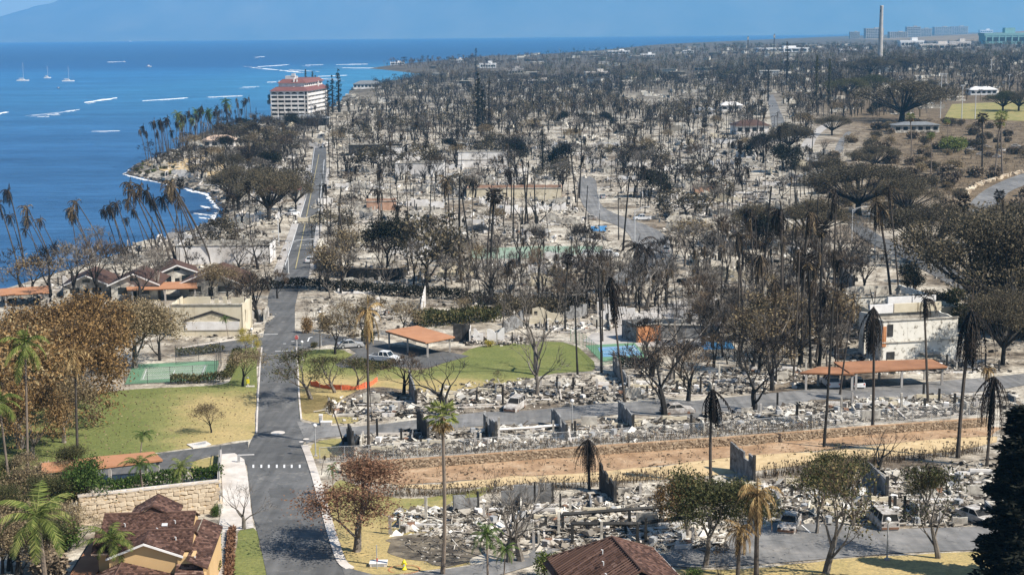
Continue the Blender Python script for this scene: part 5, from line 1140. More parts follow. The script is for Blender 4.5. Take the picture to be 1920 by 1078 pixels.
ORDN = ['first', 'second', 'third', 'fourth', 'fifth', 'sixth', 'seventh', 'eighth', 'ninth', 'tenth', 'eleventh', 'twelfth', 'thirteenth', 'fourteenth', 'fifteenth', 'sixteenth', 'seventeenth', 'eighteenth', 'nineteenth', 'twentieth']; ASHX = [1405, 1420, 1440, 1412, 1434, 1452, 1398, 1422, 1330, 1345, 1316]; FARX = [1820, 1850, 1880, 1905, 1840, 1870, 1760, 1790]
for i, (x, y) in enumerate([(1405, 372), (1420, 366), (1440, 368), (1412, 380), (1434, 381), (1452, 379), (1398, 392), (1422, 396), (1330, 392), (1345, 388), (1316, 396)]):
    car('sedan' if i % 2 else 'suv', x, y, R(rr.uniform(-20, 30)), 'car_burnt', 'burnt white car in the ash lot, %s counting from the left' % ORDN[sorted(ASHX).index(x)], True, None, 'burnt cars in the ash lot')
for i, (x, y) in enumerate([(1820, 282), (1850, 278), (1880, 284), (1905, 276), (1840, 292), (1870, 296), (1760, 276), (1790, 270)]):
    car('sedan', x, y, R(rr.uniform(-20, 30)), 'car_burnt', 'burnt car below the sports field, %s counting from the left' % ORDN[sorted(FARX).index(x)], True, None, 'burnt cars in the far right lot')
# ================================================================ BOATS
def sailboat(px, py, mast_py, Lpx, label, cat_=True):
    b = P(px, py, z=0.); s_ = b.y / FPX; L = Lpx * s_; h = max(3., topz(b, mast_py)); o = thing('sailboat', label, 'sailboat', (b.x, b.y, 0), .1)
    def hull(y, wd, Ln, hh):
        m = MB(); st = [(-.5, .75), (-.3, 1.), (.1, 1.), (.35, .6), (.5, .05)]; vs = []
        for u, w_ in st: vs += [(u * Ln, y - wd * w_ / 2, hh), (u * Ln, y - wd * w_ * .35, -.3), (u * Ln, y + wd * w_ * .35, -.3), (u * Ln, y + wd * w_ / 2, hh)]
        fs = [(0, 1, 2, 3), (19, 18, 17, 16)]
        for i in range(4):
            for k in range(4): fs.append((i * 4 + k, i * 4 + 4 + k, i * 4 + 4 + (k + 1) % 4, i * 4 + (k + 1) % 4))
        m.add(vs, fs); return m.build('hull', 'trim_white', o)
    for y in (-2.1, 2.1): hull(y, 1.6, L, 1.3)
    part('deck', o, 'trim_white', (-L * .08, 0, 1.35), (L * .6, 4.6, .3)); part('cabin', o, 'trim_white', (-L * .06, 0, 1.9), (L * .36, 3.4, .9), bevel=.2); part('cabin_window', o, 'glass_dark', (-L * .06, -1.72, 2.), (L * .26, .08, .4))
    m = MB(); m.tube([(L * .06, 0, 1.5), (L * .06, 0, h)], [.16, .09], 6); m.build('mast', 'metal_pale', o); m = MB(); m.tube([(L * .06, 0, 3.2), (-L * .36, 0, 3.3)], .14, 6); m.build('boom', 'metal_pale', o)
    m = MB(); m.tube([(L * .04, 0, 3.5), (-L * .34, 0, 3.6)], [.34, .22], 8); m.build('furled_sail', 'metal_pale', o)
    m = MB(); m.tube([(L * .06, 0, h * .98), (L * .49, 0, 1.3)], .03, 3); m.tube([(L * .06, 0, h * .98), (-L * .49, 0, 1.3)], .03, 3); m.build('stay', 'metal_grey', o)
sailboat(43, 152, 118, 22, 'white sailing catamaran with tall mast, leftmost of the moored three'); sailboat(89, 147, 124, 12, 'smallest moored sailboat in the middle of the three'); sailboat(128, 153, 124, 22, 'white sailing catamaran, rightmost of the moored three')
sailboat(1531, 79, 64, 16, 'white sailboat near the far resort shore, left of two'); sailboat(1548, 78, 64, 14, 'white sailboat near the far resort shore, right of two'); sailboat(1048, 106, 88, 8, 'white mast boat left in the far harbour'); sailboat(1117, 102, 87, 8, 'white mast boat right in the far harbour'); sailboat(1236, 99, 84, 8, 'tall masted boat off the right harbour shore')
def motorboat(px, py, Lpx, label, hm='trim_white'):
    b = P(px, py, z=0.); L = Lpx * b.y / FPX; o = thing('motorboat', label, 'boat', (b.x, b.y, 0), .05); m = MB()
    vs = []; st = [(-.5, .9), (-.1, 1.), (.25, .8), (.5, .05)]; wd = L * .32; hh = L * .14
    for u, w_ in st: vs += [(u * L, -wd * w_ / 2, hh * (1 + .4 * max(0, u))), (u * L, -wd * w_ * .3, -.2), (u * L, wd * w_ * .3, -.2), (u * L, wd * w_ / 2, hh * (1 + .4 * max(0, u)))]
    fs = [(0, 1, 2, 3), (15, 14, 13, 12)]
    for i in range(3):
        for k in range(4): fs.append((i * 4 + k, i * 4 + 4 + k, i * 4 + 4 + (k + 1) % 4, i * 4 + (k + 1) % 4))
    m.add(vs, fs); m.build('hull', hm, o); part('cabin', o, 'trim_white', (0, 0, hh * 1.6), (L * .36, wd * .7, hh * 1.4), bevel=.1); part('windshield', o, 'glass_dark', (L * .185, 0, hh * 1.8), (.06, wd * .6, hh * .6)); part('canopy', o, 'red_paint' if hm != 'trim_white' else 'trim_white', (-L * .1, 0, hh * 2.6), (L * .4, wd * .7, .1))
motorboat(279, 126, 10, 'small motorboat with red canopy out on the blue water', 'metal_pale'); motorboat(233, 117, 5, 'tiny white boat at the end of its wake'); motorboat(110, 166, 6, 'tiny dark boat near the right catamaran', 'metal_dark'); motorboat(244, 79, 6, 'tiny white boat on the far horizon')
# ================================================================ STREET FURNITURE
def streetlight(px, py, top, label, arm=2.6, side=1, arms=1, col='metal_pale', rz=0.):
    b = P(px, py); h = topz(b, top); o = thing('street_light', label, 'street light', b, rz); m = MB(); m.tube([(0, 0, -.3), (0, 0, h * .5), (0, 0, h * .93)], [.14, .12, .09], 7); m.build('pole', col, o)
    m = MB(); m.tube([(0, 0, h * .9), (.4 * arm * side, 0, h * .97), (arm * side, 0, h)], [.08, .07, .06], 6); m.build('arm', col, o)
    m = MB(); m.tube([(0, 0, h * .82), (.3 * arm * side, 0, h * .92), (.6 * arm * side, 0, h * .975)], .045, 5); m.build('brace', col, o)
    part('lamp_head', o, 'metal_pale', (arm * side + .45 * side, 0, h - .02), (.9, .3, .16), bevel=.05); part('base', o, 'concrete', (0, 0, .1), (.5, .5, .3))
streetlight(541, 514, 449, 'pale street light with double arm at the start of the coast road', 5.5); streetlight(523, 462, 398, 'street light on the left kerb of the coast road', 4.5); streetlight(1123, 402, 351, 'street light at the top of the middle street', 2.6, 1); streetlight(1190, 480, 388, 'street light beside the sidewalk of the middle street', 3.); streetlight(1597, 455, 388, 'street light with white head among right-hand trees', 3., 1); streetlight(1640, 480, 400, 'broken white street light pole near the highway', 1.5, -1)
def globe_lamp(px, py, top, label):
    b = P(px, py); h = topz(b, top); o = thing('globe_lamp', label, 'lamp post', b); m = MB(); m.tube([(0, 0, -.2), (0, 0, h - .3)], [.09, .06], 7); m.build('post', 'metal_grey', o)
    r = .26; m = MB(); m.lathe([(.02, -r)] + [(r * math.sin(math.pi * k / 8), -r * math.cos(math.pi * k / 8)) for k in range(1, 8)] + [(.02, r)], 14, (0, 0, h - .1)); m.build('globe', 'trim_white', o, True); part('base', o, 'concrete', (0, 0, .08), (.4, .4, .25))
globe_lamp(1663, 1050, 972, 'globe lamp post on dry grass in front of the burnt van'); globe_lamp(592, 856, 796, 'globe lamp post at the corner of the side road'); globe_lamp(567, 676, 640, 'globe lamp post among the bare trees right of the road'); globe_lamp(602, 650, 584, 'pale globe lamp beside the small yellowing tree')
globe_lamp(473, 652, 616, 'lamp post beside the yellow-leaved tree'); globe_lamp(1073, 800, 750, 'thin post near the long white beam')
def utility_pole(px, py, top, label, lean=0., arms=2):
    b = P(px, py); h = topz(b, top); o = thing('utility_pole', label, 'utility pole', b); m = MB(); m.tube([(0, 0, -.4), (lean * h * .5, 0, h * .5), (lean * h, 0, h)], [.17, .14, .11], 7); m.build('pole', 'bark_char', o)
    for k in range(arms): part('crossarm', o, 'bark_char', (lean * h, -.2, h - .6 - k * 1.1), (2.2, .14, .14)); 
    for k in (-1, 1): part('insulator', o, 'metal_grey', (lean * h + k * .9, -.2, h - .42), (.12, .12, .24))
for i, (x, y, t) in enumerate([(587, 473, 420), (601, 420, 345), (606, 392, 318), (618, 330, 262), (624, 300, 238), (600, 455, 395), (616, 290, 232)]): utility_pole(x, y, t, ['leaning dark utility pole beside the white car on the coast road', 'utility pole on the right kerb of the coast road, second from below', 'utility pole halfway up the coast road', 'utility pole near the upper bend of the coast road', 'thin utility pole at the upper bend beside dark trees', 'utility pole between the kerb and bushes low on the coast road', 'topmost utility pole on the coast road'][i], -.03 if i == 0 else .01)
for x, y, t, l in ((1402, 112, 68, 'antenna mast on the far shore, left of two'), (1451, 112, 64, 'antenna mast on the far shore, right of two')):
    b = P(x, y); h = topz(b, t); o = thing('antenna_mast', l, 'mast', b); m = MB()
    for a in range(3): c = Vector((math.cos(a * 2.09), math.sin(a * 2.09), 0)); m.tube([c * 1.6 - Vector((0, 0, 1)), c * .5 + Vector((0, 0, h))], [.4, .3], 4)
    for k in range(10): z = h * k / 10; m.tube([Vector((math.cos(a * 2.09) * (1.6 - 1.1 * k / 10), math.sin(a * 2.09) * (1.6 - 1.1 * k / 10), z)) for a in (0, 1, 2, 0)], .2, 3)
    m.build('lattice', 'metal_dark', o); part('antenna', o, 'metal_grey', (0, 0, h * .9), (2.6, 2.6, 4.5))
def light_mast(px, py, top, label):
    b = P(px, py); h = topz(b, top); o = thing('floodlight_mast', label, 'floodlight', b); m = MB(); m.tube([(0, 0, -.5), (0, 0, h)], [.28, .18], 6); m.build('pole', 'metal_pale', o); part('lamp_bank', o, 'metal_grey', (0, 0, h - .3), (2.4, .5, .8))
for x, y, t, l in ((1763, 222, 138, 'floodlight mast left of the sports field'), (1803, 224, 160, 'second floodlight mast along the sports field'), (1828, 224, 170, 'thin floodlight mast in front of the sports field'), (1858, 150, 112, 'floodlight mast beyond the pavilion'), (1892, 165, 140, 'floodlight mast at the right beyond the sports field'), (1773, 170, 138, 'floodlight mast behind the left goal end')): light_mast(x, y, t, l)
def stop_sign():
    b = P(557, 655); o = thing('stop_sign', 'red octagonal stop sign on white post beside the main road', 'sign', b); m = MB(); m.tube([(0, 0, -.2), (0, 0, 2.4)], .05, 6); m.build('post', 'trim_white', o)
    m = MB(); pl = [(.40 * math.cos(R(22.5 + 45 * k)), -.07, 2.2 + .40 * math.sin(R(22.5 + 45 * k))) for k in range(8)]; m.prism(pl, (0, -.03, 0), (0, 0, 0)); f = m.build('rim', 'trim_white', o)
    m = MB(); pl = [(.36 * math.cos(R(22.5 + 45 * k)), -.105, 2.2 + .36 * math.sin(R(22.5 + 45 * k))) for k in range(8)]; m.prism(pl, (0, -.012, 0), (0, 0, 0)); f = m.build('face', 'red_paint', o)
    tc = bpy.data.curves.new('STOP', 'FONT'); tc.body = 'STOP'; tc.size = .26; tc.align_x = 'CENTER'; tc.align_y = 'CENTER'; tc.extrude = .004; tc.materials.append(MT['trim_white'])
    t = bpy.data.objects.new('lettering', tc); COL.objects.link(t); t.parent = o; t.location = (0, -.13, 2.2); t.rotation_euler = (R(90), 0, 0)
    dg = bpy.context.evaluated_depsgraph_get(); me = bpy.data.meshes.new_from_object(t.evaluated_get(dg)); mo = link('lettering', me, o); mo.location = t.location; mo.rotation_euler = t.rotation_euler; bpy.data.objects.remove(t)
    if not me.materials: me.materials.append(MT['trim_white'])
stop_sign()
def hydrant():
    b = P(758, 1068); o = thing('fire_hydrant', 'yellow fire hydrant on red-painted ring beside the entry road', 'fire hydrant', (b.x, b.y, b.z + .06)); m = MB(); m.lathe([(.24, 0), (.24, .06), (.15, .08), (.15, .62), (.19, .64), (.19, .7), (.14, .82), (.05, .9), (.05, .96)], 14); m.build('barrel', 'yellow_paint', o, True)
    for s_ in (-1, 1): m = MB(); m.tube([(0, 0, .5), (.27 * s_, 0, .5)], .075, 8); m.build('outlet', 'yellow_paint', o)
    m = MB(); m.tube([(0, 0, .45), (0, -.28, .45)], .095, 8); m.build('outlet', 'metal_grey', o)
    m = MB(); n = 24; vs = []
    for k in range(n):
        a = k * math.tau / n
        for r, z in ((1.5, 0.0), (1.5, .02), (1.38, .02), (1.38, .0)): vs.append((r * math.cos(a), r * math.sin(a) * .8, z))
    m.add(vs, [(k * 4 + i, ((k + 1) % n) * 4 + i, ((k + 1) % n) * 4 + (i + 1) % 4, k * 4 + (i + 1) % 4) for k in range(n) for i in range(4)]); m.build('ring', 'brick_orange', o)
hydrant()
def marker(px, py, label):
    b = P(px, py); o = thing('marker_post', label, 'marker', b); m = MB(); m.tube([(0, 0, -.1), (0, 0, .5)], .06, 6); m.build('leg', 'trim_white', o); part('board', o, 'yellow_paint', (0, 0, .85), (.5, .12, .75), bevel=.05); part('cap', o, 'metal_grey', (0, 0, 1.4), (.36, .14, .34), bevel=.08); part('base', o, 'concrete_pale', (.35, -.1, .08), (1.3, .5, .2))
marker(465, 725, 'yellow upright marker with grey top beside the young tree on the lawn')
def utility_box(px, py, d, label, mt='concrete_pale', rz=0.):
    b = P(px, py); o = thing('utility_box', label, 'utility box', b, rz); part('body', o, mt, (0, 0, d[2] / 2 - .05), d, bevel=.04); part('lid', o, 'trim_white', (0, 0, d[2] + .02), (d[0] * 1.04, d[1] * 1.04, .08))
    part('door_panel', o, 'metal_grey', (0, -d[1] / 2 - .01, d[2] * .5), (d[0] * .7, .03, d[2] * .6))
utility_box(602, 795, (.5, .5, 1.3), 'narrow white utility pillar at the corner of the side road'); utility_box(612, 797, (1.5, .8, .5), 'low white utility box at the corner of the side road'); utility_box(1330, 640, (1.2, .8, .8), 'pale box beside the pool'); utility_box(710, 1060, (1.6, 1.0, .35), 'low pale concrete utility box beside the hydrant')
def post_sign():
    b = P(707, 1066); o = thing('post', 'thin pale post with small red tag near the hydrant', 'post', b); m = MB(); m.tube([(0, 0, -.2), (0, 0, 2.3)], .045, 6); m.build('shaft', 'metal_grey', o); part('tag', o, 'red_paint', (.04, -.06, .9), (.1, .03, .3))
post_sign()
def ground_plate():
    a = [P(350, 834), P(386, 828), P(396, 834), P(362, 841)]; c = sum(a, Vector()) / 4; o = thing('access_slab', 'pale concrete slab with slotted grate on the left lawn edge', 'slab', c); m = MB(); m.slab([p - c + Vector((0, 0, .14)) for p in a][::-1], .3); m.build('slab', 'concrete_pale', o)
    for k in range(7): q = a[3].lerp(a[2], .15 + k * .11).lerp(a[0].lerp(a[1], .15 + k * .11), .5) - c; part('slot', o, 'metal_grey', (q.x, q.y, .15), (.22, 1.0, .03), .2)
ground_plate()
# ---- fences
def fence(px, h, label, mt='metal_grey', gap=2.4, rails=2, name='chain_link_fence', mesh=True, off=0.):
    pts = catmull([(P(*q).x, P(*q).y) for q in px], 6, False); L = [0.]
    for a, b in zip(pts, pts[1:]): L.append(L[-1] + math.hypot(b[0] - a[0], b[1] - a[1]))
    def at(s_):
        for i in range(len(pts) - 1):
            if s_ <= L[i + 1]: u = (s_ - L[i]) / (L[i + 1] - L[i]); return pts[i][0] + (pts[i + 1][0] - pts[i][0]) * u, pts[i][1] + (pts[i + 1][1] - pts[i][1]) * u
        return pts[-1]
    n = max(2, int(L[-1] / gap)); o0 = at(0); z0 = g(*o0); o = thing(name, label, 'fence', (o0[0], o0[1], z0)); Q = []
    for k in range(n + 1):
        x, y = at(L[-1] * k / n); z = g(x, y) - z0 + off; Q.append(Vector((x - o0[0], y - o0[1], z)))
        m = MB(); m.tube([Q[-1] + Vector((0, 0, -.3 - off)), Q[-1] + Vector((0, 0, h))], .04, 5); m.build('post', mt, o)
    for r_ in range(rails):
        m = MB(); m.tube([q + Vector((0, 0, h - .03 - r_ * (h - .15) / max(1, rails - 1))) for q in Q], .025, 4); m.build('rail', mt, o)
    if mesh:
        m = MB()
        for a, b in zip(Q, Q[1:]):
            d = b - a; w_ = max(2, int(d.length / .3))
            for i in range(-int(h / .3), w_):
                u0, u1 = i * .3, i * .3 + h
                lo, hi = max(0., -u0), min(h, d.length - u0)
                if hi > lo + .05:
                    dn = d / d.length
                    for fl in (0, 1):
                        p = a + dn * (u0 + lo) + Vector((0, 0, lo if not fl else h - lo)); q = a + dn * (u0 + hi) + Vector((0, 0, hi if not fl else h - hi)); s_ = Vector((0, 0, .012)); m.quad(p - s_, q - s_, q + s_, p + s_)
        w = m.build('wire_mesh', mt, o); w['kind'] = 'stuff'
    return o
fence([(600, 868), (720, 862), (860, 853), (1000, 842), (1200, 828), (1400, 814), (1600, 798), (1800, 782), (1850, 777)], 2.0, 'long chain link fence above the stone wall and soil bank', 'metal_grey', 2.9, off=0.)
fence([(234, 722), (330, 717), (404, 713)], 2.6, 'green wire fence along the near side of the left tennis court', 'metal_dark', 3.); fence([(330, 684), (411, 676), (408, 700), (404, 713)], 3.4, 'tall dark fence at the right end of the left tennis court', 'metal_dark', 4.)
fence([(1070, 640), (1100, 655), (1130, 684)], 2.4, 'green fence along the left side of the blue court', 'court_green', 2.); fence([(1130, 684), (1215, 674)], 2.4, 'green fence along the near side of the blue court', 'court_green', 2.5)
fence([(880, 490), (1000, 487), (1130, 484)], 2.2, 'wire fence along the pale green court', 'metal_grey', 5.)
def mesh_barrier():
    pts = [(582, 722), (600, 727), (640, 731), (685, 728), (708, 714)]; o, d = strip('safety_barrier', pts, .05, lambda u: .75 + .3 * math.sin(u * 23.) * math.sin(u * 57.), 'orange_mesh', 0., 1.5, kind=None); 
    b = P(*pts[0]); root = thing('safety_netting', 'orange plastic safety netting on the centre lawn behind bare trees', 'netting', b); o.parent = root; o.matrix_parent_inverse = Matrix.Translation(-b); o.name = 'net'
    for k in range(0, len(d), 4): x, y = d[k]; part('stake', root, 'metal_grey', (x - b.x, y - b.y - .08, g(x, y) - b.z + .5), (.06, .06, 1.4))
mesh_barrier()
# ---- stone walls
STONES = []
def stone_meshes():
    for k in range(6):
        rnd = random.Random(k); bm = bmesh.new(); bmesh.ops.create_cube(bm, size=1.0)
        bmesh.ops.bevel(bm, geom=bm.edges[:], offset=.16, segments=1, affect='EDGES')
        for v in bm.verts: v.co += Vector((rnd.uniform(-1, 1), rnd.uniform(-1, 1), rnd.uniform(-1, 1))) * .09
        me = bpy.data.meshes.new('stone'); bm.to_mesh(me); bm.free(); me.materials.append(MT['stone_wall']); STONES.append(me)
stone_meshes()
def left_stone_wall():
    a, b = P(150, 985), P(412, 960); L = (b - a).length; rz = math.atan2(b.y - a.y, b.x - a.x); H = 3.4; z0 = min(a.z, b.z)
    o = thing('stone_wall', 'tan rubble stone retaining wall behind the house with brown roofs', 'wall', (a.x, a.y, z0), rz); part('mortar_core', o, 'dry_sand', (L / 2, .3, H / 2 - .2), (L, .5, H + .3)); part('coping', o, 'concrete_pale', (L / 2, .3, H + .02), (L + .1, .75, .14))
    rnd = random.Random(12); z = .0; cnt = 0
    while z < H - .2:
        h = rnd.uniform(.36, .52); x = rnd.uniform(-.2, .1)
        while x < L - .3:
            w_ = rnd.uniform(.4, .9)
            if cnt < 300:
                s_ = bpy.data.objects.new('stone', rnd.choice(STONES)); COL.objects.link(s_); s_.parent = o; s_.location = (x + w_ / 2, .06 + rnd.uniform(-.03, .04), z + h / 2); s_.scale = (w_ * 1.02, .22, h * rnd.uniform(.8, 1.15)); s_.rotation_euler = (0, rnd.uniform(-.3, .3), 0); cnt += 1
            x += w_
        z += h
left_stone_wall()
def long_wall():
    px = [(640, 886), (760, 878), (880, 870), (1000, 861), (1200, 847), (1400, 833), (1600, 817), (1850, 799)]; pts = catmull([(P(*q).x, P(*q).y) for q in px], 5, False); o0 = pts[0]; z0 = g(*o0); o = thing('stone_wall', 'long low rubble stone wall above the orange soil bank', 'wall', (o0[0], o0[1], z0)); H = 1.15
    core, dn = strip('core', None, .42, H - .05, 'stone_dark', 0., 2., o, pts, 0); core.matrix_parent_inverse = Matrix.Translation((-o0[0], -o0[1], -z0))
    cop, _ = strip('coping', None, .5, H + .03, 'soil', 0., 2., o, pts, 0); cop.matrix_parent_inverse = Matrix.Translation((-o0[0], -o0[1], -z0)); 
    for v in cop.data.vertices:
        pass
    me = cop.data; 
    for v in me.vertices:
        if v.co.z < g(v.co.x, v.co.y) + .2: v.co.z = g(v.co.x, v.co.y) + H - .06
    m = MB(); rnd = random.Random(5)
    for (x0, y0), (x1, y1) in zip(dn, dn[1:]):
        L = math.hypot(x1 - x0, y1 - y0); rz = math.atan2(y1 - y0, x1 - x0); n = max(1, int(L / .34))
        for r_ in range(6):
            for i in range(n):
                u = (i + .5 + .4 * (r_ % 2)) / n; x, y = x0 + (x1 - x0) * u, y0 + (y1 - y0) * u
                m.box((x - o0[0] + math.sin(rz) * .24, y - o0[1] - math.cos(rz) * .24, g(x, y) - z0 + r_ * .19 + rnd.uniform(.0, .14)), (L / n * rnd.uniform(.6, 1.15), rnd.uniform(.1, .3), rnd.uniform(.13, .26)), rz + rnd.uniform(-.2, .2), rnd.uniform(-.3, .3), rnd.uniform(-.5, .5))
    s_ = m.build('stones', 'stone_dark', o); s_['kind'] = 'stuff'
long_wall()
def bridge_parapet():
    b = P(415, 900); o, d = strip('parapet_wall', [(414, 856), (411, 890), (411, 925), (413, 965)], .3, .95, 'concrete', .0, 1., kind=None); root = thing('parapet_wall', 'low pale concrete parapet with railing beside the pavement', 'wall', b); o.name = 'wall'; o.parent = root; o.matrix_parent_inverse = Matrix.Translation(-b)
    m = MB(); m.tube([Vector((x, y, g(x, y) + 1.5)) - b for x, y in d], .04, 5); m.build('handrail', 'metal_dark', root)
    for k in range(0, len(d), 3): x, y = d[k]; mm = MB(); mm.tube([Vector((x, y, g(x, y) + .9)) - b, Vector((x, y, g(x, y) + 1.5)) - b], .03, 5); mm.build('baluster', 'metal_dark', root)
bridge_parapet()
def gate_arm():
    b = P(448, 867); o = thing('barrier_arm', 'white barrier arm reaching over the road from the pavement', 'barrier', b); part('post', o, 'metal_grey', (0, 0, .45), (.3, .3, 1.1)); m = MB(); m.tube([(0, 0, .95), (1.9, 0, 1.0)], .05, 6); m.build('arm', 'trim_white', o)
gate_arm()
def screen():
    pts = [(604, 492), (612, 510), (640, 522), (690, 526), (740, 526), (762, 520)]; b = P(*pts[0]); o, d = strip('fence_panel', pts, .12, 2.8, 'wall_char', 0., 1.2, kind=None); r = thing('screen_fence', 'curving black screen fence at the start of the coast road', 'fence', b); o.parent = r; o.matrix_parent_inverse = Matrix.Translation(-b); o.name = 'screen'
    c, d2 = strip('cap', pts, .22, 2.9, 'stone_dark', 0., 1.2, r); c.matrix_parent_inverse = Matrix.Translation(-b)
    for v in c.data.vertices:
        if v.co.z < g(v.co.x, v.co.y) + 1: v.co.z = g(v.co.x, v.co.y) + 2.805
    for k in range(0, len(d), 3): x, y = d[k]; part('post', r, 'wall_char', (x - b.x, y - b.y - .14, g(x, y) - b.z + 1.3), (.14, .14, 2.8))
screen()
def beamframe(posts, h, label, mt='wall_char', bmt='wall_char'):
    a = [P(*q) for q in posts]; o = thing('timber_frame', label, 'frame', a[0])
    for p in a: q = p - a[0]; part('post', o, mt, (q.x, q.y, q.z + h / 2 - .2), (.3, .3, h + .4))
    for p, q in zip(a, a[1:]):
        m = MB(); u, v = p - a[0], q - a[0]; m.tube([u + Vector((0, 0, h)), v + Vector((0, 0, h))], .2, 4); m.build('beam', bmt, o)
beamframe([(1055, 1000), (1180, 990), (1290, 982)], 2.0, 'charred beam on posts, rear one in the lower ruins'); beamframe([(1073, 1018), (1195, 1018), (1330, 1000)], 2.0, 'charred beam on posts, front one in the lower ruins')
beamframe([(936, 822), (1000, 818), (1060, 812)], 1.2, 'long white beam between grey party walls', 'plaster_white', 'plaster_white')
# ---- hedges
def hedge(px, w_, h, label, lm, seed, sticks=False, dens=26, name='hedge', cat='hedge', sz=.28):
    pts = catmull([(P(*q).x, P(*q).y) for q in px], 5, False); o0 = pts[0]; z0 = g(*o0); o = thing(name, label, cat, (o0[0], o0[1], z0)); rnd = random.Random(seed); C = MB(); T = MB()
    for (x0, y0), (x1, y1) in zip(pts, pts[1:]):
        L = math.hypot(x1 - x0, y1 - y0); tx, ty = (x1 - x0) / L, (y1 - y0) / L
        for k in range(int(L * dens)):
            u = rnd.random(); s_ = rnd.uniform(-.5, .5) * w_; x = x0 + (x1 - x0) * u - ty * s_; y = y0 + (y1 - y0) * u + tx * s_; z = g(x, y) - z0; hh = h * (.75 + .35 * noise.noise(Vector((x * .35, y * .35, seed))))
            if sticks and rnd.random() < .5:
                d = Vector((rnd.gauss(0, .2), rnd.gauss(0, .2), 1)); p = Vector((x - o0[0], y - o0[1], z - .1)); T.tube([p, p + d.normalized() * hh * rnd.uniform(.5, 1.2)], [.035, .012], 3, False)
            else:
                q = Vector((x - o0[0], y - o0[1], z + hh * rnd.random() ** .6)); blade(C, q, rdir(rnd, (0, 0, 1), rnd.uniform(0, 1.8)), sz * rnd.uniform(.7, 1.5), sz * rnd.uniform(.25, .42), rnd)
        for k in range(max(1, int(L * 2))): u = rnd.random(); T.tube([(x0 + (x1 - x0) * u - o0[0], y0 + (y1 - y0) * u - o0[1], g(x0, y0) - z0 - .1), (x0 + (x1 - x0) * u - o0[0] + rnd.gauss(0, .2), y0 + (y1 - y0) * u - o0[1] + rnd.gauss(0, .2), g(x0, y0) - z0 + h * .8)], [.04, .02], 3, False)
    C.build('foliage', lm, o)['kind'] = 'stuff'; T.build('stems', 'hedge_burnt' if sticks else 'twig_brown', o)['kind'] = 'stuff'; return o
hedge([(620, 862), (760, 856), (900, 847)], 2.2, 1.5, 'scorched brown undergrowth along the fence, left part', 'hedge_burnt', 1, True, 34); hedge([(900, 847), (1060, 836), (1220, 824)], 2.2, 1.3, 'scorched brown undergrowth along the fence, middle part', 'hedge_burnt', 2, True, 30); hedge([(1220, 826), (1400, 812), (1540, 802)], 2.2, 1.5, 'scorched grey undergrowth along the fence, right part', 'hedge_burnt', 3, True, 30)
hedge([(700, 928), (820, 928), (960, 920), (1060, 915)], 1.8, 1.5, 'dry brown hedge below the soil bank, left part', 'hedge_burnt', 4, True, 46); hedge([(1060, 915), (1160, 906), (1260, 898)], 1.8, 1.6, 'dry brown hedge below the soil bank, middle part', 'hedge_burnt', 5, True, 36); hedge([(1430, 895), (1540, 880), (1660, 866)], 2.0, 1.8, 'dry brown hedge below the sand strip, right part', 'hedge_burnt', 6, True, 40); hedge([(1660, 866), (1760, 856), (1840, 846)], 2.0, 1.8, 'dry brown hedge below the sand strip, far right part', 'hedge_burnt', 7, True, 40)
hedge([(320, 720), (370, 718), (420, 716)], 1.8, 2.0, 'clipped hedge with green top beside the left tennis court', 'leaf_olive', 8, False, 200); hedge([(330, 668), (420, 660)], 1.5, 1.6, 'dark green hedge beyond the left tennis court', 'leaf_olive', 9, False, 120)
hedge([(424, 712), (436, 690), (446, 660)], 1.6, 1.1, 'yellow-green shrub row right of the left tennis court', 'leaf_olive', 10, False, 120)
hedge([(470, 545), (560, 540), (640, 545), (760, 556), (870, 562)], 3., 2.8, 'long dark hedge across the head of the main road', 'leaf_dark', 11, False, 130, sz=.4); hedge([(870, 566), (1000, 575), (1110, 572)], 4., 2.6, 'singed olive hedge right of the long dark hedge', 'leaf_canopy', 12, False, 110, sz=.4)
hedge([(780, 612), (860, 606), (930, 600)], 6., 3.4, 'large olive hedge behind the terracotta carport', 'leaf_olive', 13, False, 300, sz=.45); hedge([(930, 592), (1000, 588), (1060, 584)], 5., 3., 'dull green hedge right of the large olive hedge', 'leaf_canopy', 14, False, 200, sz=.45)
hedge([(664, 688), (700, 692), (740, 688)], 2.2, 1.6, 'rounded green hedge by the white pickup', 'leaf_olive', 15, False, 200); hedge([(430, 1085), (432, 1030), (436, 995)], .6, .5, 'narrow red-purple planting beside the walkway', 'leaf_rust', 16, False, 160); hedge([(360, 905), (390, 900), (412, 894)], 1.6, 2.0, 'green hedge above the stone wall by the pavement', 'leaf_green', 17, False, 300); hedge([(205, 925), (280, 915), (350, 908)], 1.6, 2.2, 'mixed green shrubs along the top of the stone wall', 'leaf_green', 18, False, 260)
hedge([(402, 1075), (402, 1040), (404, 1000)], 1., 1.2, 'green shrubs between the house and the walkway', 'leaf_green', 19, False, 160); hedge([(1160, 690), (1210, 688), (1240, 690)], 3., 2., 'dark hedge at the near edge of the blue court', 'leaf_dark', 20, False, 200)
hedge([(1080, 815), (1300, 796)], 1.4, .9, 'singed weeds at the foot of the slanting wall', 'hedge_burnt', 21, True, 20)
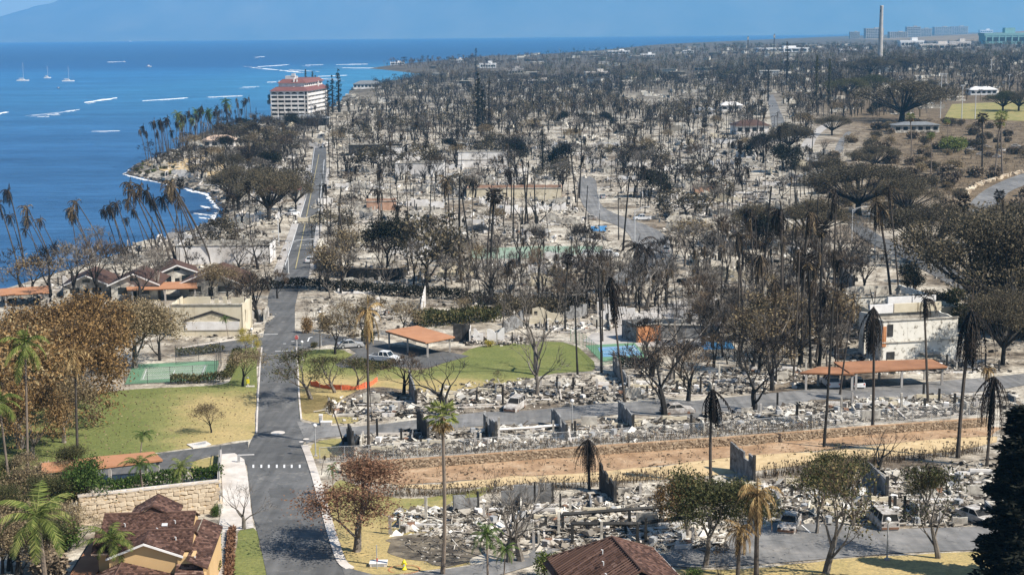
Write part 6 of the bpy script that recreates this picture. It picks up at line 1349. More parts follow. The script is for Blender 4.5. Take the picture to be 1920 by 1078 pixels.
# ================================================================ RUINS
RUIN = []
def ruin_proto(seed, w_, d, n):
    rnd = random.Random(seed); ch = []
    tmp = bpy.data.objects.new('tmp', None)
    m = MB(); k = 12; vs = []
    for i in range(k): a = i * math.tau / k; r = rnd.uniform(.85, 1.1); x = max(-1, min(1, 1.35 * math.cos(a))); y = max(-1, min(1, 1.35 * math.sin(a))); vs.append((x * w_ / 2 * r, y * d / 2 * r, .06))
    m.add(vs + [(x, y, -1.0) for x, y, z in vs], [tuple(range(k))] + [(i, k + i, k + (i + 1) % k, (i + 1) % k) for i in range(k)]); ch.append(('ash_floor', m.mesh('ash_floor', 'ash'), (0, 0, 0), 0))
    wm = rnd.choice(['plaster_white', 'wall_scorch', 'wall_scorch', 'plaster_white', 'wall_panel', 'wall_cream'])
    for i in range(rnd.randint(4, 7)):
        L = rnd.uniform(2.5, w_ * .6) if n < 500 else rnd.uniform(1.5, 4.); hh = rnd.uniform(.7, 2.9) if n < 500 else rnd.uniform(.4, 1.6); o = jag_wall(None, L, hh, .22, wm if rnd.random() < .75 else 'wall_scorch', seed * 10 + i, (0, 0, 0), 0, .3, jag=.6)
        side = rnd.random(); c = (rnd.uniform(-w_ / 2 + L / 2, w_ / 2 - L / 2) if side < .6 else rnd.choice((-1, 1)) * w_ * .45, rnd.choice((-.45, .45, 0.1)) * d if side < .6 else 0, .0)
        ch.append(('wall', o.data, c, 0. if side < .6 else math.pi / 2)); bpy.data.objects.remove(o)
    for i in range(6):
        L = rnd.uniform(3, 9); m = MB(); m.box((0, 0, .1), (L, .2, rnd.uniform(.3, .6))); ch.append(('foundation', m.mesh('foundation', rnd.choice(['concrete_pale', 'plaster_white', 'concrete'])), (rnd.uniform(-.3, .3) * w_, (-.5 + i / 5.) * d * .96 + .013 * i, 0), 0) if i < 4 else ('foundation', m.mesh('foundation', 'concrete_pale'), ((i - 4.5) * w_ * .8, 0.02 * i, .012), math.pi / 2))
    for i in range(rnd.randint(2, 4)):
        m = MB(); h = rnd.uniform(1.2, 2.8); m.box((0, 0, h / 2 - .2), (.28, .28, h + .4)); ch.append(('post', m.mesh('post', rnd.choice(['concrete', 'wall_char', 'wall_scorch', 'bark_char'])), (rnd.uniform(-.5, .5) * w_, rnd.uniform(-.5, .5) * d, 0), 0))
    ch.append(('rubble', rubble_mb(w_, d, n, .1 if n > 500 else .18, .5 if n > 500 else .9, seed, hgt=.5).mesh('rubble', 'rubble'), (0, 0, .05), 0))
    for i in range(3):
        m = MB(); L = rnd.uniform(1.2, 2.4); n_ = 5; a = [(-L / 2 + L * u / n_, 0, .25 * math.sin(u * 1.1 + i) + .2) for u in range(n_ + 1)]; wd = rnd.uniform(.6, 1.1)
        for p, q in zip(a, a[1:]): m.slab([(p[0], -wd / 2, p[2]), (q[0], -wd / 2, q[2]), (q[0], wd / 2, q[2]), (p[0], wd / 2, p[2])], .03)
        ch.append(('bent_sheet', m.mesh('bent_sheet', rnd.choice(['rust', 'metal_grey', 'car_burnt'])), (rnd.uniform(-.45, .45) * w_, rnd.uniform(-.45, .45) * d, .12), rnd.uniform(0, 3)))
    for i in range(2): m = MB(); m.box((0, 0, .4), (.7, .65, .95), 0, .05); ch.append(('appliance', m.mesh('appliance', rnd.choice(['metal_grey', 'car_burnt', 'plaster_white'])), (rnd.uniform(-.4, .4) * w_, rnd.uniform(-.4, .4) * d, 0), rnd.uniform(0, 3)))
    bpy.data.objects.remove(tmp); return ch
mat('ash', [(.3, (.10, .085, .07)), (.42, (.33, .29, .24)), (.55, (.52, .48, .41)), (.75, (.68, .65, .58))], .7, .95, 8, .5, .1, .1, scale2=3.5, stops2=[(.3, G(.55)), (.65, G(1.1))])
for k in range(10): RUIN.append(ruin_proto(500 + k, 13, 11, 330))
NEAR = [ruin_proto(550 + k, 13, 9, 1900) for k in range(4)]
def ruin(proto, x, y, rz, sx, label=None, group=None, desc='burnt house remains', rnd=random.Random(2)):
    o = thing('house_ruin', label, 'ruin', (x, y, g(x, y)), rz, group); o.scale = (sx, sx, 1)
    for nm, me, c, r in proto:
        q = link(nm, me, o, c); q.rotation_euler = (0, 0, r)
        if nm == 'rubble': q['kind'] = 'stuff'
    if not label: AUTO.append((o, desc, 'ruin'))
    return o
NR = [(700, 770, 1.0, 0), (885, 752, 1.1, .05), (1010, 738, 1.1, 0), (1110, 742, .9, 0), (1170, 735, 1., .1), (1260, 732, 1.0, 0), (1340, 728, 1., 0), (1390, 715, .9, .1), (1450, 705, .9, 0), (760, 832, .95, 0), (850, 826, .9, 0), (990, 822, 1.05, 0), (1115, 815, .9, 0), (1235, 806, 1., 0), (1430, 792, 1., 0), (1530, 775, .9, 0), (1610, 775, 1.05, 0), (1720, 765, 1.1, 0), (1820, 755, 1., 0),
      (860, 985, 1., -.1), (970, 985, .9, 0), (1060, 960, .8, 0), (1200, 952, .9, 0), (1110, 1012, .9, 0), (1230, 1010, .9, 0), (1470, 932, 1., 0), (1560, 945, 1., 0), (1690, 928, .9, 0), (1800, 912, 1.1, 0), (1620, 965, .9, 0), (1750, 965, 1., 0),
      (655, 600, .9, 0), (745, 590, 1., 0), (930, 640, .8, 0), (1085, 615, 1., 0), (1010, 610, .8, 0), (1180, 600, 1., 0), (1720, 690, 1., 0), (1800, 690, .9, 0), (1540, 615, 1., 0), (450, 600, .9, 0), (1420, 585, .9, 0), (60, 560, .9, 0), (130, 540, .9, 0), (950, 560, .9, 0)]
for i, (x, y, s_, r_) in enumerate(NR):
    p = P(x, y); ruin(NEAR[i % 4] if y > 640 else RUIN[i % 10], p.x, p.y, r_ + (math.pi if i % 3 == 0 else 0), s_ * 1.0, desc='rubble-strewn house plot')
# loose debris between the near plots
def debris(px, n, s0, s1, seed, mt='rubble_dark'):
    pl = [(P(*q).x, P(*q).y) for q in px]; rnd = random.Random(seed); m = MB(); x0 = min(p[0] for p in pl); x1 = max(p[0] for p in pl); y0 = min(p[1] for p in pl); y1 = max(p[1] for p in pl); k = 0
    while k < n:
        x, y = rnd.uniform(x0, x1), rnd.uniform(y0, y1)
        if not inside(x, y, pl): continue
        s_ = s0 + (s1 - s0) * rnd.random() ** 2.5; dim = (rnd.uniform(.8, 3.), .07, .07) if rnd.random() < .1 else (s_, s_ * rnd.uniform(.4, 1.), s_ * rnd.uniform(.15, .6)); m.box((x, y, g(x, y) + dim[2] * .3 + .03), dim, rnd.uniform(0, 6.3), rnd.gauss(0, .3), rnd.gauss(0, .3)); k += 1
    tag(m.build('debris', mt), kind='stuff')
def inside(x, y, pl):
    c = False; n = len(pl)
    for i in range(n):
        (a, b), (p, q) = pl[i - 1], pl[i]
        if (b > y) != (q > y) and x < (p - a) * (y - b) / (q - b) + a: c = not c
    return c
debris([(620, 745), (900, 715), (1200, 695), (1500, 700), (1560, 722), (1200, 750), (700, 792), (640, 795)], 1900, .12, .8, 1); debris([(680, 818), (1000, 800), (1300, 805), (1500, 780), (1860, 738), (1860, 775), (1400, 808), (900, 845), (640, 860)], 2300, .12, .8, 2); debris([(800, 1000), (860, 945), (1250, 905), (1440, 900), (1860, 860), (1860, 985), (1600, 985), (1440, 980), (1200, 1040), (1000, 1050), (880, 1030)], 2900, .1, .7, 3); debris([(800, 1005), (1250, 915), (1860, 865), (1860, 980), (1440, 975), (1200, 1030), (1000, 1040)], 900, .15, .8, 4, 'rubble')
debris([(560, 560), (900, 545), (1200, 545), (1550, 545), (1750, 700), (1500, 690), (1350, 640), (1100, 600), (860, 600), (620, 640)], 2600, .15, 1., 5); debris([(1500, 545), (1900, 600), (1900, 700), (1780, 690), (1560, 680)], 900, .15, .9, 6); debris([(360, 590), (500, 560), (496, 630), (400, 640), (330, 640)], 500, .12, .7, 7, 'rubble'); debris([(740, 1010), (880, 1000), (900, 1040), (800, 1058)], 260, .06, .3, 8)
# ================================================================ TREES AND SHRUBS PLACED ONE BY ONE
def tree(kind, bx, by, ty, label, name='bare_tree', cat='tree', sx=1., rz=None, gap=1.):
    b = P(bx, by); h = topz(b, ty) * gap; return place(kind, name, b, h, rz, label, cat, None, sx)
T_ = tree
T_('rusty0', 668, 1034, 862, 'rust-leaved tree casting its shadow on the road', 'rust_leaved_tree', sx=1.55, rz=.3)
T_('pruned0', 838, 778, 655, 'black pruned tree with upswept limbs by the side road', 'pruned_tree', sx=1.5, rz=1.); T_('dryleaf0', 584, 748, 650, 'half-bare tree closest to the main road on the right', 'bare_tree', sx=1.7); T_('dryleaf1', 628, 736, 662, 'half-bare tree in front of the orange netting', 'bare_tree', sx=1.6); T_('dryleaf0', 672, 728, 664, 'half-bare tree above the orange netting', 'bare_tree', sx=1.6); T_('vase1', 757, 738, 655, 'leafless tree between the netting and the pruned black tree', 'bare_tree', sx=1.5)
T_('scorch0', 455, 724, 648, 'flat-topped tree with dark trunk on the left lawn', 'lawn_tree', sx=1.25, rz=2.); T_('yellow0', 460, 662, 610, 'small tree with yellow leaves beside the road', 'yellow_tree', sx=.8); T_('palmgreen1', 428, 634, 596, 'small green palm in front of the cream burnt building', 'palm_tree', 'palm', 1.2); T_('scorch0', 396, 811, 752, 'small dry tree standing alone on the straw lawn', 'small_tree', sx=1.15)
T_('busholive', 690, 646, 615, 'rounded green bush beside the parking area', 'bush', 'bush', .75); T_('scorch1', 628, 664, 578, 'brown-leaved tree beside the stop sign verge', 'brown_tree', sx=1.05); T_('palmtan0', 600, 652, 588, 'small yellowing palm beside the stop sign verge', 'palm_tree', 'palm'); T_('bushorange', 578, 624, 592, 'orange-brown bush at the road edge before the junction', 'bush', 'bush', .8); T_('bushtan', 610, 622, 592, 'tan bush behind the stop sign verge', 'bush', 'bush', .8)
T_('palmtan1', 691, 842, 585, 'tall leaning palm with dying yellow crown above the side road', 'palm_tree', 'palm', .75, rz=math.pi - .5); T_('palmhang1', 646, 843, 745, 'leaning dead palm with curled fronds at the side road corner', 'dead_palm', 'palm', 1.2, rz=math.pi); T_('pole0', 697, 790, 700, 'thin charred trunk standing in the rubble left of the board wall', 'charred_snag', 'tree', .7)
T_('fan0', 830, 1076, 760, 'tall slender fan palm with bright green head', 'fan_palm', 'palm', .95, rz=0.)
T_('pale0', 955, 1054, 895, 'pale leaning bare tree, left of the pair in the lower ruins', 'pale_bare_tree', sx=1.2, rz=2.2); T_('pale1', 978, 1052, 888, 'pale bare tree with twisted limbs, right of the pair in the lower ruins', 'pale_bare_tree', sx=1.15)
T_('palmheap', 1105, 918, 822, 'black burnt palm with hanging skirt on the soil bank', 'dead_palm', 'palm', .85); T_('stems0', 1158, 912, 868, 'small black burnt shrub in the dry hedge', 'burnt_shrub', 'shrub', .5)
T_('olive0', 1322, 1062, 862, 'large olive-leaved tree beside the lower ruins', 'olive_tree', sx=1.0); T_('olive1', 1395, 1040, 885, 'olive-leaved tree right of the large one, partly orange', 'olive_tree', sx=.8); T_('orange0', 1290, 1010, 880, 'orange-tinged leafy tree left of the olive trees', 'scorched_tree', sx=.6)
T_('palmshag', 1418, 1088, 930, 'brown shaggy palm in front of the service road', 'palm_tree', 'palm', .8); T_('palmshag', 1382, 1092, 990, 'low brown palm at the bottom edge', 'palm_tree', 'palm', 1.); T_('stemsbrown0', 1350, 1088, 1010, 'brown shrubby growth at the bottom edge', 'burnt_shrub', 'shrub', .9)
T_('dryleaf1', 1547, 1074, 838, 'spreading tree with bare forked trunk beside the service road', 'spreading_tree', sx=1.0, rz=.5); T_('olive2', 1530, 1000, 832, 'green-topped tree behind the spreading forked tree', 'olive_tree', sx=.75); T_('dryleaf0', 1600, 985, 850, 'half-bare brown tree right of the green-topped one', 'bare_tree', sx=.9)
T_('dryleaf1', 1760, 1046, 862, 'thin tree with sparse green leaves near the burnt van', 'sparse_tree', sx=.95, rz=4.); T_('olive1', 1735, 985, 868, 'leafy green crown behind the thin sparse tree', 'olive_tree', sx=.6); T_('pruned1', 1645, 886, 795, 'lopped black-and-white tree on the sand strip', 'pruned_tree', sx=1.1)
T_('pine0', 1900, 1130, 765, 'dark dense conifer at the right edge', 'conifer_tree', 'tree', 2.6, rz=.4); T_('pine0', 1905, 1085, 810, 'second dark conifer behind at the right edge', 'conifer_tree', 'tree', 2.6, rz=2.4)
T_('palmheap', 1850, 875, 705, 'black hanging dead palm beside the dark conifer', 'dead_palm', 'palm', .5); T_('palmtassel', 1796, 858, 580, 'tall dead palm with black tassel right of the long carport', 'dead_palm', 'palm', 1., rz=2.2); T_('palmtassel', 1636, 806, 575, 'tall dead palm with black tassel in front of the long carport', 'dead_palm', 'palm', .95); T_('pole1', 1545, 838, 560, 'tall bare charred palm trunk left of the long carport', 'charred_snag', 'tree', .6, rz=math.pi); T_('palmtassel', 1333, 905, 728, 'dead palm with black skirt below the service ruins', 'dead_palm', 'palm', 1.3); T_('palmtan0', 1838, 800, 690, 'brown drooping palm beside the fence at right', 'dead_palm', 'palm', 1.)
T_('pale1', 1003, 702, 528, 'tall pale dead tree with white-footed trunk on the centre lawn', 'pale_bare_tree', sx=.85); T_('pale0', 1008, 742, 600, 'forked grey dead tree in front of the tall pale one', 'pale_bare_tree', sx=.8); T_('pole2', 1083, 702, 565, 'charred trunk on the centre lawn, left of two', 'charred_snag', 'tree', .9); T_('pole0', 1128, 700, 500, 'charred trunk on the centre lawn, right of two', 'charred_snag', 'tree', .8); T_('palmtassel', 1172, 754, 518, 'leaning dead palm beside the grey party wall and blue court', 'dead_palm', 'palm', .7, rz=math.pi)
T_('vase0', 1247, 778, 628, 'dark tree with forked trunk right of the blue court', 'dark_tree', sx=1.35); T_('vase1', 1290, 752, 634, 'pale-trunked bare tree right of the dark forked tree', 'bare_tree', sx=1.3); T_('pruned2', 1413, 768, 622, 'twin-trunked bare tree by the side road', 'bare_tree', sx=1.2); T_('vase0', 1448, 732, 620, 'leaning bare tree left of the short carport', 'bare_tree', sx=1.3); T_('stemsbrown1', 935, 740, 685, 'clump of burnt upright stems at the lawn edge', 'burnt_shrub', 'shrub', .55)
for i, (x, y, t) in enumerate([(1520, 790, 745), (1555, 792, 740), (1585, 790, 735), (1615, 788, 742), (1650, 785, 740), (1690, 782, 735), (1490, 788, 750), (1725, 776, 738), (1760, 772, 740), (1070, 735, 690), (1095, 732, 692), (1050, 735, 695)]): T_('stems%d' % (i % 3), x, y, t, None, 'burnt_shrub', 'shrub', .55)
# left block: great brown-leaved trees
for i, (k, x, y, t, sx, l) in enumerate([('orange0', 125, 790, 595, .78, 'large orange-brown leaved tree nearest the left lawn'), ('orange2', 40, 840, 600, .8, 'tan-leaved tree at the left edge above the lawn'), ('orange0', 150, 730, 543, .75, 'orange-brown tree with the highest crown on the left'), ('orange1', 255, 690, 552, .75, 'tan-brown tree behind the left tennis court'), ('orange2', 75, 745, 565, .75, 'orange tree behind the leftmost palms'), ('scorch2', 300, 676, 568, .8, 'sparse tan tree nearest the cream burnt building'), ('orange2', 15, 720, 580, .8, 'orange tree cut by the left edge'), ('orange2', 205, 690, 556, .75, 'rust-coloured tree in the middle of the left block'), ('orange1', 120, 830, 700, .7, 'low orange tree over the shaded lawn'), ('orange2', 60, 860, 700, .6, 'low orange tree at the lawn corner')]): T_(k, x, y, t, l, 'brown_leaved_tree', 'tree', sx * 1.12)
T_('palmtan1', 146, 862, 655, 'palm with drooping brown and green fronds over the left lawn', 'palm_tree', 'palm', .95); T_('palmgreen0', 52, 895, 640, 'leaning green coconut palm at the left edge', 'palm_tree', 'palm', .8, rz=2.4); T_('palmgreen0', 22, 948, 745, 'lower green coconut palm at the left edge', 'palm_tree', 'palm', 1., rz=2.4)
T_('palmgreen1', 262, 872, 814, 'small green palm in front of the long left carport', 'palm_tree', 'palm', 1.7)
for k, x, y, t, sx, l in (('green0', 165, 972, 852, .9, 'broad-leaved green tree behind the house with brown roofs'), ('olive0', 90, 985, 880, .9, 'dull green tree left of the broad-leaved green tree'), ('olive1', 35, 1000, 900, .9, 'dull green tree at the left edge below the palms'), ('olive2', 130, 940, 868, .8, 'green tree tucked under the long left carport'), ('scorch0', 60, 1050, 935, 1.2, 'dry brown tree left of the flat rust roof'), ('scorch1', 15, 1070, 960, 1.2, 'dry brown tree in the bottom left corner'), ('scorch2', 110, 1010, 930, 1.1, 'dry brown tree between palms and house')): T_(k, x, y, t, l, 'garden_tree', 'tree', sx)
for k, x, y, t, sx, l in (('palmlow1', 270, 948, 868, 1., 'low feathery palm against the stone wall, left of three'), ('palmlow1', 330, 944, 895, .9, 'smallest feathery palm against the stone wall'), ('palmlow0', 346, 942, 876, .9, 'low feathery palm against the stone wall, right of three'), ('palmlow0', 88, 1125, 965, 1.05, 'large green palm in the bottom left corner'), ('palmlow0', 208, 1120, 1010, 1., 'green palm in front of the house with brown roofs'), ('palmlow1', 915, 1100, 1002, .8, 'bushy green palm at the bottom centre'), ('palmlow1', 945, 1098, 1030, .8, 'low green palm beside the bushy one at the bottom centre')): T_(k, x, y, t, l, 'garden_palm', 'palm', sx)
T_('pale0', 458, 992, 900, 'small bare frangipani on the pavement edge', 'bare_tree', sx=1.2); T_('bushgreen', 405, 968, 945, 'small clipped green bush on the pavement edge', 'bush', 'bush', .8); T_('bushbright', 1025, 1084, 1034, 'bright olive bush in front of the tiled house', 'bush', 'bush', .9); T_('bushgreen', 1300, 1092, 1062, 'green bush in the bottom centre right', 'bush', 'bush', 1.); T_('palmlow1', 625, 930, 878, 'dusty green palm behind the rust-leaved tree', 'garden_palm', 'palm', .6); T_('palmhang1', 603, 890, 855, 'small dead palm at the kerb corner', 'dead_palm', 'palm', 1.4)
for i, (x, y, t) in enumerate([(640, 990, 935), (665, 985, 930), (690, 985, 935), (715, 1000, 950), (735, 1005, 950), (760, 1000, 945)]): T_('stems%d' % (i % 3), x, y, t, None, 'burnt_shrub', 'shrub', .5)
T_('bushyellow', 918, 650, 636, 'bright yellow-green agave-like clump on the centre lawn', 'bush', 'bush', 1.2); T_('busholive', 590, 652, 640, 'low dark bush beside the stop sign', 'bush', 'bush', 1.)
T_('wide1', 800, 540, 385, 'huge burnt banyan with many trunks behind the black screen fence', 'banyan_tree', 'tree', .75, rz=1.); T_('stems0', 795, 540, 400, 'upright burnt stems of the banyan', 'burnt_tree', 'tree', .55); T_('darkleaf1', 728, 512, 398, 'dense dark tree left of the banyan', 'dark_tree', sx=.85); T_('bare3', 640, 505, 420, 'bare tree inside the curve of the black screen fence', 'bare_tree', sx=1.)
palm('palmbigdead', 380, dict(n=22, el=(-1.0, 1.0), fl=6., bend=1.9, wd=.3, droop=.8, nl=16, lean=.03, r=.35), 'bark_pale', 'frond_char')
T_('palmbigdead', 1185, 552, 462, 'dark date palm beside the middle street, left of two', 'date_palm', 'palm', .85); T_('palmbigdead', 1204, 548, 466, 'dark date palm beside the middle street, right of two', 'date_palm', 'palm', .85)
for i, (x, y, t) in enumerate([(962, 447, 325), (984, 425, 300), (991, 428, 298), (1004, 420, 310), (976, 455, 400), (1080, 380, 270), (1086, 372, 262), (1168, 470, 330), (1160, 450, 360), (1106, 455, 400), (863, 510, 330), (885, 500, 360), (1430, 540, 350), (1530, 470, 340)]): T_('pole%d' % (i % 3), x, y, t, None, 'charred_snag', 'tree', .85)
for i, (x, y, t) in enumerate([(884, 470, 340), (912, 520, 352), (920, 545, 358), (840, 480, 342), (848, 500, 336), (1466, 640, 395), (1410, 610, 410), (1538, 610, 418), (1672, 590, 372), (1686, 560, 345), (1562, 560, 362), (1505, 640, 398), (1795, 560, 370), (1868, 580, 400), (1395, 640, 440), (940, 640, 490), (1130, 640, 505), (1060, 620, 480), (1455, 700, 520), (1575, 740, 560), (1740, 760, 560), (1488, 700, 470), (1520, 690, 480), (1430, 660, 480)]):
    T_(['palmdead0', 'palmdead1', 'fandead0', 'palmhang1', 'palmdead3'][i % 5], x, y, t, None, 'dead_palm', 'palm', .62 + .2 * (i % 3))
for i, (x, y, t) in enumerate([(1530, 195, 104), (1554, 196, 110)]): T_('pinegreen', x, y, t, ['slender dark pine above the far street, left of two', 'slender dark pine above the far street, right of two'][i], 'pine_tree', 'tree', 1.)
for i, (k, x, y, t, l) in enumerate([('pine1', 897, 250, 135, 'tall black pine column, left of the central pair'), ('pineburnt', 918, 245, 145, 'tall black pine column, right of the central pair'), ('pineburnt', 893, 150, 90, 'thin burnt pine silhouetted against the sea'), ('pine1', 636, 215, 128, 'tallest dark pine right of the hotel'), ('pine1', 624, 218, 140, 'dark pine just left of the tallest one right of the hotel'), ('pinegreen', 574, 175, 130, 'green pine behind the hotel roof, leftmost'), ('pinegreen', 587, 175, 134, 'green pine behind the hotel roof, middle'), ('pinegreen', 592, 178, 141, 'green pine behind the hotel roof, rightmost'), ('pineburnt', 1475, 160, 78, 'thin burnt pine near the antenna masts'), ('pineburnt', 1165, 180, 120, 'burnt pine spire in the middle distance'), ('pine1', 1018, 320, 235, 'burnt pine in the central ruins'), ('pine1', 616, 225, 150, 'short dark pine right of the hotel'), ('pineburnt', 1440, 190, 128, 'black pine column left of the far street'), ('pine1', 905, 252, 160, 'bulky black pine between the central pair')]): T_(k, x, y, t, l, 'pine_tree', 'tree', 1.6)
# broad umbrella trees on the right
for i, (k, x, y, t, sx) in enumerate([('canopy0', 1690, 235, 150, 1.2), ('canopy1', 1610, 410, 305, 1.0), ('canopy2', 1545, 355, 300, .9), ('canopy0', 1830, 610, 388, .72), ('canopy1', 1740, 500, 380, .8), ('canopy2', 1900, 640, 400, .7), ('canopy0', 1890, 470, 380, .8), ('canopy1', 1480, 290, 235, .9), ('canopy2', 1640, 325, 272, 1.), ('canopyolive', 1590, 190, 145, 1.0), ('canopyolive', 1640, 180, 140, 1.), ('canopy0', 1745, 190, 150, .9), ('canopy1', 1910, 215, 168, .8), ('canopy2', 1520, 470, 370, .7), ('canopy1', 1700, 420, 330, .7), ('canopyolive', 1880, 215, 170, .8), ('canopy2', 1630, 150, 108, 1.2), ('canopy0', 1700, 140, 108, 1.2), ('canopy1', 1560, 260, 215, .8), ('canopy0', 1420, 470, 380, .6), ('canopy1', 505, 420, 315, .62), ('canopy0', 448, 400, 310, .6), ('canopy2', 555, 400, 330, .5), ('canopy1', 430, 345, 285, .6), ('canopy1', 1880, 690, 540, .5)]):
    T_(k, x, y - 6, t, None, 'umbrella_tree', 'tree', sx * 1.15)
for i, (k, x, y, t) in enumerate([('bare0', 40, 545, 455), ('vase0', 95, 560, 450), ('bare1', 140, 575, 445), ('vase1', 185, 560, 440), ('bare2', 225, 560, 455), ('vase2', 262, 575, 460), ('bare3', 300, 560, 450), ('stems0', 120, 520, 440), ('stems1', 200, 515, 430), ('stems2', 245, 510, 425), ('stems0', 330, 500, 430), ('bare4', 345, 520, 440), ('vase1', 480, 600, 500), ('bare1', 450, 520, 440), ('stems1', 395, 470, 420), ('stems2', 430, 465, 415), ('scorch0', 395, 560, 490), ('scorch1', 425, 562, 495), ('scorch2', 60, 560, 470), ('vase0', 485, 605, 510),
      ('stems0', 575, 600, 548), ('stems1', 590, 604, 552), ('scorch2', 655, 618, 560), ('scorch0', 700, 615, 552), ('vase2', 640, 600, 550), ('stems2', 735, 600, 548), ('bare2', 680, 640, 575), ('scorch1', 755, 628, 560), ('stems0', 770, 600, 555), ('stems1', 800, 602, 552), ('vase0', 905, 600, 540), ('scorch1', 870, 600, 555), ('bare3', 620, 560, 505), ('vase1', 520, 560, 500), ('bare0', 505, 545, 470), ('bare4', 470, 500, 420), ('vase2', 600, 545, 490)]): T_(k, x, y, t, None, 'burnt_tree' if 'stems' not in k else 'burnt_shrub', 'tree', 1.15 if 'stems' not in k else .6)
rl = random.Random(55)
for i in range(40):
    x, y = rl.uniform(-10, 150), rl.uniform(905, 1085); k = rl.choice(['bushtan', 'busholive', 'scorch0', 'scorch1', 'bushgreen', 'olive1', 'bushbrush', 'olive2', 'scorch2']); b = P(x, y)
    place(k, 'garden_shrub', b, rl.uniform(2., 3.6) if 'bush' in k else rl.uniform(3.5, 6), None, None, 'shrub', None, rl.uniform(.9, 1.3), desc='dry garden shrub' if k not in ('busholive', 'bushgreen', 'olive1', 'olive2') else 'green garden shrub')
# shore palms
for i, (x, t) in enumerate([(17, 358), (8, 405), (52, 405), (72, 392), (108, 395), (125, 402), (148, 392), (163, 376), (193, 384), (225, 382), (262, 343), (274, 356), (291, 356), (308, 362), (330, 350), (368, 340), (240, 392), (30, 415), (88, 410), (138, 405), (178, 392), (206, 396), (252, 372), (283, 348), (300, 372), (318, 368), (346, 366), (60, 428), (0, 380), (215, 410), (352, 352)]):
    b0 = (x + 28 + 9 * (i % 3), 478 + (i * 7) % 22 + max(0, (150 - x) * .12)); T_('palmshore%d' % (i % 4), b0[0], b0[1], t, None, 'shore_palm', 'palm', .95, rz=random.Random(i).uniform(-.25, .25))
rs = random.Random(21)
for i in range(78):
    u = rs.random(); x = 222 + 255 * u; y = 318 - 88 * u + rs.uniform(-14, 14); b = P(x, y)
    if b.x < coast(b.y) + 9: b.x = coast(b.y) + rs.uniform(9, 16); b.z = g(b.x, b.y)
    k = 'palmgreen%d' % rs.randint(0, 2) if rs.random() < .08 else rs.choice(['palmdead0', 'palmdead1', 'palmdead2', 'palmshore0', 'palmdead4'])
    place(k, 'shore_palm', b, rs.uniform(13, 19), rs.uniform(-.5, .5), None, 'palm', None, .85, desc='green coconut palm' if 'green' in k else 'wind-bent burnt palm')
for i in range(16):
    x, y = rs.uniform(232, 330), rs.uniform(318, 338); b = P(x, y - 4); b.x = max(b.x, coast(b.y) + 7); b.z = g(b.x, b.y)
    place('bushbright' if i % 3 == 0 else 'busholive', 'shore_bush', b, rs.uniform(1.2, 2.4), None, None, 'bush', None, 1.2, desc='low green shore bush')
m = MB(); rq = random.Random(19); ll = [(P(*q).x, P(*q).y) for q in ((480, 680), (470, 820), (300, 845), (60, 885), (0, 880), (0, 790), (230, 740), (430, 722))]
for i in range(2600):
    x, y = rq.uniform(min(p[0] for p in ll), max(p[0] for p in ll)), rq.uniform(min(p[1] for p in ll), max(p[1] for p in ll))
    if not inside(x, y, ll) or rq.random() < sstep(-50, -30, x) * .7: continue
    blade(m, (x, y, g(x, y) + .05), Vector((rq.uniform(-1, 1), rq.uniform(-1, 1), .15)).normalized(), rq.uniform(.15, .4), rq.uniform(.06, .12), rq)
tag(m.build('fallen_leaves', 'leaf_tan'), kind='stuff')
m = MB(); rb = random.Random(9)
for i in range(700):
    Y = rb.uniform(430, 760); x = coast(Y) + rb.gauss(3.2, 2.); s_ = rb.uniform(.4, 1.6); m.box((x, Y, g(x, Y) + .1 * s_), (s_, s_ * rb.uniform(.6, 1.2), s_ * .7), rb.uniform(0, 6), rb.gauss(0, .4), rb.gauss(0, .4))
tag(m.build('shore_rocks', 'rock_dark'), kind='stuff')
# ================================================================ THE BURNT TOWN: COUNTED TREES, PALMS, RUINS
ROADS = [[(P(*q).x, P(*q).y) for q in pl] for pl in (MAIN, [(1085, 335), (1115, 335), (1140, 395), (1205, 420), (1262, 470), (1245, 510), (1160, 538), (1140, 520), (1190, 470), (1110, 405), (1088, 372)], [(1436, 176), (1452, 176), (1476, 238), (1446, 242)], [(880, 466), (1130, 460), (1128, 486), (880, 490)], [(1498, 280), (1545, 230), (1584, 230), (1600, 240), (1560, 290)],
        [(1780, 192), (1925, 188), (1925, 232), (1768, 226)], [(1805, 400), (1830, 360), (1925, 320), (1925, 350), (1870, 400)])]
def clear(x, y, pad=3.):
    for pl in ROADS:
        for dx, dy in ((0, 0), (pad, 0), (-pad, 0), (0, pad), (0, -pad)):
            if inside(x + dx, y + dy, pl): return False
    return True
def zone(x, y):
    px, py = PX((x, y, g(x, y)))
    if px < -20 or px > 1940: return None
    if x < coast(y) + 12: return None
    if px > 1560 + (y - 700) * .15 and py > 215 and py < 470: return 'brush'
    # coast road runs between shore strip and town
    rx = interp(py, [(250, 600), (350, 590), (430, 575), (510, 555)])
    if 250 < py < 515 and px < rx: return 'shore'
    return 'town'
def roadcut(px, py):       # keep sight lines to the streets open
    return False
rt = random.Random(31)
ruins = 0; field = MB(); 
def far_ruin(x, y, rnd, m):
    z = g(x, y); w_ = rnd.uniform(8, 15); rz = rnd.uniform(-.3, .3)
    for k in range(rnd.randint(5, 9)):
        L = rnd.uniform(2, 8); h = rnd.uniform(.8, 3.2); m.box((x + rnd.uniform(-.5, .5) * w_, y + rnd.uniform(-.5, .5) * w_, z + h / 2 - .1), (L, .3, h) if rnd.random() < .6 else (.3, L, h), rz)
    m.box((x, y, z + .05), (w_, w_, .2), rz)
    for k in range(12): s_ = rnd.uniform(.5, 1.6); m.box((x + rnd.uniform(-.6, .6) * w_, y + rnd.uniform(-.6, .6) * w_, z + .3), (s_, s_, s_ * .6), rnd.random() * 3, rnd.gauss(0, .3))
Y = 335.
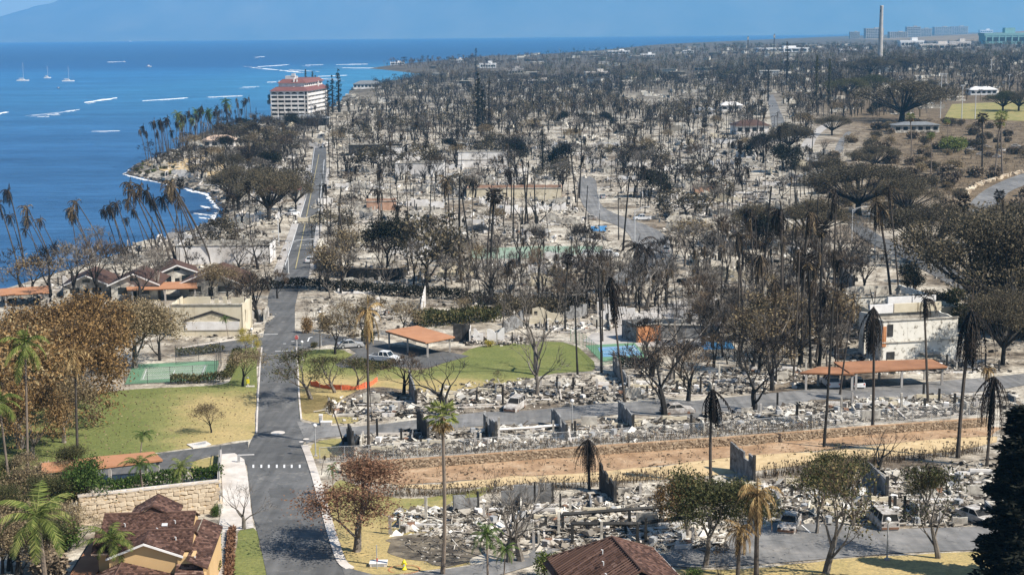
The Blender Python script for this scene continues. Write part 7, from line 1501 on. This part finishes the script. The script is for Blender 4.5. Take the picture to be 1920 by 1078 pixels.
while Y < 1900:
    X = coast(Y) + 16
    st = 20. if Y < 800 else 30.
    while X < .37 * Y:
        x, y = X + rt.uniform(-5, 5), Y + rt.uniform(-4, 4); zz = zone(x, y)
        if zz in ('town', 'shore') and clear(x, y, 8) and rt.random() < (.86 if Y < 800 else .38):
            px, py = PX((x, y, g(x, y)))
            if not (py > 545 or (px > 1480 and py > 480) or (px < 470 and py > 480)):
                if y < 800 and ruins < 255: ruin(RUIN[rt.randint(0, 9)], x, y, rt.uniform(-.25, .25) + rt.choice((0, math.pi / 2, math.pi)), rt.uniform(.8, 1.25)); ruins += 1
                else: far_ruin(x, y, rt, field)
        X += st
    Y += st * .86
o = field.build('far_ruins', 'rubble_far'); tag(o, kind='stuff')
def town_debris():
    m = MB(); r = random.Random(101); k = 0
    while k < 14000:
        y = math.sqrt(r.uniform(330 ** 2, 860 ** 2)); x = r.uniform(-.3, .36) * y
        if noise.noise(Vector((x * .05, y * .05, 4.))) < -.05 or zone(x, y) not in ('town', 'shore') or not clear(x, y, .5): continue
        if PX((x, y, g(x, y)))[1] > 540: continue
        k += 1; s_ = .25 + 1.1 * r.random() ** 2.5; dim = (r.uniform(1., 4.), .14, .12) if r.random() < .12 else (s_, s_ * r.uniform(.4, 1.), s_ * r.uniform(.2, .7)); m.box((x, y, g(x, y) + dim[2] * .35), dim, r.uniform(0, 6.3), r.gauss(0, .3), r.gauss(0, .3))
    tag(m.build('town_debris', 'rubble'), kind='stuff')
town_debris()
cnt = dict(t=0, p=0, k=0, s=0, b=0)
KT = ['bare0', 'bare1', 'bare2', 'bare3', 'bare4', 'vase0', 'vase1', 'vase2', 'scorch0', 'pruned0', 'bare0', 'bare2', 'pruned1', 'pruned2', 'vase0', 'vase2', 'wide0', 'wide1', 'bare4', 'darkleaf0']
NM = {'bare': 'blackened leafless tree', 'vase': 'charred upswept tree', 'scorch': 'scorched brown tree', 'darkleaf': 'dark singed leafy tree', 'wide': 'broad blackened tree', 'pruned': 'stubby charred tree'}
def scat(n, y0, y1, fn, zs=('town', 'shore'), pad=2.5, seed=0):
    r = random.Random(seed); k = 0; tries = 0
    while k < n and tries < n * 60:
        tries += 1; y = math.sqrt(r.uniform(y0 * y0, y1 * y1)); x = r.uniform(max(coast(y) + 13, -.36 * y), .36 * y); zz = zone(x, y)
        if zz not in zs or not clear(x, y, pad): continue
        px, py = PX((x, y, g(x, y)))
        if py > 548: continue
        if fn(x, y, zz, px, py, r): k += 1
def f_tree(x, y, zz, px, py, r):
    if 620 < px < 1150 and 330 < py < 470 and r.random() < .45: return False
    k = r.choice(KT); nm = NM[k.rstrip('0123456789')]
    place(k, {'bare': 'burnt_tree', 'vase': 'charred_tree', 'scorch': 'scorched_tree', 'darkleaf': 'singed_tree', 'wide': 'broad_burnt_tree', 'pruned': 'stubby_tree'}[k.rstrip('0123456789')], (x, y, g(x, y)), r.uniform(7., 13.), None, None, 'tree', None, r.uniform(.9, 1.35), desc=nm); return True
scat(285, 345, 980, f_tree, seed=1)
def f_coast(x, y, zz, px, py, r):
    k = r.choice(['bare0', 'bare1', 'bare2', 'bare4', 'vase0', 'vase1', 'wide0', 'wide1', 'scorch0', 'darkleaf1']); place(k, 'coast_tree', (x, y, g(x, y)), r.uniform(7., 12.), None, None, 'tree', None, r.uniform(1., 1.5), desc=NM[k.rstrip('0123456789')]); return True
scat(75, 430, 1000, f_coast, ('shore',), seed=12)
def f_palm(x, y, zz, px, py, r):
    k = r.choice(['palmdead0', 'palmdead1', 'palmdead2', 'palmdead3', 'palmdead4', 'fandead0', 'fandead1', 'palmhang1'])
    place(k, 'burnt_palm', (x, y, g(x, y)), r.uniform(10, 18), None, None, 'palm', None, r.uniform(.6, .9), desc='drooping burnt palm'); return True
scat(190, 350, 980, f_palm, seed=2)
def f_pole(x, y, zz, px, py, r):
    place('pole%d' % r.randint(0, 2), 'charred_snag', (x, y, g(x, y)), r.uniform(7, 15), None, None, 'tree', None, r.uniform(.7, 1.), desc='charred branchless trunk'); return True
scat(240, 345, 980, f_pole, seed=3)
def f_stem(x, y, zz, px, py, r):
    br = r.random() > .7; place('stems%d' % r.randint(0, 2) if not br else 'stemsbrown%d' % r.randint(0, 1), 'brown_shrub' if br else 'burnt_shrub', (x, y, g(x, y)), r.uniform(3., 6.5), None, None, 'shrub', None, r.uniform(.5, .9), desc='charred many-stemmed shrub'); return True
scat(240, 345, 900, f_stem, seed=4)
# burnt growth between the junction, the courts and the right-hand shells
rk = random.Random(6); pl0 = [(880, 545), (1150, 540), (1500, 560), (1570, 600), (1590, 690), (1520, 690), (1380, 700), (1330, 690), (1300, 600), (1080, 590), (900, 575)]; n = 0
while n < 290:
    x, y = rk.uniform(880, 1640), rk.uniform(540, 700)
    if not inside(x, y, pl0): continue
    k = rk.choice(['stems0', 'stems1', 'stemsbrown0', 'stems1', 'stems2', 'bare0', 'bare3', 'vase1', 'stems0', 'palmdead1', 'stemsbrown1']); b = P(x, y); sh = 'stems' in k or 'bush' in k
    place(k, 'thicket_shrub' if sh else 'thicket_tree', b, rk.uniform(3., 7.) if sh else rk.uniform(5, 10), None, None, 'shrub' if sh else 'tree', None, rk.uniform(.5, .8) if sh else 1., desc='brown burnt thicket shrub' if sh else 'burnt tree of the thicket'); n += 1
for i in range(34):       # dark thicket under the right-hand umbrella trees
    x, y = rk.uniform(1700, 1925), rk.uniform(470, 640)
    if y < 470 + (1925 - x) * .1 or y > 560 + (x - 1700) * .6: continue
    place(rk.choice(['busholive', 'bushcanopy', 'bushdark']), 'thicket_bush', P(x, y), rk.uniform(3, 5), None, None, 'bush', None, 1., desc='dark thicket bush')
for i in range(150):          # tall bare trees of the middle band
    while True:
        x, y = rk.uniform(600, 1640), rk.uniform(490, 715)
        if (y < 560 or inside(x, y, pl0) or (1180 < x < 1500 and y < 715 and not 1290 < x < 1390 and y > 690)): break
    b = P(x, y)
    if not clear(b.x, b.y, 2): continue
    k = rk.choice(['bare0', 'bare1', 'bare2', 'bare3', 'bare4', 'vase0', 'vase1', 'vase2', 'pruned0', 'pruned1', 'pale0', 'pale1', 'pruned2', 'scorch1']); place(k, 'tall_bare_tree', b, rk.uniform(6.5, 13), None, None, 'tree', None, rk.uniform(.7, 1.1), desc='tall bare grey tree' if 'pale' in k or k in ('bare3', 'bare1', 'vase2') else ('tall scorched tree' if 'scorch' in k else 'tall bare black tree'))
for i in range(46):
    x, y = rk.uniform(1360, 1570), rk.uniform(500, 690); b = P(x, y); k = rk.choice(['palmdead0', 'palmdead1', 'palmdead2', 'palmdead4', 'fandead0', 'palmhang1', 'pole0', 'pole1'])
    place(k, 'thicket_snag' if 'pole' in k else 'thicket_palm', b, rk.uniform(9, 17), None, None, 'palm' if 'pole' not in k else 'tree', None, rk.uniform(.55, .85), desc='thin charred snag' if 'pole' in k else 'thin scorched palm')
for i in range(24):
    x, y = rk.uniform(860, 1360), rk.uniform(500, 600); b = P(x, y); k = rk.choice(['palmdead1', 'palmdead3', 'palmdead4', 'pole0', 'pole2', 'palmhang1'])
    place(k, 'thicket_snag' if 'pole' in k else 'thicket_palm', b, rk.uniform(6, 13), None, None, 'palm' if 'pole' not in k else 'tree', None, rk.uniform(.55, .85), desc='thin charred snag' if 'pole' in k else 'thin scorched palm')
# pale dry brush on the slope to the right
nb = 0
while nb < 210:
    x, y = rk.uniform(1500, 1925), rk.uniform(232, 420); b = P(x, y)
    if zone(b.x, b.y) != 'brush' or not clear(b.x, b.y, 3): continue
    k = rk.choice(['bushbrush', 'bushbrush', 'bushbrush', 'bushtan', 'scorch0', 'bushcanopy', 'stemsbrown0'])
    place(k, 'dry_bush', b, rk.uniform(2.5, 5.), None, None, 'bush', None, rk.uniform(1., 1.5), desc='dry pale bush' if 'brush' in k else ('tan dry bush' if 'tan' in k or 'scorch' in k else 'dull dark bush')); nb += 1
for i, (x, y, t) in enumerate([(1708, 305, 215), (1775, 285, 225), (1840, 330, 215), (1880, 330, 212), (1865, 330, 225), (1745, 330, 250)]): T_('fandead0' if i == 2 else 'fan0', x, y, t, None, 'fan_palm', 'palm', 1.1)
T_('bushbright', 1785, 285, 255, 'bright green bush below the sports field', 'bush', 'bush', 1.6)
m = MB(); pts = [P(x, y) for x, y in ((1805, 368), (1820, 356), (1850, 342), (1885, 332), (1925, 322))]
for a, b in zip(pts, pts[1:]):
    for k in range(26): q = a.lerp(b, k / 26); s_ = rk.uniform(.8, 1.6); m.box((q.x + rk.gauss(0, .4), q.y + rk.gauss(0, .4), g(q.x, q.y) + .3), (s_, s_, s_ * .9), rk.random() * 3, rk.gauss(0, .3), rk.gauss(0, .3))
r = thing('boulder_row', 'row of pale boulders edging the track on the right slope', 'boulders', pts[0]); q = m.build('boulders', 'stone_wall', r); q['kind'] = 'stuff'; q.matrix_parent_inverse = Matrix.Translation(-pts[0])
m = MB(); rw = random.Random(91); pa, pb = [P(x, y) for x, y in ((720, 900), (1000, 880), (1400, 848), (1840, 815))], None
for a, b in zip(pa, pa[1:]):
    for k in range(170):
        q = a.lerp(b, rw.random()); x, y = q.x + rw.gauss(0, .5), q.y + rw.gauss(0, 2.6); z = g(x, y) + .05
        if rw.random() < .5: s_ = rw.uniform(.08, .32); m.box((x, y, z), (s_, s_, s_ * .6), rw.random() * 3, rw.gauss(0, .3))
        else:
            for j in range(3): blade(m, (x + rw.gauss(0, .15), y + rw.gauss(0, .15), z), rdir(rw, (0, 0, 1), rw.uniform(.1, .9)), rw.uniform(.2, .55), .04, rw)
tag(m.build('stones_and_weeds', 'hedge_burnt'), kind='stuff')
def dry_brush():
    m = MB(); r = random.Random(66); k = 0
    while k < 1100:
        x, y = r.uniform(1480, 1930), r.uniform(225, 430); b = P(x, y)
        if zone(b.x, b.y) != 'brush' or not clear(b.x, b.y, 2): continue
        k += 1; h = r.uniform(.8, 2.6); w_ = h * r.uniform(.8, 1.5)
        for j in range(42):
            p = b + Vector((r.gauss(0, .35) * w_, r.gauss(0, .35) * w_, r.random() * h * .5)); d = rdir(r, (0, 0, 1), r.uniform(0, 1.1)); blade(m, p, d, h * r.uniform(.3, .8), r.uniform(.02, .05), r)
    tag(m.build('dry_brush', 'brush_pale'), kind='stuff')
dry_brush()
# ---- the far wood and town: one mass
def low_tree(seed, kind):
    rnd = random.Random(seed); m = MB(); n = 46
    if kind == 'palm':
        m.tube([(0, 0, -.3), (.3, 0, 9)], [.16, .1], 3, False)
        for k in range(9): a = k * .7; m.add([(.3, 0, 9), (.3 + math.cos(a) * 1.2 - .15, math.sin(a) * 1.2, 9.3), (.3 + math.cos(a) * 2., math.sin(a) * 2., 7.9), (.3 + math.cos(a) * 1.2 + .15, math.sin(a) * 1.2 + .1, 9.1)], [(0, 1, 2, 3)])
        return m
    if kind == 'snag':
        m.tube([(0, 0, -.3), (rnd.gauss(0, .3), rnd.gauss(0, .3), 9)], [.22, .1], 3, False); return m
    m.tube([(0, 0, -.3), (.1, 0, 3.2)], [.28, .18], 4, False)
    if kind == 'leafy':
        L = [(Vector((rnd.gauss(0, 1.9), rnd.gauss(0, 1.9), rnd.uniform(3.6, 8.0))), rnd.uniform(1.2, 2.2)) for _ in range(6)]
        for c, r_ in L: m.tube([(.1, 0, 2.8), c], [.14, .05], 3, False)
        for k in range(80):
            c, r_ = rnd.choice(L); d = Vector((rnd.gauss(0, 1), rnd.gauss(0, 1), rnd.gauss(0, 1))).normalized() * r_ * rnd.random() ** .4; d.z *= .7; blade(m, c + d, rdir(rnd, (0, 0, 1), rnd.uniform(0, 2)), rnd.uniform(.6, 1.5), rnd.uniform(.1, .28), rnd)
        return m
    for k in range(6):
        a = rnd.random() * 6.3; sp = rnd.uniform(.5, 2.4); c = Vector((math.cos(a) * sp, math.sin(a) * sp, rnd.uniform(4.6, 7.))); m.tube([(.1, 0, rnd.uniform(1.5, 3.2)), c], [.14, .07], 3, False)
        for q in range(8):
            e = c + Vector((rnd.gauss(0, .9), rnd.gauss(0, .9), rnd.uniform(.2, 2.4))); s0 = Vector((.1, 0, 3)).lerp(c, rnd.uniform(.45, 1.)); blade(m, s0, (e - s0).normalized(), (e - s0).length, .085, rnd)
    return m
LOW = [low_tree(0, 'bare'), low_tree(1, 'bare'), low_tree(2, 'bare'), low_tree(3, 'snag'), low_tree(4, 'leafy'), low_tree(5, 'bare'), low_tree(6, 'snag')]; LOWP = low_tree(9, 'palm')
def mass(name, mt, n, fn, seed):
    r = random.Random(seed); m = MB(); k = 0; V = m.v; F = m.f
    while k < n:
        q = fn(r)
        if not q: continue
        x, y, h, kind = q; src = LOWP if kind == 'palm' else (LOW[4] if 'leaf' in mt and r.random() < .75 else LOW[r.randint(0, 6)]); s_ = h / 9.; a = r.random() * 6.3; ca, sa = math.cos(a) * s_, math.sin(a) * s_; z = g(x, y); nv = len(V); wv = r.uniform(.8, 1.35)
        V.extend([(x + (vx * ca - vy * sa) * wv, y + (vx * sa + vy * ca) * wv, z + vz * s_) for vx, vy, vz in src.v]); F.extend([tuple(i + nv for i in f) for f in src.f]); k += 1
    m.m = [0] * len(m.f); tag(m.build(name, mt), kind='stuff')
def fx(y0, y1, hm, xr=(-1, 1), ps=.2):
    def f(r):
        y = math.sqrt(r.uniform(y0 * y0, y1 * y1)); x = r.uniform(-.36, .38) * y
        if x < coast(y) + 35 or not clear(x, y, 3): return None
        if not (xr[0] < x / y < xr[1]): return None
        if noise.noise(Vector((x * .012, y * .012, 1.))) < -.12: return None
        return x, y, r.uniform(*hm), 'palm' if r.random() < ps else 'tree'
    return f
mass('mid_burnt_wood', 'twig_black', 330, fx(520, 960, (6, 10), (-1, .22), .12), 8); mass('far_burnt_wood', 'twig_black', 2700, fx(920, 1900, (7, 13)), 1); mass('far_dark_wood', 'leaf_canopy', 1700, fx(900, 2300, (7, 12)), 18); mass('far_scorched_wood', 'twig_brown', 900, fx(1000, 1900, (6, 11), (-.02, 1)), 2); mass('distant_wood', 'twig_brown', 2200, fx(1650, 3600, (8, 14), (-1, 1), .12), 3); mass('distant_green_wood', 'leaf_olive', 600, fx(1500, 4200, (8, 13), (0.02, 1), .1), 4)
# palms and trees of the headland
rh = random.Random(77)
for i in range(46):
    Yh = rh.uniform(2480, 2960); xh = coast(Yh) + rh.uniform(30, 200); place_small('palmdead%d' % rh.randint(0, 4) if rh.random() < .5 else 'bare%d' % rh.randint(0, 4), 'headland_tree', (xh, Yh, g(xh, Yh)), rh.uniform(11, 20), rh.uniform(0, 6), 'small dark tree', 'tree')
# far white roofs scattered through the distant town
rf = random.Random(14)
m = MB()
for i in range(190):
    y = math.sqrt(rf.uniform(1500 ** 2, 4300 ** 2)); x = rf.uniform(-.1, .38) * y
    if x < coast(y) + 60: continue
    w_, d, h = rf.uniform(8, 24), rf.uniform(8, 14), rf.uniform(3, 6); z = g(x, y); a = rf.uniform(-.4, .4); m.box((x, y, z + h / 2), (w_, d, h), a); m.box((x, y, z + h + .3), (w_ + 1, d + 1, .5), a)
tag(m.build('distant_roofs', 'rubble_far'), kind='stuff')
def far_hill():
    vs = []; n = 40; k = 10
    for j in range(k + 1):
        for i in range(n + 1):
            x = 1250 + i * 75; y = 4300 + j * 220; u, v = i / n, j / k; z = 19 + 62 * sstep(0, .55, u) * math.sin(math.pi * min(1, v * .8 + .02)) ** .8 * (1 + .25 * noise.noise(Vector((x / 350, y / 350, 0)))) - (26 if j == 0 or i == 0 else 0); vs.append((x, y, z))
    m = MB(); m.add(vs, [(j * (n + 1) + i, j * (n + 1) + i + 1, (j + 1) * (n + 1) + i + 1, (j + 1) * (n + 1) + i) for j in range(k) for i in range(n)]); tag(m.build('far_hill', 'hill_brown', None, True), kind='structure')
far_hill()
# ================================================================ LABELS FOR THE COUNTED ONES
LM = [('the hotel', 558, 205), ('the black screen fence', 680, 520), ('the yellow-walled ruin', 965, 360), ('the pale green court', 1000, 475), ('the banyan', 800, 520), ('the date palms', 1195, 545), ('the middle street', 1210, 440), ('the far street', 1455, 210), ('the smokestack', 1650, 130), ('the sports field', 1850, 210), ('the long carport', 1670, 715), ('the two-storey shell', 1708, 640), ('the blue court', 1150, 665), ('the terracotta carport', 780, 645), ('the coast road bend', 605, 270), ('the coast road start', 560, 490), ('the shore point', 300, 300), ('the white cottages', 280, 530), ('the central black pines', 905, 235),
      ('the boulder row', 1850, 345), ('the curved far road', 1545, 255), ('the cream burnt shell', 397, 610), ('the orange brick ruin', 715, 385), ('the ash lot of burnt cars', 1420, 380), ('the dark-roofed block', 700, 285), ('the headland', 760, 120), ('the small blue pool', 1122, 430), ('the soil bank', 1100, 880), ('the rust-leaved tree', 668, 1000), ('the long dark hedge', 700, 548), ('the burnt van', 1654, 975), ('the highway', 1720, 490), ('the far bay', 700, 160), ('the slanting party wall', 1175, 800), ('the pruned black tree', 838, 770), ('the antenna masts', 1425, 110), ('the tall pale dead tree', 1003, 690), ('the red collapsed roof', 530, 365), ('the white ruined block', 905, 305), ('the twin slender pines', 1542, 190)]
ORD = ['nearest'] + [w_ + ' nearest' for w_ in ORDN[1:]] + ['twenty-%s nearest' % w_ for w_ in ORDN[:9]] + ['thirtieth nearest'] + ['thirty-%s nearest' % w_ for w_ in ORDN[:9]] + ['fortieth nearest'] + ['forty-%s nearest' % w_ for w_ in ORDN[:9]]
bk = {}
for o, d, c in AUTO:
    px, py = PX(o.location); nm, lx, ly = min(LM, key=lambda l: math.hypot(l[1] - px, (l[2] - py) * 1.6)); dx, dy = px - lx, (py - ly) * 1.6
    rel = ('left of ' if dx < 0 else 'right of ') if abs(dx) > abs(dy) else ('behind ' if dy < 0 else 'in front of ')
    bk.setdefault((d, rel + nm, nm), []).append((math.hypot(dx, dy), o))
for (d, rel, nm), L in bk.items():
    L.sort(key=lambda t: t[0])
    for i, (_, o) in enumerate(L):
        o['group'] = d + ('es' if d.endswith('sh') else 's')
        if len(L) == 1: o['label'] = d + ' ' + rel
        elif i < len(ORD): o['label'] = d + ' ' + rel + ', ' + ORD[i]
        else: o['label'] = d + ' ' + rel + ', farther than the twelfth'; o['group'] = d + 's ' + rel
# ================================================================ AIR
def haze():
    m = MB(); m.box((1500, 13000, 1100), (34000, 26600, 2240)); o = m.build('haze', 'haze'); tag(o, kind='stuff'); o.display_type = 'WIRE'
hm = bpy.data.materials.new('haze'); hm.use_nodes = True; MT['haze'] = hm; t = hm.node_tree; t.nodes.clear()
vo = t.nodes.new('ShaderNodeVolumePrincipled'); vo.inputs['Color'].default_value = (.22, .60, 1., 1); vo.inputs['Density'].default_value = 6e-5; vo.inputs['Anisotropy'].default_value = .1
ou = t.nodes.new('ShaderNodeOutputMaterial'); t.links.new(vo.outputs[0], ou.inputs['Volume'])
haze()
